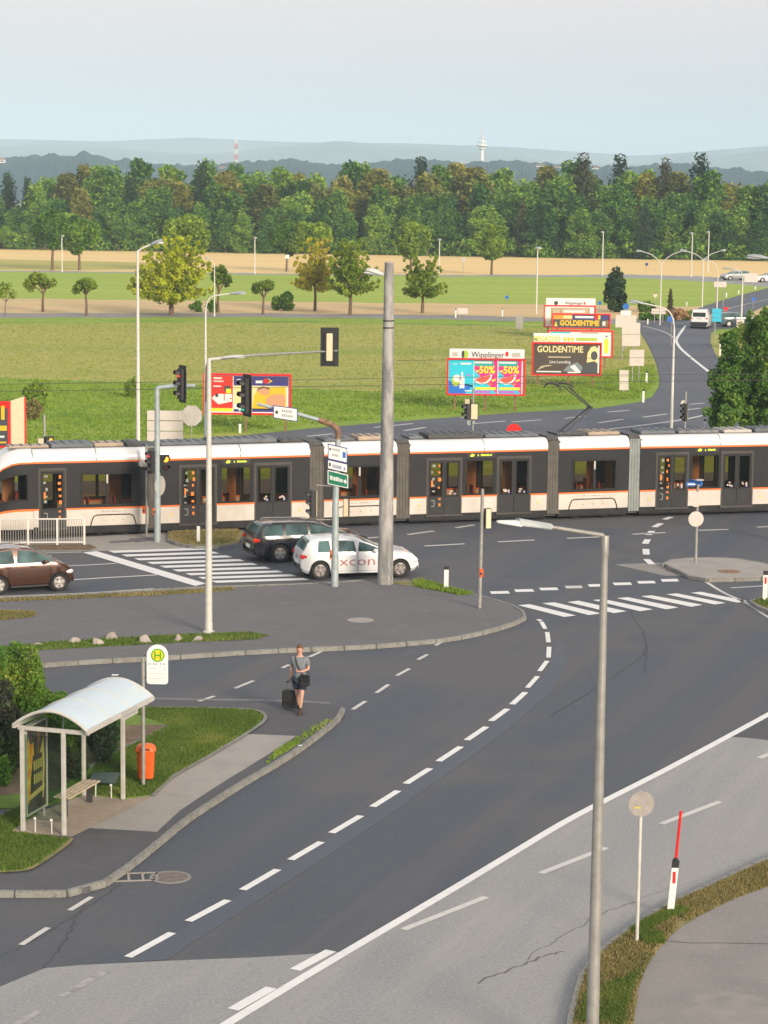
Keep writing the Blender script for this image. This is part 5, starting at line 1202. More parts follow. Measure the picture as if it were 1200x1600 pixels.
# right foreground lamp: angled flat luminaire
b = at(924, 1675, 0.0); H = ztop(b, 836)
t = thing('street_lamp', 'tall slim street lamp in the right foreground with a flat angled head', 'street lamp', b)
mb = MB(); mb.tube([(0, 0, -.2), (0, 0, H*.5), (0, 0, H)], [.105, .082, .052], 20); mb.build('pole', 'galvanised', t)
mb = MB(); mb.lathe([(.060, H-.32), (.062, H-.30), (.062, H-.02), (.05, H)], 16); mb.build('pole_cap', 'galvanised', t)
A = Vector((0, 0, H-.04)); C = loc(b, 858, 823, -0.35); mb = MB(); mb.tube([A, A+(C-A)*.05+Vector((0, 0, .03)), C], [.036, .034, .028], 10); mb.build('arm', 'galvanised', t)
D = loc(b, 776, 813, -0.65); d = (D-C).normalized(); s = d.cross(Vector((0, 0, 1))).normalized(); up = s.cross(d); L = (D-C).length
M3 = Matrix(((d.x, s.x, up.x, C.x), (d.y, s.y, up.y, C.y), (d.z, s.z, up.z, C.z), (0, 0, 0, 1)))
mb = MB()
for (x0, x1, w0, w1, h) in ((-.03, L*.62, .15, .19, .07), ):
    mb.add([M3 @ Vector(v) for v in ((x0, -w0/2, -.03), (x1, -w1/2, -.03), (x1, w1/2, -.03), (x0, w0/2, -.03), (x0, -w0/2*.6, h*.7), (x1, -w1/2*.75, h), (x1, w1/2*.75, h), (x0, w0/2*.6, h*.7))], [(3, 2, 1, 0), (4, 5, 6, 7), (0, 1, 5, 4), (1, 2, 6, 5), (2, 3, 7, 6), (3, 0, 4, 7)])
lh = mb.build('lamp_head', 'lamp_shell', t, bevel=.012)
mb = MB(); mb.add([M3 @ Vector(v) for v in ((L*.55, -.10, -.045), (L, -.05, -.035), (L, .05, -.035), (L*.55, .10, -.045), (L*.55, -.075, .045), (L, -.03, .0), (L, .03, .0), (L*.55, .075, .045))], [(3, 2, 1, 0), (4, 5, 6, 7), (0, 1, 5, 4), (1, 2, 6, 5), (2, 3, 7, 6), (3, 0, 4, 7)]); mb.build('head_front', 'lamp_shell_white', lh, bevel=.01)
mb = MB(); mb.lathe([(.045, -.04), (.05, 0), (.045, .1)], 10, M3 @ Matrix.Rotation(R(90), 4, 'Y')); mb.build('collar', 'lamp_shell_white', lh)
street_lamp('pale street lamp before the walkway rocks, its head level with the signal arm', (326, 988), (331, 560), 'pale_post', .115, .065, [([(331, 562), (345, 560)], (343, 560), (381, 556), .26, .12)], zbase=.12, hmt='lamp_shell_white')
street_lamp('tallest white street lamp behind the left part of the tram', (216, 712), (217, 392), 'white_metal', .11, .06, [([(217, 393), (222, 388), (236, 382)], (234, 384), (255, 375), .34, .26)])
street_lamp('white street lamp with a curved arm beside the red billboard', (321, 716), (322, 486), 'white_metal', .085, .045, [([(322, 487), (324, 472), (333, 463), (360, 459)], (358, 460), (384, 457), .30, .22)])
street_lamp('slim street lamp with curved arm standing at the right end of the tram', (1048, 700), (1053, 512), 'white_metal', .095, .05, [([(1053, 514), (1051, 497), (1040, 483), (1006, 474)], (1008, 475), (983, 470), .30, .24)])
street_lamp('single post lamp left of the stacked billboards', (838, 490), (840, 390), 'white_metal', .09, .06, [(None, (836, 388), (846, 387), .34, .3)])
street_lamp('double armed street lamp above the junction, left one of the two', (1031, 508), (1033, 414), 'white_metal', .085, .05, [([(1033, 416), (1030, 408), (1018, 398), (1003, 393)], (1006, 394), (994, 391), .34, .26), ([(1033, 416), (1037, 408), (1050, 398), (1064, 393)], (1062, 394), (1073, 391), .34, .26)])
street_lamp('double armed street lamp above the white van', (1097, 480), (1098, 406), 'white_metal', .08, .05, [([(1098, 408), (1094, 402), (1084, 396), (1070, 392)], (1072, 393), (1063, 390), .34, .28), ([(1098, 408), (1104, 402), (1114, 396), (1126, 392)], (1124, 393), (1134, 390), .34, .28)])
street_lamp('curved arm street lamp right of the white van', (1120, 486), (1122, 428), 'white_metal', .08, .05, [([(1122, 430), (1121, 420), (1116, 411), (1106, 406)], (1108, 407), (1099, 404), .3, .24)])
far_l = 'far lamp posts along the field road'
for bx_, by_, tp, lab in ((941, 431, 362, 'far lamp post before the wood, left of the right hand group'), (1080, 433, 364, 'far lamp post, left of the pair above the junction'), (1106, 426, 362, 'far lamp post, right of the pair above the junction'), (686, 431, 374, 'far lamp post right of the concrete pole'),
                          (398, 428, 371, 'far lamp post left of the twin crowned tree'), (97, 425, 368, 'far lamp post between the close pair of round trees')):
    street_lamp(lab, (bx_, by_), (bx_, tp+2), 'white_metal', .10, .07, [(None, (bx_-2.5, tp+1), (bx_+3, tp), .3, .3)], far_l)
street_lamp('thin lamp right of the big yellow-green tree', (335, 494), (335, 414), 'white_metal', .08, .05, [([(335, 416), (333, 409), (327, 405)], (329, 406), (320, 402), .25, .22)])
street_lamp('short lamp post at the right of the junction', (1158, 512), (1160, 428), 'white_metal', .09, .06, [([(1160, 430), (1157, 424), (1148, 420)], (1150, 421), (1128, 419), .3, .2)])
street_lamp('large street lamp reaching in over the right edge', (1222, 846), (1224, 420), 'galvanised', .11, .06, [([(1224, 424), (1222, 410), (1210, 404), (1198, 403)], (1200, 404), (1167, 400), .34, .24)])
# ---- concrete pole
cp = at(602, 912, .12); H = ztop(cp, 411)-.12; pm = pxm(cp)
t = thing('concrete_pole', 'tall tapered grey concrete pole in the centre beside the white car', 'pole', cp, group=None)
mb = MB(); mb.tube([(0, 0, -.2), (0, 0, H*.5), (0, 0, H)], [12.6/pm, 10/pm, 7.0/pm], 24); mb.build('shaft', 'concrete_pole', t, smooth=50)
mb = MB(); mb.lathe([(7.4/pm, H), (6.5/pm, H+.04), (0.02, H+.05)], 20); mb.build('cap', 'concrete', t)
for y in (501, 512):
    z = ztop(cp, y)-.12; mb = MB(); rr = 8.2/pm; mb.lathe([(rr, z-.025), (rr+.015, z-.02), (rr+.015, z+.02), (rr, z+.025)], 24); mb.build('steel_band', 'dark_metal', t)
mb = MB(); A = loc(cp, 606, 428); mb.tube([A, loc(cp, 597, 428)], .04, 8); mb.build('arm', 'galvanised', t)
lamp_head(t, loc(cp, 600, 430), loc(cp, 569, 421)-loc(cp, 600, 430), 30/pm, .30, .26, 'lamp_shell_white')
# ---- traffic signals
def signal(parent, c, rz, n=3, s=0.21, board=False, lit=None, back='cream', name='signal_head'):
    """n lamps on a housing, facing local -Y before turning by rz; c = centre"""
    Mx = Matrix.Translation(c) @ Matrix.Rotation(rz, 4, 'Z'); h = n*s*1.22
    mb = MB(); mb.box((0, 0, 0), (s*1.25, s*.75, h), m=Mx); o = mb.build(name, 'black_plastic', parent, bevel=.015)
    if back:
        mb = MB(); mb.box((0, s*.42, 0), ((.70 if board else 1.02)*s, s*.12, h*(.86 if board else .97)), m=Mx); mb.build('housing_back', back, o, bevel=.012)
    if board:
        mb = MB(); mb.box((0, s*.1, 0), (s*2.1, .02, h+s*.8), m=Mx); mb.build('backboard', 'black_plastic', o)
        if back:
            pass
    for k in range(n):
        z = h/2-s*1.22*(k+.5); on = lit == k
        mb = MB(); mb.lathe([(s*.42, 0), (s*.40, .03), (s*.2, .045), (.005, .05)], 14, Mx @ Matrix.Translation((0, -s*.37, z)) @ Matrix.Rotation(R(90), 4, 'X'))
        mb.build('lens', {0: 'red_lamp', 1: 'orange_lamp', 2: 'green_lamp'}[k if n == 3 else 1] if on else 'dark_lens', o)
        mb = MB(); ra = s*.47; vs = []; nn = 10
        for j in range(nn+1):
            a = R(-20)+R(220)*j/nn; vs += [Mx @ Vector((math.cos(a)*ra, -s*.36, z+math.sin(a)*ra)), Mx @ Vector((math.cos(a)*ra*.95, -s*(.95 if 0 < a < math.pi else .6), z+math.sin(a)*ra))]
        mb.add(vs, [(2*j, 2*j+1, 2*j+3, 2*j+2) for j in range(nn)]); mb.build('visor', 'black_plastic', o)
    return o
def disc(mb, c, r, rz, th=.02, n=24): return mb.lathe([(r, -th/2), (r, th/2)], n, Matrix.Translation(c) @ Matrix.Rotation(rz, 4, 'Z') @ Matrix.Rotation(R(90), 4, 'X'))
def button(parent, c, rz=0): mb = MB(); mb.box(c, (.13, .12, .28), rz); o = mb.build('push_button', 'orange_plastic', parent, bevel=.02); mb = MB(); mb.box((c[0], c[1]-.065, c[2]-.02), (.07, .02, .08)); mb.build('button_plate', 'dark_print', o); return o
# left signal mast
b = at(246, 846, .02); pm = pxm(b); t = thing('signal_mast', 'grey signal mast at the left crossing showing a red light on its bent arm', 'traffic light', b)
H = ztop(b, 606); mb = MB(); mb.tube([(0, 0, -.1), (0, 0, H*.5), (0, 0, H-.12), (.03, 0, H-.03), (.12, 0, H)]+[tuple(loc(b, 270, 603)), tuple(loc(b, 305, 602.5))], [5.3/pm, 4.8/pm, 3.8/pm, 3.8/pm, 3.6/pm, 3.2/pm, 2.6/pm], 12); mb.build('mast', 'galvanised_blue', t, smooth=60)
signal(t, loc(b, 284, 600), R(-62), 3, .32, True, 0)
signal(t, loc(b, 236, 722), R(-55), 3, .24, False, 0)
signal(t, loc(b, 257, 724), R(35), 2, .27, False, 0, back=None)
mb = MB(); mb.tube([loc(b, 229, 699), loc(b, 247, 698)], .03, 6); mb.build('bracket', 'galvanised', t)
mb = MB(); disc(mb, loc(b, 250, 759, .12), 16/pm, R(65)); mb.build('round_sign', 'board_grey', t)
button(t, loc(b, 241.5, 799, -.02))
b = at(229, 838, .02); pm = pxm(b); t = thing('signal_post', 'thin grey signal post standing just left of the left signal mast', 'traffic light', b)
H = ztop(b, 696); mb = MB(); mb.tube([(0, 0, -.1), (0, 0, H)], .045, 10); mb.build('post', 'galvanised', t)
button(t, loc(b, 225, 797)); mb = MB(); disc(mb, loc(b, 222, 724, -.1), .14, R(20)); mb.build('mirror_disc', 'board_cream', t)
signal(t, loc(b, 222, 728, .05), R(-80), 1, .24, False, None)
# middle mast with direction signs
b = at(523, 916, .12); pm = pxm(b); t = thing('sign_mast', 'grey mast with rusty bend carrying direction signs beside the white car', 'traffic light', b)
H = ztop(b, 668)-.12
mb = MB(); mb.tube([(0, 0, -.1), (0, 0, H*.5), tuple(loc(b, 528, 685))], [6/pm, 5.2/pm, 4.2/pm], 12); mb.build('mast', 'galvanised_blue', t)
bend = [tuple(loc(b, *q)) for q in ((528, 686), (529, 677), (526, 668), (518, 663), (498, 656))]; mb = MB(); mb.tube(bend, 4.6/pm, 12); mb.build('rusty_bend', 'rust', t, smooth=60)
mb = MB(); mb.tube([loc(b, 498, 656), loc(b, 462, 646), loc(b, 402, 631)], [3.2/pm, 3/pm, 2.4/pm], 10); mb.build('arm', 'galvanised_blue', t)
signal(t, loc(b, 385, 618), R(-62), 3, .32, True, 2)
def sign_board(parent, base, quad_px, mt, dY, name, frame='sign_navy', th=.03):
    """flat board: corners given by its image corners, set dY from the mast"""
    q = [loc(base, x, y, dY) for x, y in quad_px]     # tl, tr, br, bl
    n = Vector((0, -th, 0)); mb = MB(); mb.add(q+[v+n for v in q], [(0, 1, 2, 3), (7, 6, 5, 4), (0, 4, 5, 1), (1, 5, 6, 2), (2, 6, 7, 3), (3, 7, 4, 0)])
    o = mb.build(name, frame, parent, smooth=0)
    ins = lambda a, k: [a[i].lerp(sum(a, Vector())/4, k) for i in range(4)]
    f = [v+n+Vector((0, -.004, 0)) for v in q]; c = sum(f, Vector())/4; g = []
    W, Hh = (f[1]-f[0]).length, (f[3]-f[0]).length
    ex, ez = (f[1]-f[0])/W, (f[3]-f[0])/Hh; m_ = min(W, Hh)*.06
    g = [f[0]+ex*m_+ez*m_, f[1]-ex*m_+ez*m_, f[2]-ex*m_-ez*m_, f[3]+ex*m_-ez*m_]
    mb = MB(); mb.add(g, [(3, 2, 1, 0)]); mb.build('sign_face', mt, o, smooth=0)
    return o, g[0]+Vector((0, -.004, 0)), g[1]-g[0], g[3]-g[0]
def marks(parent, org, eu, ev, rects, mt, name='print'):
    mb = MB()
    for u0, v0, u1, v1 in rects: mb.add([org+eu*u0+ev*v0, org+eu*u1+ev*v0, org+eu*u1+ev*v1, org+eu*u0+ev*v1], [(3, 2, 1, 0)])
    return mb.build(name, mt, parent, smooth=0)
def words(seed, u0, u1, v0, v1, ch=.055, asp=0.9):
    r = random.Random(seed); u = u0; out = []
    while u < u1: w = ch*r.uniform(.5, 1.0); a = v0+(v1-v0)*r.uniform(0, .3); out.append((u, a, min(u+w, u1), v1)); u += w+ch*.35
    return out
o, og, eu, ev = sign_board(t, b, [(512, 693), (543, 700), (543, 724), (512, 717)], 'sign_white', -.12, 'direction_sign')
marks(o, og, eu, ev, words(1, .2, .62, .14, .34)+words(2, .2, .55, .55, .75), 'grey_print'); marks(o, og, eu, ev, [(.04, .2, .14, .38)], 'dark_print'); marks(o, og, eu, ev, [(.78, .28, .95, .72)], 'sign_blue')
o, og, eu, ev = sign_board(t, b, [(512, 718), (543, 725), (543, 739), (512, 732)], 'sign_white', -.12, 'direction_sign')
marks(o, og, eu, ev, words(3, .22, .72, .3, .8), 'bluegrey_print'); marks(o, og, eu, ev, [(.04, .25, .14, .7)], 'dark_print'); marks(o, og, eu, ev, [(.82, .45, .92, .8)], 'bluegrey_print')
o, og, eu, ev = sign_board(t, b, [(512, 734), (544, 742), (544, 763), (512, 756)], 'sign_green', -.12, 'direction_sign', 'sign_white')
marks(o, og, eu, ev, words(4, .08, .76, .30, .66, .07), 'sign_white')
mb = MB(); mb.add([og+eu*.80+ev*.42, og+eu*.88+ev*.42, og+eu*.88+ev*.28, og+eu*.97+ev*.52, og+eu*.88+ev*.76, og+eu*.88+ev*.62, og+eu*.80+ev*.62], [(6, 5, 4, 3, 2, 1, 0)]); mb.build('arrow', 'sign_white', o, smooth=0)
o, og, eu, ev = sign_board(t, b, [(427, 633), (465, 638), (465, 659), (427, 653)], 'sign_white', -.14, 'street_sign')
marks(o, og, eu, ev, words(5, .34, .80, .15, .42, .08)+words(6, .34, .84, .55, .82, .08), 'grey_print'); marks(o, og, eu, ev, [(.06, .38, .18, .64)], 'dark_print')
signal(t, loc(b, 489, 787), R(-78), 3, .25, False, None); signal(t, loc(b, 541, 793), R(170), 3, .17, False, None)
mb = MB(); mb.tube([loc(b, 494, 758), loc(b, 522, 760)], .025, 6); mb.tube([loc(b, 494, 812), loc(b, 522, 812)], .02, 6); mb.build('bracket', 'galvanised', t)
button(t, loc(b, 518, 867))
# rusty mast behind the tram whose long arm carries a signal seen from behind
b = at(322, 722); pm = pxm(b); t = thing('signal_mast', 'rusty topped signal mast with a long thin arm and a signal seen from behind', 'traffic light', b)
mb = MB(); mb.tube([(0, 0, -.1), tuple(loc(b, 324, 628))], 4.2/pm, 10); mb.build('mast', 'galvanised_blue', t)
mb = MB(); mb.tube([loc(b, 324, 628), loc(b, 325, 575), loc(b, 327, 565), loc(b, 333, 561)], [4.3/pm, 4.2/pm, 4/pm, 3/pm], 10); mb.build('rusty_bend', 'rust', t, smooth=60)
mb = MB(); mb.tube([loc(b, 332, 561), loc(b, 400, 555), loc(b, 528, 548)], [2.6/pm, 2.2/pm, 1.4/pm], 8); mb.build('arm', 'galvanised', t)
so = signal(t, loc(b, 515, 542, .12), R(180), 3, .43, True, None)
signal(t, loc(b, 326, 657), R(175), 3, .22, False, None)
# right small post with button
b = at(749, 950, .12); pm = pxm(b); t = thing('signal_post', 'slim grey signal post with orange button on the right tip of the walkway', 'traffic light', b)
mb = MB(); mb.tube([(0, 0, -.1), tuple(loc(b, 754, 764))], [.07, .055], 10); mb.build('post', 'galvanised', t)
signal(t, loc(b, 762, 810), R(200), 3, .18, False, None); button(t, loc(b, 752, 895, -.03))
mb = MB(); mb.tube([loc(b, 753, 798), loc(b, 762, 798)], .02, 6); mb.build('bracket', 'galvanised', t)
# pole and signals behind the tram
b = at(738, 706); t = thing('signal_post', 'signal cluster on a thin pole behind the tram below the watermelon posters', 'traffic light', b); pm = pxm(b)
mb = MB(); mb.tube([(0, 0, -.1), (0, 0, ztop(b, 606))], .05, 8); mb.build('post', 'galvanised', t)
signal(t, loc(b, 741, 643, -.1), R(180), 2, .33, False, None); signal(t, loc(b, 731, 643, -.05), R(-70), 2, .33, False, None, back=None); signal(t, loc(b, 731, 628, .1), R(160), 1, .26, False, None)
mb = MB(); disc(mb, loc(b, 733, 660, -.1), .16, R(40)); disc(mb, loc(b, 740, 660, -.1), .1, R(40)); mb.build('small_lamps', 'lamp_shell', t)
b = at(1069, 704); t = thing('signal_post', 'signal with green lower lamp on a thin post behind the right end of the tram', 'traffic light', b)
mb = MB(); mb.tube([(0, 0, -.1), (0, 0, ztop(b, 612))], .05, 8); mb.build('post', 'galvanised', t)
signal(t, loc(b, 1070, 644, -.1), R(-65), 3, .25, False, None); mb = MB(); disc(mb, loc(b, 1068, 630, 0), .16, R(10)); mb.build('small_plate', 'board_grey', t)
b = at(70, 716); t = thing('signal_post', 'signal with amber lamp poking up behind the roof of the tram at the left', 'traffic light', b)
mb = MB(); mb.tube([(0, 0, -.1), (0, 0, ztop(b, 648))], .06, 8); mb.build('post', 'galvanised', t)
signal(t, loc(b, 77, 688, -.1), R(30), 1, .34, False, 0, back=None); signal(t, loc(b, 65, 690, -.1), R(170), 1, .3, False, None)
b = at(803, 704); t = thing('round_sign', 'bright red round sign whose top shows above the tram roof', 'road sign', b); pm = pxm(b)
mb = MB(); mb.tube([(0, 0, -.1), (0, 0, ztop(b, 670))], .035, 8); mb.build('post', 'galvanised', t)
mb = MB(); disc(mb, loc(b, 803, 674, -.06), 12/pm, 0); mb.build('sign_disc', 'bright_red', t)
# island sign post with two round backs and street name blades
b = at(1087, 879, .13); pm = pxm(b); t = thing('sign_post', 'post on the paved island with two round sign backs and street name blades', 'road sign', b)
mb = MB(); mb.tube([(0, 0, -.1), tuple(loc(b, 1090.5, 756))], [.055, .05], 10); mb.build('post', 'galvanised', t)
for y in (780, 811):
    mb = MB(); disc(mb, loc(b, 1087.5, y, -.09), 12.2/pm, R(4), .02, 28); o = mb.build('round_sign', 'board_cream', t); mb = MB(); mb.tube([loc(b, 1087.5, y-10, .0), loc(b, 1087.5, y+10, .0)], .035, 6); mb.build('clamp', 'galvanised', o)
    mb = MB(); disc(mb, loc(b, 1092, y+8, -.105), .03, 0, .004, 8); mb.build('sticker', 'yellow', o)
for rz, mt, z0 in ((R(12), 'sign_blue', 756.5), (R(-55), 'sign_blue', 753)):
    c = loc(b, 1089, z0, 0); mb = MB(); mb.box((c.x-.1*math.cos(rz), c.y, c.z), (.62, .03, .14), rz); o = mb.build('name_blade', mt, t); mb = MB(); mb.box((c.x-.1*math.cos(rz), c.y-.019, c.z), (.5, .006, .05), rz); mb.build('print', 'sign_white', o)
mb = MB(); mb.box(tuple(loc(b, 1092, 750, 0)), (.3, .2, .04), R(30)); mb.build('cap_plate', 'board_grey', t)
# round sign back, right foreground
b = at(995, 1473, .1); pm = pxm(b); t = thing('sign_post', 'thin post with one round sign back on the dry verge, right foreground', 'road sign', b)
mb = MB(); q0 = loc(b, 1002, 1236); mb.tube([(0, 0, -.1), tuple(q0)], .033, 10); mb.build('post', 'pale_post', t)
mb = MB(); disc(mb, loc(b, 1002, 1256, -.05), 21/pm, R(6), .02, 32); o = mb.build('round_sign', 'board_worn', t); mb = MB(); mb.box(tuple(loc(b, 995, 1262, -.068)), (.14, .01, .02)); mb.build('sticker', 'yellow', o)
# delineators
def delineator(label, bx_, by_, top, w=.13, red=None, z=0.0, group=None, tilt=0.0, strip='sign_red', name='delineator_post'):
    b = at(bx_, by_, z); H = ztop(b, top)-z; t = thing(name, label, 'marker post', b, 0, group)
    sx = tilt
    def pr(z0, z1, mt, nm, ww=w):
        mb = MB(); q = []
        for zz in (z0, z1): q += [(-ww/2+sx*zz, -.03, zz), (ww/2+sx*zz, -.03, zz), (ww*.38+sx*zz, .05, zz), (-ww*.38+sx*zz, .05, zz)]
        mb.add(q, [(3, 2, 1, 0), (4, 5, 6, 7), (0, 1, 5, 4), (1, 2, 6, 5), (2, 3, 7, 6), (3, 0, 4, 7)]); return mb.build(nm, mt, t, bevel=.006)
    body = pr(-.05, H*.86, 'sign_white', 'post'); pr(H*.86, H, 'black_plastic', 'cap', w*1.06)
    if strip:
        mb = MB(); zz = H*.68; mb.box((sx*zz, -.034, zz), (w*.4, .008, H*.22)); mb.build('reflector', strip, body)
    if red:
        q = loc(b, *red); mb = MB(); mb.tube([(sx*H, 0, H), tuple(q)], [.028, .026], 8); mb.build('snow_pole', 'bright_red', t)
        mb = MB(); mb.lathe([(.05, H-.01), (.05, H+.03), (.03, H+.05)], 10, Matrix.Translation((sx*H, 0, 0))); mb.build('pole_socket', 'black_plastic', t)
    return t
delineator('white marker post with a red snow pole on top, right foreground', 1047, 1426, 1344, .135, (1064, 1267), .1, tilt=.075)
delineator('white marker post with black cap right of the concrete pole', 697, 921, 885, .16, None, .1, strip=None)
delineator('white marker post with red reflector at the right edge', 1195, 938, 892, .17, None, .1)
delineator('plain white marker post by the track at the left crossing', 310, 846, 818, .13, None, .1, strip=None)
for x, y, top, lab in ((375, 676, 660, 'white marker post under the red billboard'), (1005, 629, 608, 'white marker post on the inside of the junction curve, nearest one'), (1010, 598, 580, 'white marker post on the junction curve, second one'), (1125, 555, 535, 'white marker post right of the junction road'),
                       (1012, 507, 497, 'small white marker post at the end of the field lane'), (712, 496, 482, 'white marker post on the field lane left of the pale crate board'), (785, 494, 482, 'white marker post on the field lane below the blue sign'), (1135, 464, 456, 'tiny marker post on the bend above the van, left one'), (1154, 459, 452, 'tiny marker post on the bend, middle one'), (1180, 452, 446, 'tiny marker post on the bend, right one'),
                       (1073, 478, 470, 'tiny marker post on the tan field'), (905, 696, 660, None), (1052, 505, 496, 'small marker post by the double lamp')):
    if lab: delineator(lab, x, y, top, .14, None, 0, 'marker posts along the far roads', strip=None)
delineator('small marker post behind the tram roof at the street trees', 1101, 676, 655, .15, None, 0, strip=None)
# ---- sign boards seen from behind
def back_board(label, x0, x1, y0, y1, feet, posts, mt='board_cream', name='sign_board', shape=None, rows=2, cat='road sign', postmt='galvanised'):
    b = at((x0+x1)/2, feet); pm = pxm(b); t = thing(name, label, cat, b)
    if shape == 'oct':
        c = loc(b, (x0+x1)/2, (y0+y1)/2); mb = MB(); mb.lathe([((x1-x0)/2/pm*1.04, -.01), ((x1-x0)/2/pm*1.04, .01)], 8, Matrix.Translation(c) @ Matrix.Rotation(R(90), 4, 'X') @ Matrix.Rotation(R(22.5), 4, 'Z')); mb.build('board', mt, t, smooth=0)
    elif shape == 'disc':
        mb = MB(); disc(mb, loc(b, (x0+x1)/2, (y0+y1)/2), (x1-x0)/2/pm, 0); mb.build('board', mt, t)
    elif shape == 'tri':
        q = [loc(b, x0, y0), loc(b, x1, y0), loc(b, (x0+x1)/2, y1)]; mb = MB(); mb.add(q+[v+Vector((0, .03, 0)) for v in q], [(0, 1, 2), (5, 4, 3), (0, 3, 4, 1), (1, 4, 5, 2), (2, 5, 3, 0)]); mb.build('board', mt, t, smooth=0)
    else:
        for k in range(rows):
            a, c = loc(b, x0, y1-(y1-y0)*(k+1)/rows), loc(b, x1, y1-(y1-y0)*k/rows)
            mb = MB(); mb.box(((a.x+c.x)/2, 0, (a.z+c.z)/2), (c.x-a.x, .05, abs(a.z-c.z)-.02)); mb.build('board_panel', mt, t, smooth=0)
    for p in posts:
        q = loc(b, p, y0+(2 if not shape else 4)); mb = MB(); mb.tube([(q.x, .06 if not shape else .05, -.1), (q.x, .06 if not shape else .05, q.z)], .05 if not shape else .03, 8); mb.build('post', postmt, t)
    return t, b
back_board('cream sign board seen from behind, left of the octagonal sign', 230, 286, 641, 690, 712, [242, 281], rows=3)
back_board('octagonal stop sign seen from behind above the tram', 283, 316, 632, 667, 706, [299], 'board_grey', shape='oct')
back_board('tall cream direction board seen from behind, nearest the junction road', 972, 1000, 504, 541, 562, [973, 994], rows=2)
back_board('stepped cream sign board seen from behind beyond the billboards', 962, 994, 492, 512, 548, [975, 990], rows=1)
back_board('half round topped white sign board among the cream ones', 970, 986, 485, 493, 545, [978], 'sign_white', rows=1)
back_board('lower pair cream board seen from behind', 984, 1006, 546, 572, 597, [989, 999], rows=1)
back_board('low leaning cream board on the grass', 968, 982, 578, 610, 612, [975], rows=3)
back_board('small blue round sign above the cream boards', 973, 983, 475, 483, 545, [978], 'sign_blue', shape='disc')
back_board('grey cabinet like plate in the meadow above the brown billboard', 806, 817, 493, 514, 516, [811], 'galvanised', rows=1)
back_board('pink lettered notice board under the double lamp', 1018, 1040, 482, 491, 504, [1023, 1036], 'board_cream', rows=2, cat='notice board')
back_board('cyan information sign right of the white van', 1113, 1127, 482, 503, 530, [1118], 'sign_cyan', rows=3)
back_board('small upside down triangle sign right of the cyan sign', 1130, 1139, 480, 488, 506, [1134], 'bright_red', shape='tri')
back_board('round blue arrow sign by the right end lamp', 1042, 1052, 493, 504, 540, [1050], 'sign_blue', shape='disc')
back_board('tiny round blue sign on the bend at the far right', 1174, 1181, 464, 471, 482, [1177], 'sign_blue', shape='disc')
back_board('white town sign on the far bend', 1116, 1135, 440, 449, 478, [1120, 1131], 'board_cream', rows=1)
back_board('tiny blue round sign in the tan field', 789, 795, 461, 468, 482, [792], 'sign_blue', shape='disc')
back_board('tiny blue round sign behind the lettered billboards', 934, 940, 470, 477, 500, [937], 'sign_blue', shape='disc')
back_board('tiny round blue sign on the far lane before the wood', 1008, 1013, 410, 416, 430, [1010], 'sign_navy', shape='disc')
back_board('small white plate standing on the far lane, by the twin crowned tree', 446, 452, 398, 404, 428, [449], 'sign_white', rows=1)
back_board('small grey plate on the far lane, right of the concrete pole', 722, 727, 402, 410, 430, [724], 'board_grey', rows=1)
back_board('big pale board on the far road beside the dark car', 1163, 1184, 427, 441, 443, [1167, 1180], 'board_cream', rows=1)
back_board('pale low crate like board on the field lane', 715, 731, 481, 491, 496, [718, 728], 'board_cream', rows=1)
back_board('white triangular sign seen from behind left of the double lamp', 1020, 1028, 460, 466, 480, [1024], 'board_cream', shape='tri')
back_board('pale cabinet beside the street trees at the road', 1151, 1162, 499, 522, 524, [1156], 'board_cream', rows=1, cat='cabinet')
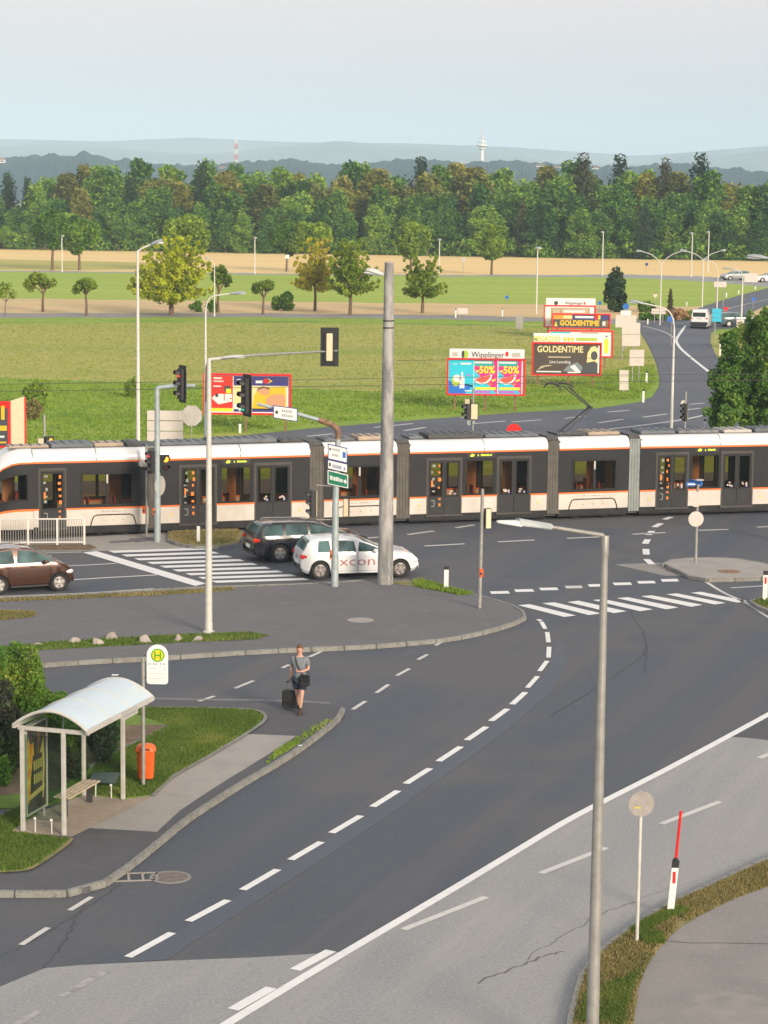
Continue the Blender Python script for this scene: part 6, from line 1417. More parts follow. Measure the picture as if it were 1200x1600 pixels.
# ---- billboards
def billboard(label, x0, x1, ytop, ybot, feet, posts, yl=None, hdr=None, mt='sign_white', frame='bright_red', sideR=0.0, ang=0.0):
    """front face spans image x0..x1; the right end is turned away by ang"""
    b = at((x0+x1)/2, feet); pm = pxm(b); t = thing('billboard', label, 'billboard', b)
    W = (x1-x0)/pm; zb, zt = ztop(b, ybot), ztop(b, ytop); fr = .10
    Rz = Matrix.Rotation(ang, 4, 'Z')
    def B(mb, x, y, z, w, d, h): return mb.box((x, y, z), (w, d, h), m=Rz)
    mb = MB(); B(mb, 0, .10, (zb+zt)/2, W-2*fr, .12, zt-zb-2*fr); core = mb.build('panel', mt, t, smooth=0)
    for c, s_ in (((0, 0, zb+fr/2), (W, .34, fr)), ((0, 0, zt-fr/2), (W, .34, fr)), ((-W/2+fr/2, 0, (zb+zt)/2), (fr, .34, zt-zb-2*fr)), ((W/2-fr/2, 0, (zb+zt)/2), (fr, .34, zt-zb-2*fr))):
        mb = MB(); B(mb, c[0], .1, c[2], *s_); mb.build('frame', frame, t, smooth=0)
    for p in posts:
        px_ = (p-(x0+x1)/2)/pm; mb = MB(); B(mb, px_, .14, zb/2-.05, .12, .12, zb+.1); mb.build('post', 'rust', t, smooth=0)
    if hdr:
        h0, h1, hy = hdr; ha, hb = (h0-(x0+x1)/2)/pm, (h1-(x0+x1)/2)/pm; zz = ztop(b, hy); mb = MB(); B(mb, (ha+hb)/2, .1, (zt+zz)/2+.005, hb-ha, .14, zz-zt-.01); mb.build('header_board', 'sign_white', t, smooth=0)
    def F(u, v, k=0):       # point on the face, u from left, v from top, in 0..1
        return Rz @ Vector((-W/2+fr+u*(W-2*fr), .036-.004*k, zt-fr-v*(zt-zb-2*fr)))
    def rect(u0, v0, u1, v1, mt, name='print', k=1):
        mb = MB(); mb.add([F(u0, v1, k), F(u1, v1, k), F(u1, v0, k), F(u0, v0, k)], [(0, 1, 2, 3)]); return mb.build(name, mt, core, smooth=0)
    def poly(pts, mt, name='print', k=2):
        mb = MB(); n = len(pts); mb.add([F(u, v, k) for u, v in pts], [tuple(range(n))[::-1]]); return mb.build(name, mt, core, smooth=0)
    def txt(s, u, v, h, mt, k=3, width=None, hd=False, bold=.0):
        p = F(u, v, k)
        return text_obj(s, h, mt, core, p, (R(90), 0, ang), 'lettering', width, bold)
    return t, F, rect, poly, txt, W, zt-zb
for n_, c_ in (('p_cyan', (.02, .55, .72)), ('p_blue', (.01, .16, .62)), ('p_pink', (.80, .02, .22)), ('p_teal', (.02, .38, .36)), ('p_yellow', (.85, .72, .03)), ('p_orange', (.85, .32, .03)), ('p_melon', (.80, .10, .07)), ('p_violet', (.42, .16, .62)), ('p_lime', (.40, .55, .05)), ('p_brown', (.075, .055, .045)), ('p_tan', (.50, .42, .30)), ('p_navy', (.04, .04, .20)), ('p_red', (.68, .03, .015)), ('p_skin', (.62, .32, .17)), ('p_gold', (.75, .48, .02)), ('p_straw', (.75, .66, .32)), ('p_darkgrey', (.06, .065, .075)), ('p_slate', (.20, .24, .28)), ('p_warm', (.42, .30, .16)), ('p_limetext', (.62, .66, .10))): mat(n_, c_, .55)
def ell(cu, cv, ru, rv, n=16, a0=0, a1=360): return [(cu+ru*math.cos(R(a0+(a1-a0)*k/n)), cv+rv*math.sin(R(a0+(a1-a0)*k/n))) for k in range(n+(0 if a1-a0 == 360 else 1))]
t, F, rect, poly, txt, W, Hh = billboard('billboard with turquoise and pink watermelon posters behind the tram', 697, 820, 560, 618, 641, [710, 758, 805], hdr=(701, 818, 545.5))
rect(0, 0, .335, 1, 'p_cyan'); poly([(0, .62), (.335, .80), (.335, .76), (.22, 1), (0, 1)], 'p_blue'); poly(ell(.10, .62, .055, .17), 'p_lime', k=3); poly(ell(.115, .55, .05, .11), 'sign_white', k=4); rect(.15, .50, .215, .84, 'sign_white', k=4); rect(.17, .36, .195, .50, 'sign_white', k=4)
txt('pure', .09, .12, .16, 'sign_white'); rect(.16, .09, .30, .14, 'sign_white', k=3); rect(.24, .42, .29, .47, 'p_violet', k=3); rect(.22, .9, .31, .93, 'sign_white', k=3)
for u0 in (.345, .665):
    w = .305; g = lambda u, v: (u0+u*w, v)
    poly([g(0, 0), g(1, 0), g(1, 1), g(0, 1)], 'p_pink'); poly([g(0, .02), g(.82, .02), g(.82, .18), g(0, .18)], 'p_teal', k=3); poly([g(0, .30), g(.25, .48), g(.1, .56), g(0, .56)], 'p_cyan', k=3)
    poly([g(0, .64), g(.6, .72), g(.95, .97), g(.95, 1), g(0, 1)], 'p_cyan', k=3); poly([g(.05, .80), g(.95, .80), g(.95, .88), g(.05, .88)], 'p_yellow', k=4); poly([g(.02, .90), g(.72, .90), g(.72, .98), g(.02, .98)], 'p_violet', k=4)
    poly([g(.0, .56), g(.78, .42), g(.74, .56), g(.58, .68), g(.34, .73), g(.1, .68)], 'sign_white', k=4); poly([g(.03, .56), g(.70, .44), g(.66, .55), g(.52, .64), g(.32, .68), g(.12, .63)], 'p_melon', k=5)
    poly([g(.74, .60), g(.95, .54), g(.92, .60), g(.78, .64)], 'p_yellow', k=4); poly([g(.55, .66), g(.78, .70), g(.7, .75)], 'p_orange', k=4)
    rect(u0+.02*w, .05, u0+.75*w, .10, 'sign_white', k=5)
    txt('-50%', u0+.48*w, .30, .62, 'p_yellow', k=6, width=w*W*.80, bold=.02)
txt('Wipplinger', .52, -.15, .52, 'dark_print', k=9, width=W*.42); poly(ell(.22, -.16, .042, .12), 'p_lime', k=9); poly(ell(.19, -.16, .018, .11), 'dark_print', k=10); rect(.755, -.25, .79, -.12, 'bright_red', k=10); rect(.05, -.22, .12, -.10, 'board_grey', k=9); rect(.84, -.22, .95, -.10, 'board_grey', k=9)
t, F, rect, poly, txt, W, Hh = billboard('brown billboard with cream GOLDENTIME lettering under a white header', 830, 939, 535, 587, 603, [840, 888, 926], hdr=(832, 940, 521))
rect(0, 0, 1, 1, 'p_brown'); txt('GOLDENTIME', .40, .19, .62, 'p_straw', k=3, width=W*.66, bold=.015); txt('Linz-Leonding', .40, .60, .3, 'sign_white', k=3, width=W*.30); rect(.22, .42, .56, .46, 'p_tan', k=3); rect(.05, .90, .42, .94, 'sign_white', k=3); rect(.52, .92, .66, .96, 'sign_white', k=3)
poly([(.80, .62), (.81, .30), (.86, .10), (.92, .06), (.99, .2), (.99, .62)], 'p_straw', k=3); poly(ell(.91, .38, .05, .15), 'p_darkgrey', k=4); poly([(.74, .9), (.78, .62), (.92, .56), (.98, .70), (.98, .95), (.76, .95)], 'p_darkgrey', k=4); poly([(.45, .9), (.52, .72), (.66, .60), (.74, .76), (.72, .92)], 'p_slate', k=3); poly([(.55, .75), (.62, .68), (.72, .94), (.66, .96)], 'sign_white', k=5); poly([(.06, .88), (.12, .74), (.22, .70), (.30, .72), (.18, .76)], 'p_tan', k=4); rect(.965, .05, .99, .95, 'sign_white', k=5)
txt('MEGAZOO', .20, -.15, .50, 'p_limetext', k=9, width=W*.38, bold=.012)
for k in range(3): poly(ell(.47+.055*k, -.15, .02, .07), 'yellow', k=9)
rect(.64, -.20, .95, -.11, 'p_lime', k=9)
t, F, rect, poly, txt, W, Hh = billboard('white billboard half hidden behind the brown one, with orange vertical lettering', 855, 957, 516, 558, 574, [876, 945], hdr=None)
rect(.02, .02, .34, .30, 'p_cyan'); rect(.50, .04, .78, .3, 'p_warm'); rect(.06, .1, .3, .14, 'sign_white', k=3); rect(.90, .16, .93, .22, 'dark_print', k=3); rect(.88, .30, .95, .88, 'p_yellow', k=3)
t, F, rect, poly, txt, W, Hh = billboard('long black billboard with yellow GOLDENTIME lettering below an orange and purple strip', 862, 953, 490, 514, 530, [870, 940])
rect(0, 0, 1, 1, 'p_darkgrey'); rect(0, 0, .34, .36, 'p_orange', k=2); rect(.18, .06, .33, .30, 'p_straw', k=3); rect(.34, 0, 1, .36, 'p_navy', k=2); rect(.39, .1, .72, .26, 'sign_white', k=3); rect(.74, .02, .80, .34, 'bright_red', k=3); rect(.80, .02, .84, .34, 'yellow', k=3); txt('GOLDENTIME', .47, .66, .66, 'p_gold', k=3, width=W*.68, bold=.03); poly([(.02, .9), (.05, .5), (.08, .9)], 'yellow', k=3); poly([(.86, .9), (.9, .45), (1, .4), (1, .9)], 'rust', k=3); rect(.88, .5, .93, .8, 'sign_white', k=4)
t, F, rect, poly, txt, W, Hh = billboard('rearmost billboard with white header above the yellow lettered one', 849, 930, 477, 512, 528, [856, 924], hdr=(852, 929, 466))
rect(.03, .05, .10, .95, 'sign_white'); rect(.12, .08, .9, .9, 'p_warm'); rect(.16, .15, .3, .8, 'p_tan', k=3); rect(.34, .12, .86, .5, 'p_tan', k=3); rect(.38, .2, .8, .3, 'sign_white', k=4); txt('Wipplinger', .58, -.16, .38, 'dark_print', k=9, width=W*.36); rect(.78, -.22, .81, -.1, 'bright_red', k=9); poly(ell(.22, -.16, .04, .1), 'dark_print', k=9)
t, F, rect, poly, txt, W, Hh = billboard('red framed billboard with red, yellow and sleeping child posters at the left', 317, 455, 584, 648, 674, [384, 446])
rect(.01, .02, .33, .88, 'p_red', k=1); rect(.01, .88, .33, .97, 'p_yellow', k=1); poly([(.13, .50), (.32, .50), (.32, .70), (.16, .78), (.08, .62)], 'sign_white', k=2); txt('1.-', .26, .60, .55, 'p_red', k=3); poly(ell(.14, .54, .02, .05), 'dark_print', k=3); rect(.23, .28, .30, .44, 'p_darkgrey', k=2); rect(.25, .36, .31, .48, 'p_yellow', k=3); rect(.1, .06, .2, .10, 'sign_white', k=2); rect(.1, .14, .22, .18, 'sign_white', k=2); rect(.1, .28, .19, .31, 'sign_white', k=2)
rect(.34, .02, .985, .27, 'p_navy', k=1); rect(.34, .27, .97, .93, 'p_straw', k=1); rect(.34, .88, .98, .97, 'p_navy', k=2); poly([(.56, .9), (.58, .55), (.63, .34), (.95, .3), (.96, .9)], 'p_gold', k=2); poly([(.61, .40), (.66, .30), (.74, .32), (.77, .44), (.74, .52), (.66, .50)], 'p_skin', k=3); poly([(.62, .42), (.62, .33), (.69, .28), (.77, .33), (.76, .38), (.70, .33), (.64, .37)], 'rust', k=4); poly([(.72, .60), (.80, .50), (.92, .48), (.96, .6), (.93, .88), (.74, .88)], 'p_skin', k=3)
poly([(.34, .75), (.40, .80), (.44, .70), (.46, .9), (.34, .9)], 'sign_white', k=3); rect(.38, .10, .46, .20, 'sign_white', k=3); rect(.60, .12, .68, .2, 'sign_white', k=3); poly([(.68, .14), (.72, .06), (.76, .14), (.72, .22)], 'bright_red', k=4); poly([(.74, .06), (.80, .14), (.74, .22), (.77, .14)], 'yellow', k=4); rect(.40, .90, .56, .94, 'sign_white', k=3)
# advertising column at the left edge: two boards set in a V
b = at(22, 716); pm = pxm(b); t = thing('billboard', 'angled billboard with black poster and cream side at the left edge', 'billboard', b)
A, Bp, C = loc(b, -60, 712, 0), loc(b, 18, 712, 0), loc(b, 40, 712, .9); zt = ztop(b, 627)
for p, q_, mt, nm in ((A, Bp, 'sign_red', 'front_board'), (Bp, C, 'cream', 'side_board')):
    d = (q_-p); n = Vector((d.y, -d.x, 0)).normalized(); mb = MB(); z0, z1 = .5, zt
    vs = [Vector((*(p-n*.02)[:2], z0)), Vector((*(q_-n*.02)[:2], z0)), Vector((*(q_-n*.02)[:2], z1+(.15 if mt == 'cream' else 0))), Vector((*(p-n*.02)[:2], z1))]
    mb.add(vs+[v-n*.10 for v in vs], [(0, 1, 2, 3), (7, 6, 5, 4), (0, 4, 5, 1), (1, 5, 6, 2), (2, 6, 7, 3), (3, 7, 4, 0)]); o = mb.build(nm, mt, t, smooth=0)
    if nm == 'front_board':
        n2 = n*.0; f = lambda u, z, k: p+d*u+n*(-.015+.006*k)+Vector((0, 0, z-p.z))
        for u0, u1, za, zb_, m_, k in ((.0, .93, .6, zt-.38, 'p_darkgrey', 1), (.0, .95, zt-.32, zt-.1, 'bright_red', 1), (.80, .87, 1.9, 2.6, 'p_gold', 2), (.5, .91, 1.35, 1.6, 'p_gold', 2), (.6, .86, 1.0, 1.1, 'sign_white', 2), (.5, .9, .72, .8, 'p_gold', 2)):
            mb = MB(); mb.add([f(u0, za, k), f(u1, za, k), f(u1, zb_, k), f(u0, zb_, k)], [(0, 1, 2, 3)]); mb.build('print', m_, o, smooth=0)
mb = MB(); mb.tube([Vector((C.x, C.y, 0)), Vector((C.x, C.y, zt+.12))], .05, 8); mb.build('red_edge', 'bright_red', t)
mb = MB()
for p in (A, Bp): mb.tube([Vector((p.x, p.y+.15, -.1)), Vector((p.x, p.y+.15, .6))], .05, 6)
mb.build('posts', 'rust', t)
# ---- white railing along the track
b = at(0, 852, .02); t = thing('railing', 'white metal railing with vertical bars along the tram track at the left', 'railing', b)
e1 = at(149, 851, .02); d = Vector((e1.x-b.x, e1.y-b.y, 0)); a0 = -1.35
Hr = ztop(b, 811)
def RP(u, z): return (d.x*u, d.y*u, z)
for u in (-1.2, -.9, -.6, -.3, .0, .295, .60, .885):
    mb = MB(); mb.box(RP(u, Hr/2), (.075, .05, Hr), math.atan2(d.y, d.x)); mb.build('post', 'white_metal', t)
for z in (.10, Hr-.03):
    mb = MB(); mb.tube([RP(-1.35, z), RP(.885, z)], .03, 8); mb.build('rail', 'white_metal', t)
mb = MB(); mb.box((0, 0, Hr/2+.03), (.017, .017, Hr-.18)); bar = mb.build('bar', 'bar_grey', t, smooth=0)
pieces('bar', bar, [(RP(-1.35+k*(2.235/84), 0), 0, (1, 1, 1)) for k in range(85)], t)
b2 = at(139, 829, .02); t = thing('railing', 'short thin grey railing just behind the end of the white one', 'railing', b2)
for k in range(4): mb = MB(); mb.tube([(-.35+k*.2, 0, 0), (-.35+k*.2, 0, .85)], .014, 6); mb.build('bar', 'galvanised', t)
mb = MB(); mb.tube([(-.4, 0, .85), (.3, 0, .85)], .02, 6); mb.build('rail', 'galvanised', t)
# barrier at the right tram stop
b = at(1160, 690); t = thing('barrier', 'low orange and white barrier under the street trees', 'barrier', b)
a, c = loc(b, 1120, 671), loc(b, 1260, 662); n = 18
for k in range(n):
    p = a.lerp(c, (k+.5)/n); mb = MB(); mb.box((p.x, 0, p.z-.12), ((c.x-a.x)/n-.01, .06, .26)); mb.build('board_section', 'sticker_orange' if k % 2 else 'sign_white', t, smooth=0)
for k in range(5):
    p = a.lerp(c, k/4); mb = MB(); mb.tube([(p.x, .08, -.05), (p.x, .08, p.z)], .03, 6); mb.build('leg', 'galvanised', t)
# rocks
def rock(label, px, py, w, h, seed, z=.12):
    b = at(px, py, z); pm = pxm(b); q_ = random.Random(seed); bm = bmesh.new(); bmesh.ops.create_icosphere(bm, subdivisions=2, radius=1)
    for v in bm.verts:
        k = 1+q_.uniform(-.14, .14); v.co = Vector((v.co.x*w/pm*.62*k, v.co.y*w/pm*.42*k, max(-.2, v.co.z)*h/pm*1.0*k))
    for _ in range(4):
        n = Vector((q_.uniform(-1, 1), q_.uniform(-1, .3), q_.uniform(.2, 1))).normalized(); dd = .72*min(w, h)/pm/2*q_.uniform(.8, 1.2)
        for v in bm.verts:
            e_ = v.co.dot(n)-dd
            if e_ > 0: v.co -= n*e_
    me = bpy.data.meshes.new('rock'); bm.to_mesh(me); bm.free(); me.materials.append(MATS['rock']); o = bpy.data.objects.new('rock', me); COL.objects.link(o)
    o.location = (b.x, b.y, b.z+.02); tag(o, label, 'rock', 'rocks on the walkway verge')
for i, (px, py, w, h, lab) in enumerate(((57, 1008, 20, 9, 'small flat pale rock, leftmost on the verge'), (113, 1004, 22, 13, 'pale rock with flat top, second from the left'), (156, 1007, 22, 19, 'tall pointed rock of the touching pair, front one'), (178, 998, 22, 13, 'low rock of the touching pair, rear one'), (230, 1004, 22, 15, 'sloping rock behind the bus stop sign'), (277, 1001, 20, 15, 'rounded pale rock right of the bus stop sign'), (306, 1001, 18, 10, 'small brownish block, rightmost on the verge'))):
    rock(lab, px, py, w, h, 60+i)
# ---- litter bin, stop sign
b = at(224, 1228, .15); pm = pxm(b); t = thing('bus_stop_sign', 'white rounded bus stop sign with green and yellow H on a tall post', 'bus stop sign', b)
H = ztop(b, 1028)-.15; mb = MB(); mb.tube([(0, 0, -.1), (0, 0, H)], .045, 12); mb.build('post', 'galvanised', t)
c = loc(b, 246, 1038); hw, hh = 17/pm, 32/pm
pts = [(hw*math.cos(a), hh-hw+hw*math.sin(a)) for a in [math.pi*k/14 for k in range(15)]]+[(-hw, -hh+.06), (-hw+.02, -hh+.015), (-hw+.07, -hh), (hw-.07, -hh), (hw-.02, -hh+.015), (hw, -hh+.06)]
mb = MB(); n = len(pts); mb.add([(c.x+x, -.02, c.z+z) for x, z in pts]+[(c.x+x, .02, c.z+z) for x, z in pts], [tuple(range(n)), tuple(range(n, 2*n))[::-1]]+[(k, n+k, n+(k+1) % n, (k+1) % n) for k in range(n)]); sg = mb.build('sign_plate', 'sign_white', t)
for r_, mt, k in ((10.8/pm, 'stop_green', 1), (8.6/pm, 'yellow', 2)):
    mb = MB(); disc(mb, (c.x+.01, -.022-.003*k, c.z+hh-17/pm), r_, 0, .004, 28); mb.build('emblem', mt, sg)
zc = c.z+hh-17/pm; mb = MB()
for x, z, w, h in ((-.062, 0, .034, .17), (.062, 0, .034, .17), (0, 0, .10, .036)): mb.box((c.x+.01+x, -.034, zc+z), (w, .004, h))
mb.build('emblem_letter', 'stop_green', sg)
mb = MB(); scribble(mb, c.x-.2, c.x+.22, c.z-.005, .045, -.024, 1); mb.build('stop_name', 'grey_print', sg)
mb = MB(); scribble(mb, c.x-.2, c.x-.02, c.z-.10, .03, -.024, 2); scribble(mb, c.x-.2, c.x+.15, c.z-.22, .02, -.024, 3); scribble(mb, c.x-.2, c.x+.2, c.z-.33, .02, -.024, 4); scribble(mb, c.x+.05, c.x+.22, c.z-.12, .02, -.024, 7); mb.build('small_print', 'board_grey', sg)
for z in (.2, -.3): mb = MB(); mb.box((c.x-.22, .0, c.z+z), (.16, .03, .03)); mb.build('clamp', 'dark_metal', t)
b = at(228, 1222, .15); pm = pxm(b); t = thing('litter_bin', 'orange plastic litter bin with lid hung behind the bus stop post', 'litter bin', b)
mb = MB(); z0, z1 = ztop(b, 1215)-.15, ztop(b, 1172)-.15
def rr(w, d, z, n=5, r_=.3): return [(w*(math.copysign(abs(math.cos(a))**.5, math.cos(a))), d*(math.copysign(abs(math.sin(a))**.5, math.sin(a))), z) for a in [2*math.pi*k/24 for k in range(24)]]
secs = [rr(.165, .12, z0), rr(.18, .135, z0+.04), rr(.205, .155, z1-.03), rr(.225, .17, z1)]; mb.add([v for s in secs for v in s], [(i*24+k, i*24+(k+1) % 24, (i+1)*24+(k+1) % 24, (i+1)*24+k) for i in range(3) for k in range(24)]+[tuple(range(24))[::-1]]); mb.build('body', 'orange_plastic', t)
secs = [rr(.235, .18, z1), rr(.235, .18, z1+.03), rr(.20, .15, z1+.10), rr(.13, .09, z1+.15)]; mb = MB(); mb.add([v for s in secs for v in s], [(i*24+k, i*24+(k+1) % 24, (i+1)*24+(k+1) % 24, (i+1)*24+k) for i in range(3) for k in range(24)]+[tuple(range(72, 96)), tuple(range(24))[::-1]]); lid = mb.build('lid', 'orange_plastic', t)
mb = MB(); mb.box((0, -.172, z1+.045), (.2, .012, .045)); mb.build('slot', 'black_plastic', lid)
mb = MB(); mb.tube([(-.02, .19, -.1), (-.02, .19, z1)], .03, 8); mb.build('post', 'galvanised', t)
# ---- bus shelter
BL, FL, BR, FR = (at(36, 1298, .13), at(101, 1303, .13), at(129, 1243, .13), at(195, 1247, .13))
O = BL.copy(); t = thing('bus_shelter', 'glass bus shelter with white curved roof, bench and poster', 'bus shelter', O)
ax = ((BR-BL)+(FR-FL))/2; ax.z = 0; Ls = ax.length; ax.normalize(); dp = ((FL-BL)+(FR-BR))/2; dp.z = 0; dp -= ax*dp.dot(ax); Ds = dp.length; dp.normalize()
SM = Matrix(((ax.x, dp.x, 0, 0), (ax.y, dp.y, 0, 0), (0, 0, 1, 0), (0, 0, 0, 1)))      # shelter frame: x along, y towards the road
Hs = ztop(FL, 1138)-.13
def S(mb, name, mt, parent=t, **k): mb.v = [tuple(SM @ Vector(v)) for v in mb.v]; return mb.build(name, mt, parent, **k)
Ds = max(Ds, .95)
for x in (0, Ls):
    for y in (0, Ds):
        mb = MB(); mb.box((x, y, Hs/2), (.085, .085, Hs)); S(mb, 'post', 'shelter_frame', bevel=.01)
y0, y1 = -.12, Ds+.62; ns = 14
def arch(k, off=0.0): a = k/ns; y = y0+(y1-y0)*a; return (y, Hs+.02+.36*math.sin(math.pi*a)**.9*1.0+off)
x0, x1 = -.16, Ls+.25
mb = MB(); vs = []
for x in (x0, x1):
    for o_ in (0, .035): vs += [(x, arch(k)[0], arch(k)[1]+o_) for k in range(ns+1)]
n = ns+1
mb.add(vs, [(k, k+1, 2*n+k+1, 2*n+k) for k in range(ns)]+[(n+k, 3*n+k, 3*n+k+1, n+k+1) for k in range(ns)]); S(mb, 'roof', 'roof_sheet', smooth=60)
for x in (x0, Ls*.34, Ls*.68, x1):
    mb = MB(); mb.tube([(x, arch(k)[0], arch(k)[1]+(.02 if x in (x0, x1) else .035)) for k in range(ns+1)], .035 if x in (x0, x1) else .014, 8); S(mb, 'roof_rib', 'shelter_frame', smooth=60)
for y, nm in ((y0, 'gutter'), (y1, 'gutter')):
    mb = MB(); mb.box(((x0+x1)/2, y, Hs+.02), (x1-x0, .08, .10)); S(mb, nm, 'shelter_frame', bevel=.01)
mb = MB(); mb.box((Ls*.62, y1+.05, Hs-.02), (.85, .03, .16)); nb = S(mb, 'name_board', 'board_grey'); mb = MB(); mb.box((Ls*.62, y1+.068, Hs-.02), (.66, .004, .05)); S(mb, 'print', 'grey_print', nb)
for x in (0, Ls):
    mb = MB(); mb.box((x, (y0+y1)/2, Hs-.04), (.07, y1-y0-.05, .09)); S(mb, 'cross_beam', 'shelter_frame', bevel=.01)
    mb = MB(); mb.add([(x, arch(k)[0], arch(k)[1]-.02) for k in range(1, ns)]+[(x, arch(k)[0], Hs+.01) for k in range(ns-1, 0, -1)], [tuple(range(2*(ns-1)))]); S(mb, 'gable_glass', 'shelter_glass', smooth=0)
    mb = MB(); mb.box((x, Ds/2, Hs*.52), (.012, Ds-.12, Hs*.80)); S(mb, 'end_pane', 'shelter_glass', smooth=0)
    for y in (Ds*.3, Ds*.7): mb = MB(); mb.tube([(x, y, 0), (x, y, Hs*.12)], .014, 6); mb.ball((x-.02, y, Hs*.13), (.035, .035, .035), 8, 6); S(mb, 'glass_foot', 'white_metal')
np_ = 3
for k in range(np_):
    xa, xb = .06+k*(Ls-.12)/np_, .06+(k+1)*(Ls-.12)/np_-.02
    if k == 0: continue
    mb = MB(); mb.box(((xa+xb)/2, 0, Hs*.53), (xb-xa, .012, Hs*.82)); S(mb, 'back_pane', 'shelter_glass', smooth=0)
    mb = MB(); mb.box((xa-.01, 0, Hs*.5), (.03, .03, Hs-.1)); S(mb, 'mullion', 'shelter_frame')
xa, xb = .14, Ls/3+.05; zc_ = Hs*.55; hh = Hs*.82
mb = MB()
for q in ((xa, xb, -.05, .05, zc_-hh/2-.05, zc_-hh/2), (xa, xb, -.05, .05, zc_+hh/2, zc_+hh/2+.04), (xa-.05, xa, -.05, .05, zc_-hh/2-.05, zc_+hh/2+.04), (xb, xb+.05, -.05, .05, zc_-hh/2-.05, zc_+hh/2+.04)): mb.box(((q[0]+q[1])/2, (q[2]+q[3])/2, (q[4]+q[5])/2), (q[1]-q[0], q[3]-q[2], q[5]-q[4]))
ps = S(mb, 'poster_case', 'shelter_frame', smooth=0)
mat('poster_dark', (.05, .045, .04), .4, col2=(.10, .08, .06), scale=3); mat('flame', (.85, .20, .02), .4, col2=(.95, .65, .05), scale=5); mat('poster_gold', (.62, .50, .14), .4)
mb = MB(); mb.box(((xa+xb)/2, 0, zc_), (xb-xa, .06, hh)); S(mb, 'poster', 'poster_dark', ps, smooth=0)
def pq(u, v, k): return (xa+(xb-xa)*u, .030+.003*k, zc_+hh/2-v*hh)
def pp(pts, mt, k, nm='poster_print'): mb = MB(); mb.add([pq(u, v, k) for u, v in pts], [tuple(range(len(pts)))]); return S(mb, nm, mt, ps, smooth=0)
pp([(.02, .2), (.10, .12), (.18, .22), (.34, .20), (.38, .34), (.28, .46), (.20, .60), (.16, .85), (.06, .9), (.02, .7)], 'flame', 1); pp([(.50, .34), (.56, .12), (.66, .06), (.70, .2), (.64, .38)], 'rust', 1); pp([(.62, .40), (.88, .18), (.92, .5), (.86, .9), (.80, .9), (.82, .45)], 'poster_gold', 1)
pp([(.30, .36), (.80, .36), (.80, .74), (.30, .74)], 'poster_dark', 2)
for s_, v, h_ in (('BECK', .46, .2), ('STORM', .62, .2)): pass
mb = MB()
for r0_, nn in ((.42, 4), (.58, 4)):
    for k in range(nn): a_ = .34+k*.115; mb.add([pq(a_, r0_, 3), pq(a_+.085, r0_, 3), pq(a_+.085, r0_+.11, 3), pq(a_, r0_+.11, 3)], [(0, 1, 2, 3)])
S(mb, 'poster_lettering', 'poster_gold', ps, smooth=0)
pp([(.08, .80), (.9, .74), (.9, .80), (.08, .86)], 'poster_gold', 2)
mb = MB(); mb.box((Ls*.52, .28, .45), (.05, .3, .05)); 
bench = None
for k in range(4):
    mb = MB(); mb.box((Ls*.62, .22+k*.105, .47), (Ls*.52, .07, .035)); o = S(mb, 'bench_slat', 'bench_wood', bevel=.006)
for x in (Ls*.42, Ls*.84): mb = MB(); mb.box((x, .36, .225), (.05, .14, .45)); S(mb, 'bench_leg', 'dark_metal', bevel=.008)
mb = MB(); mb.tube([(Ls+.05, .1, .22), (Ls+.5, .1, .22)], .018, 6); mb.tube([(Ls+.1, .1, 0), (Ls+.1, .1, .22)], .015, 6); mb.tube([(Ls+.45, .1, 0), (Ls+.45, .1, .22)], .015, 6); S(mb, 'foot_rail', 'galvanised')
b = at(163, 1222, .15); t2 = thing('floor_grate', 'dark metal plate lying in the lawn behind the bench', 'metal plate', b)
mb = MB(); mb.box((0, 0, .10), (.62, .9, .02)); mb.build('plate', 'tram_roof_box', t2); mb = MB()
for x in (-.25, .25): mb.tube([(x, 0, -.05), (x, 0, .09)], .02, 6)
mb.build('legs', 'dark_metal', t2)
# hedges by the shelter
def hedge(label, pts, mt, n, leaf, seed, name='hedge'):
    """pts: (image x, foot y, radius px, height px)"""
    b = at(pts[0][0], pts[0][1], .15); t = thing(name, label, 'hedge', b); q_ = random.Random(seed); cl = []
    for px, py, rp, hp in pts:
        c = at(px, py, .15); pm = pxm(c); h = ztop(c, py-hp)-.15; r_ = rp/pm
        for k in range(34):
            a = q_.uniform(0, 6.28); f = q_.uniform(.45, .82); zz = q_.uniform(.15, .86)
            w = math.sqrt(max(.05, 1-(zz-.4)**2*1.6))
            cl.append(((c.x-b.x+math.cos(a)*r_*f*w, c.y-b.y+math.sin(a)*r_*f*w*1.2, zz*h), (r_*.30, r_*.30, h*.13), 1))
        cl.append(((c.x-b.x, c.y-b.y, h*.45), (r_*.7, r_*.8, h*.44), 9))
    v, n = leaf_cloud(cl, n, leaf, seed); leaves_obj('foliage', v, n, mt, t)
    mb = MB()
    for c_ in cl[::35]: mb.tube([(c_[0][0]*.8, c_[0][1]*.8, -.05), c_[0]], [.04, .015], 5)
    mb.build('stems', 'bark', t); return t
hedge('tall rounded green hedge at the left edge behind the shelter', [(18, 1165, 52, 160), (-34, 1180, 60, 185), (48, 1156, 30, 130)], 'leaf_hedge', 90000, .042, 71)
hedge('dark purple leaved hedge between the green hedge and the shelter', [(-12, 1212, 44, 152), (22, 1208, 26, 120)], 'leaf_hedge_dark', 26000, .05, 72)
hedge('low green bush directly behind the shelter roof', [(86, 1152, 30, 80), (120, 1150, 24, 68), (112, 1176, 22, 50)], 'leaf_hedge', 18000, .05, 73)
hedge('green and reddish shrub behind the shelter glass', [(160, 1190, 24, 66), (172, 1168, 20, 44), (120, 1215, 20, 44)], 'leaf_hedge_dark', 11000, .05, 74)
hedge('pale leaved young bush at the foot of the hedge', [(4, 1228, 14, 50)], 'leaf_hedge', 900, .05, 75)
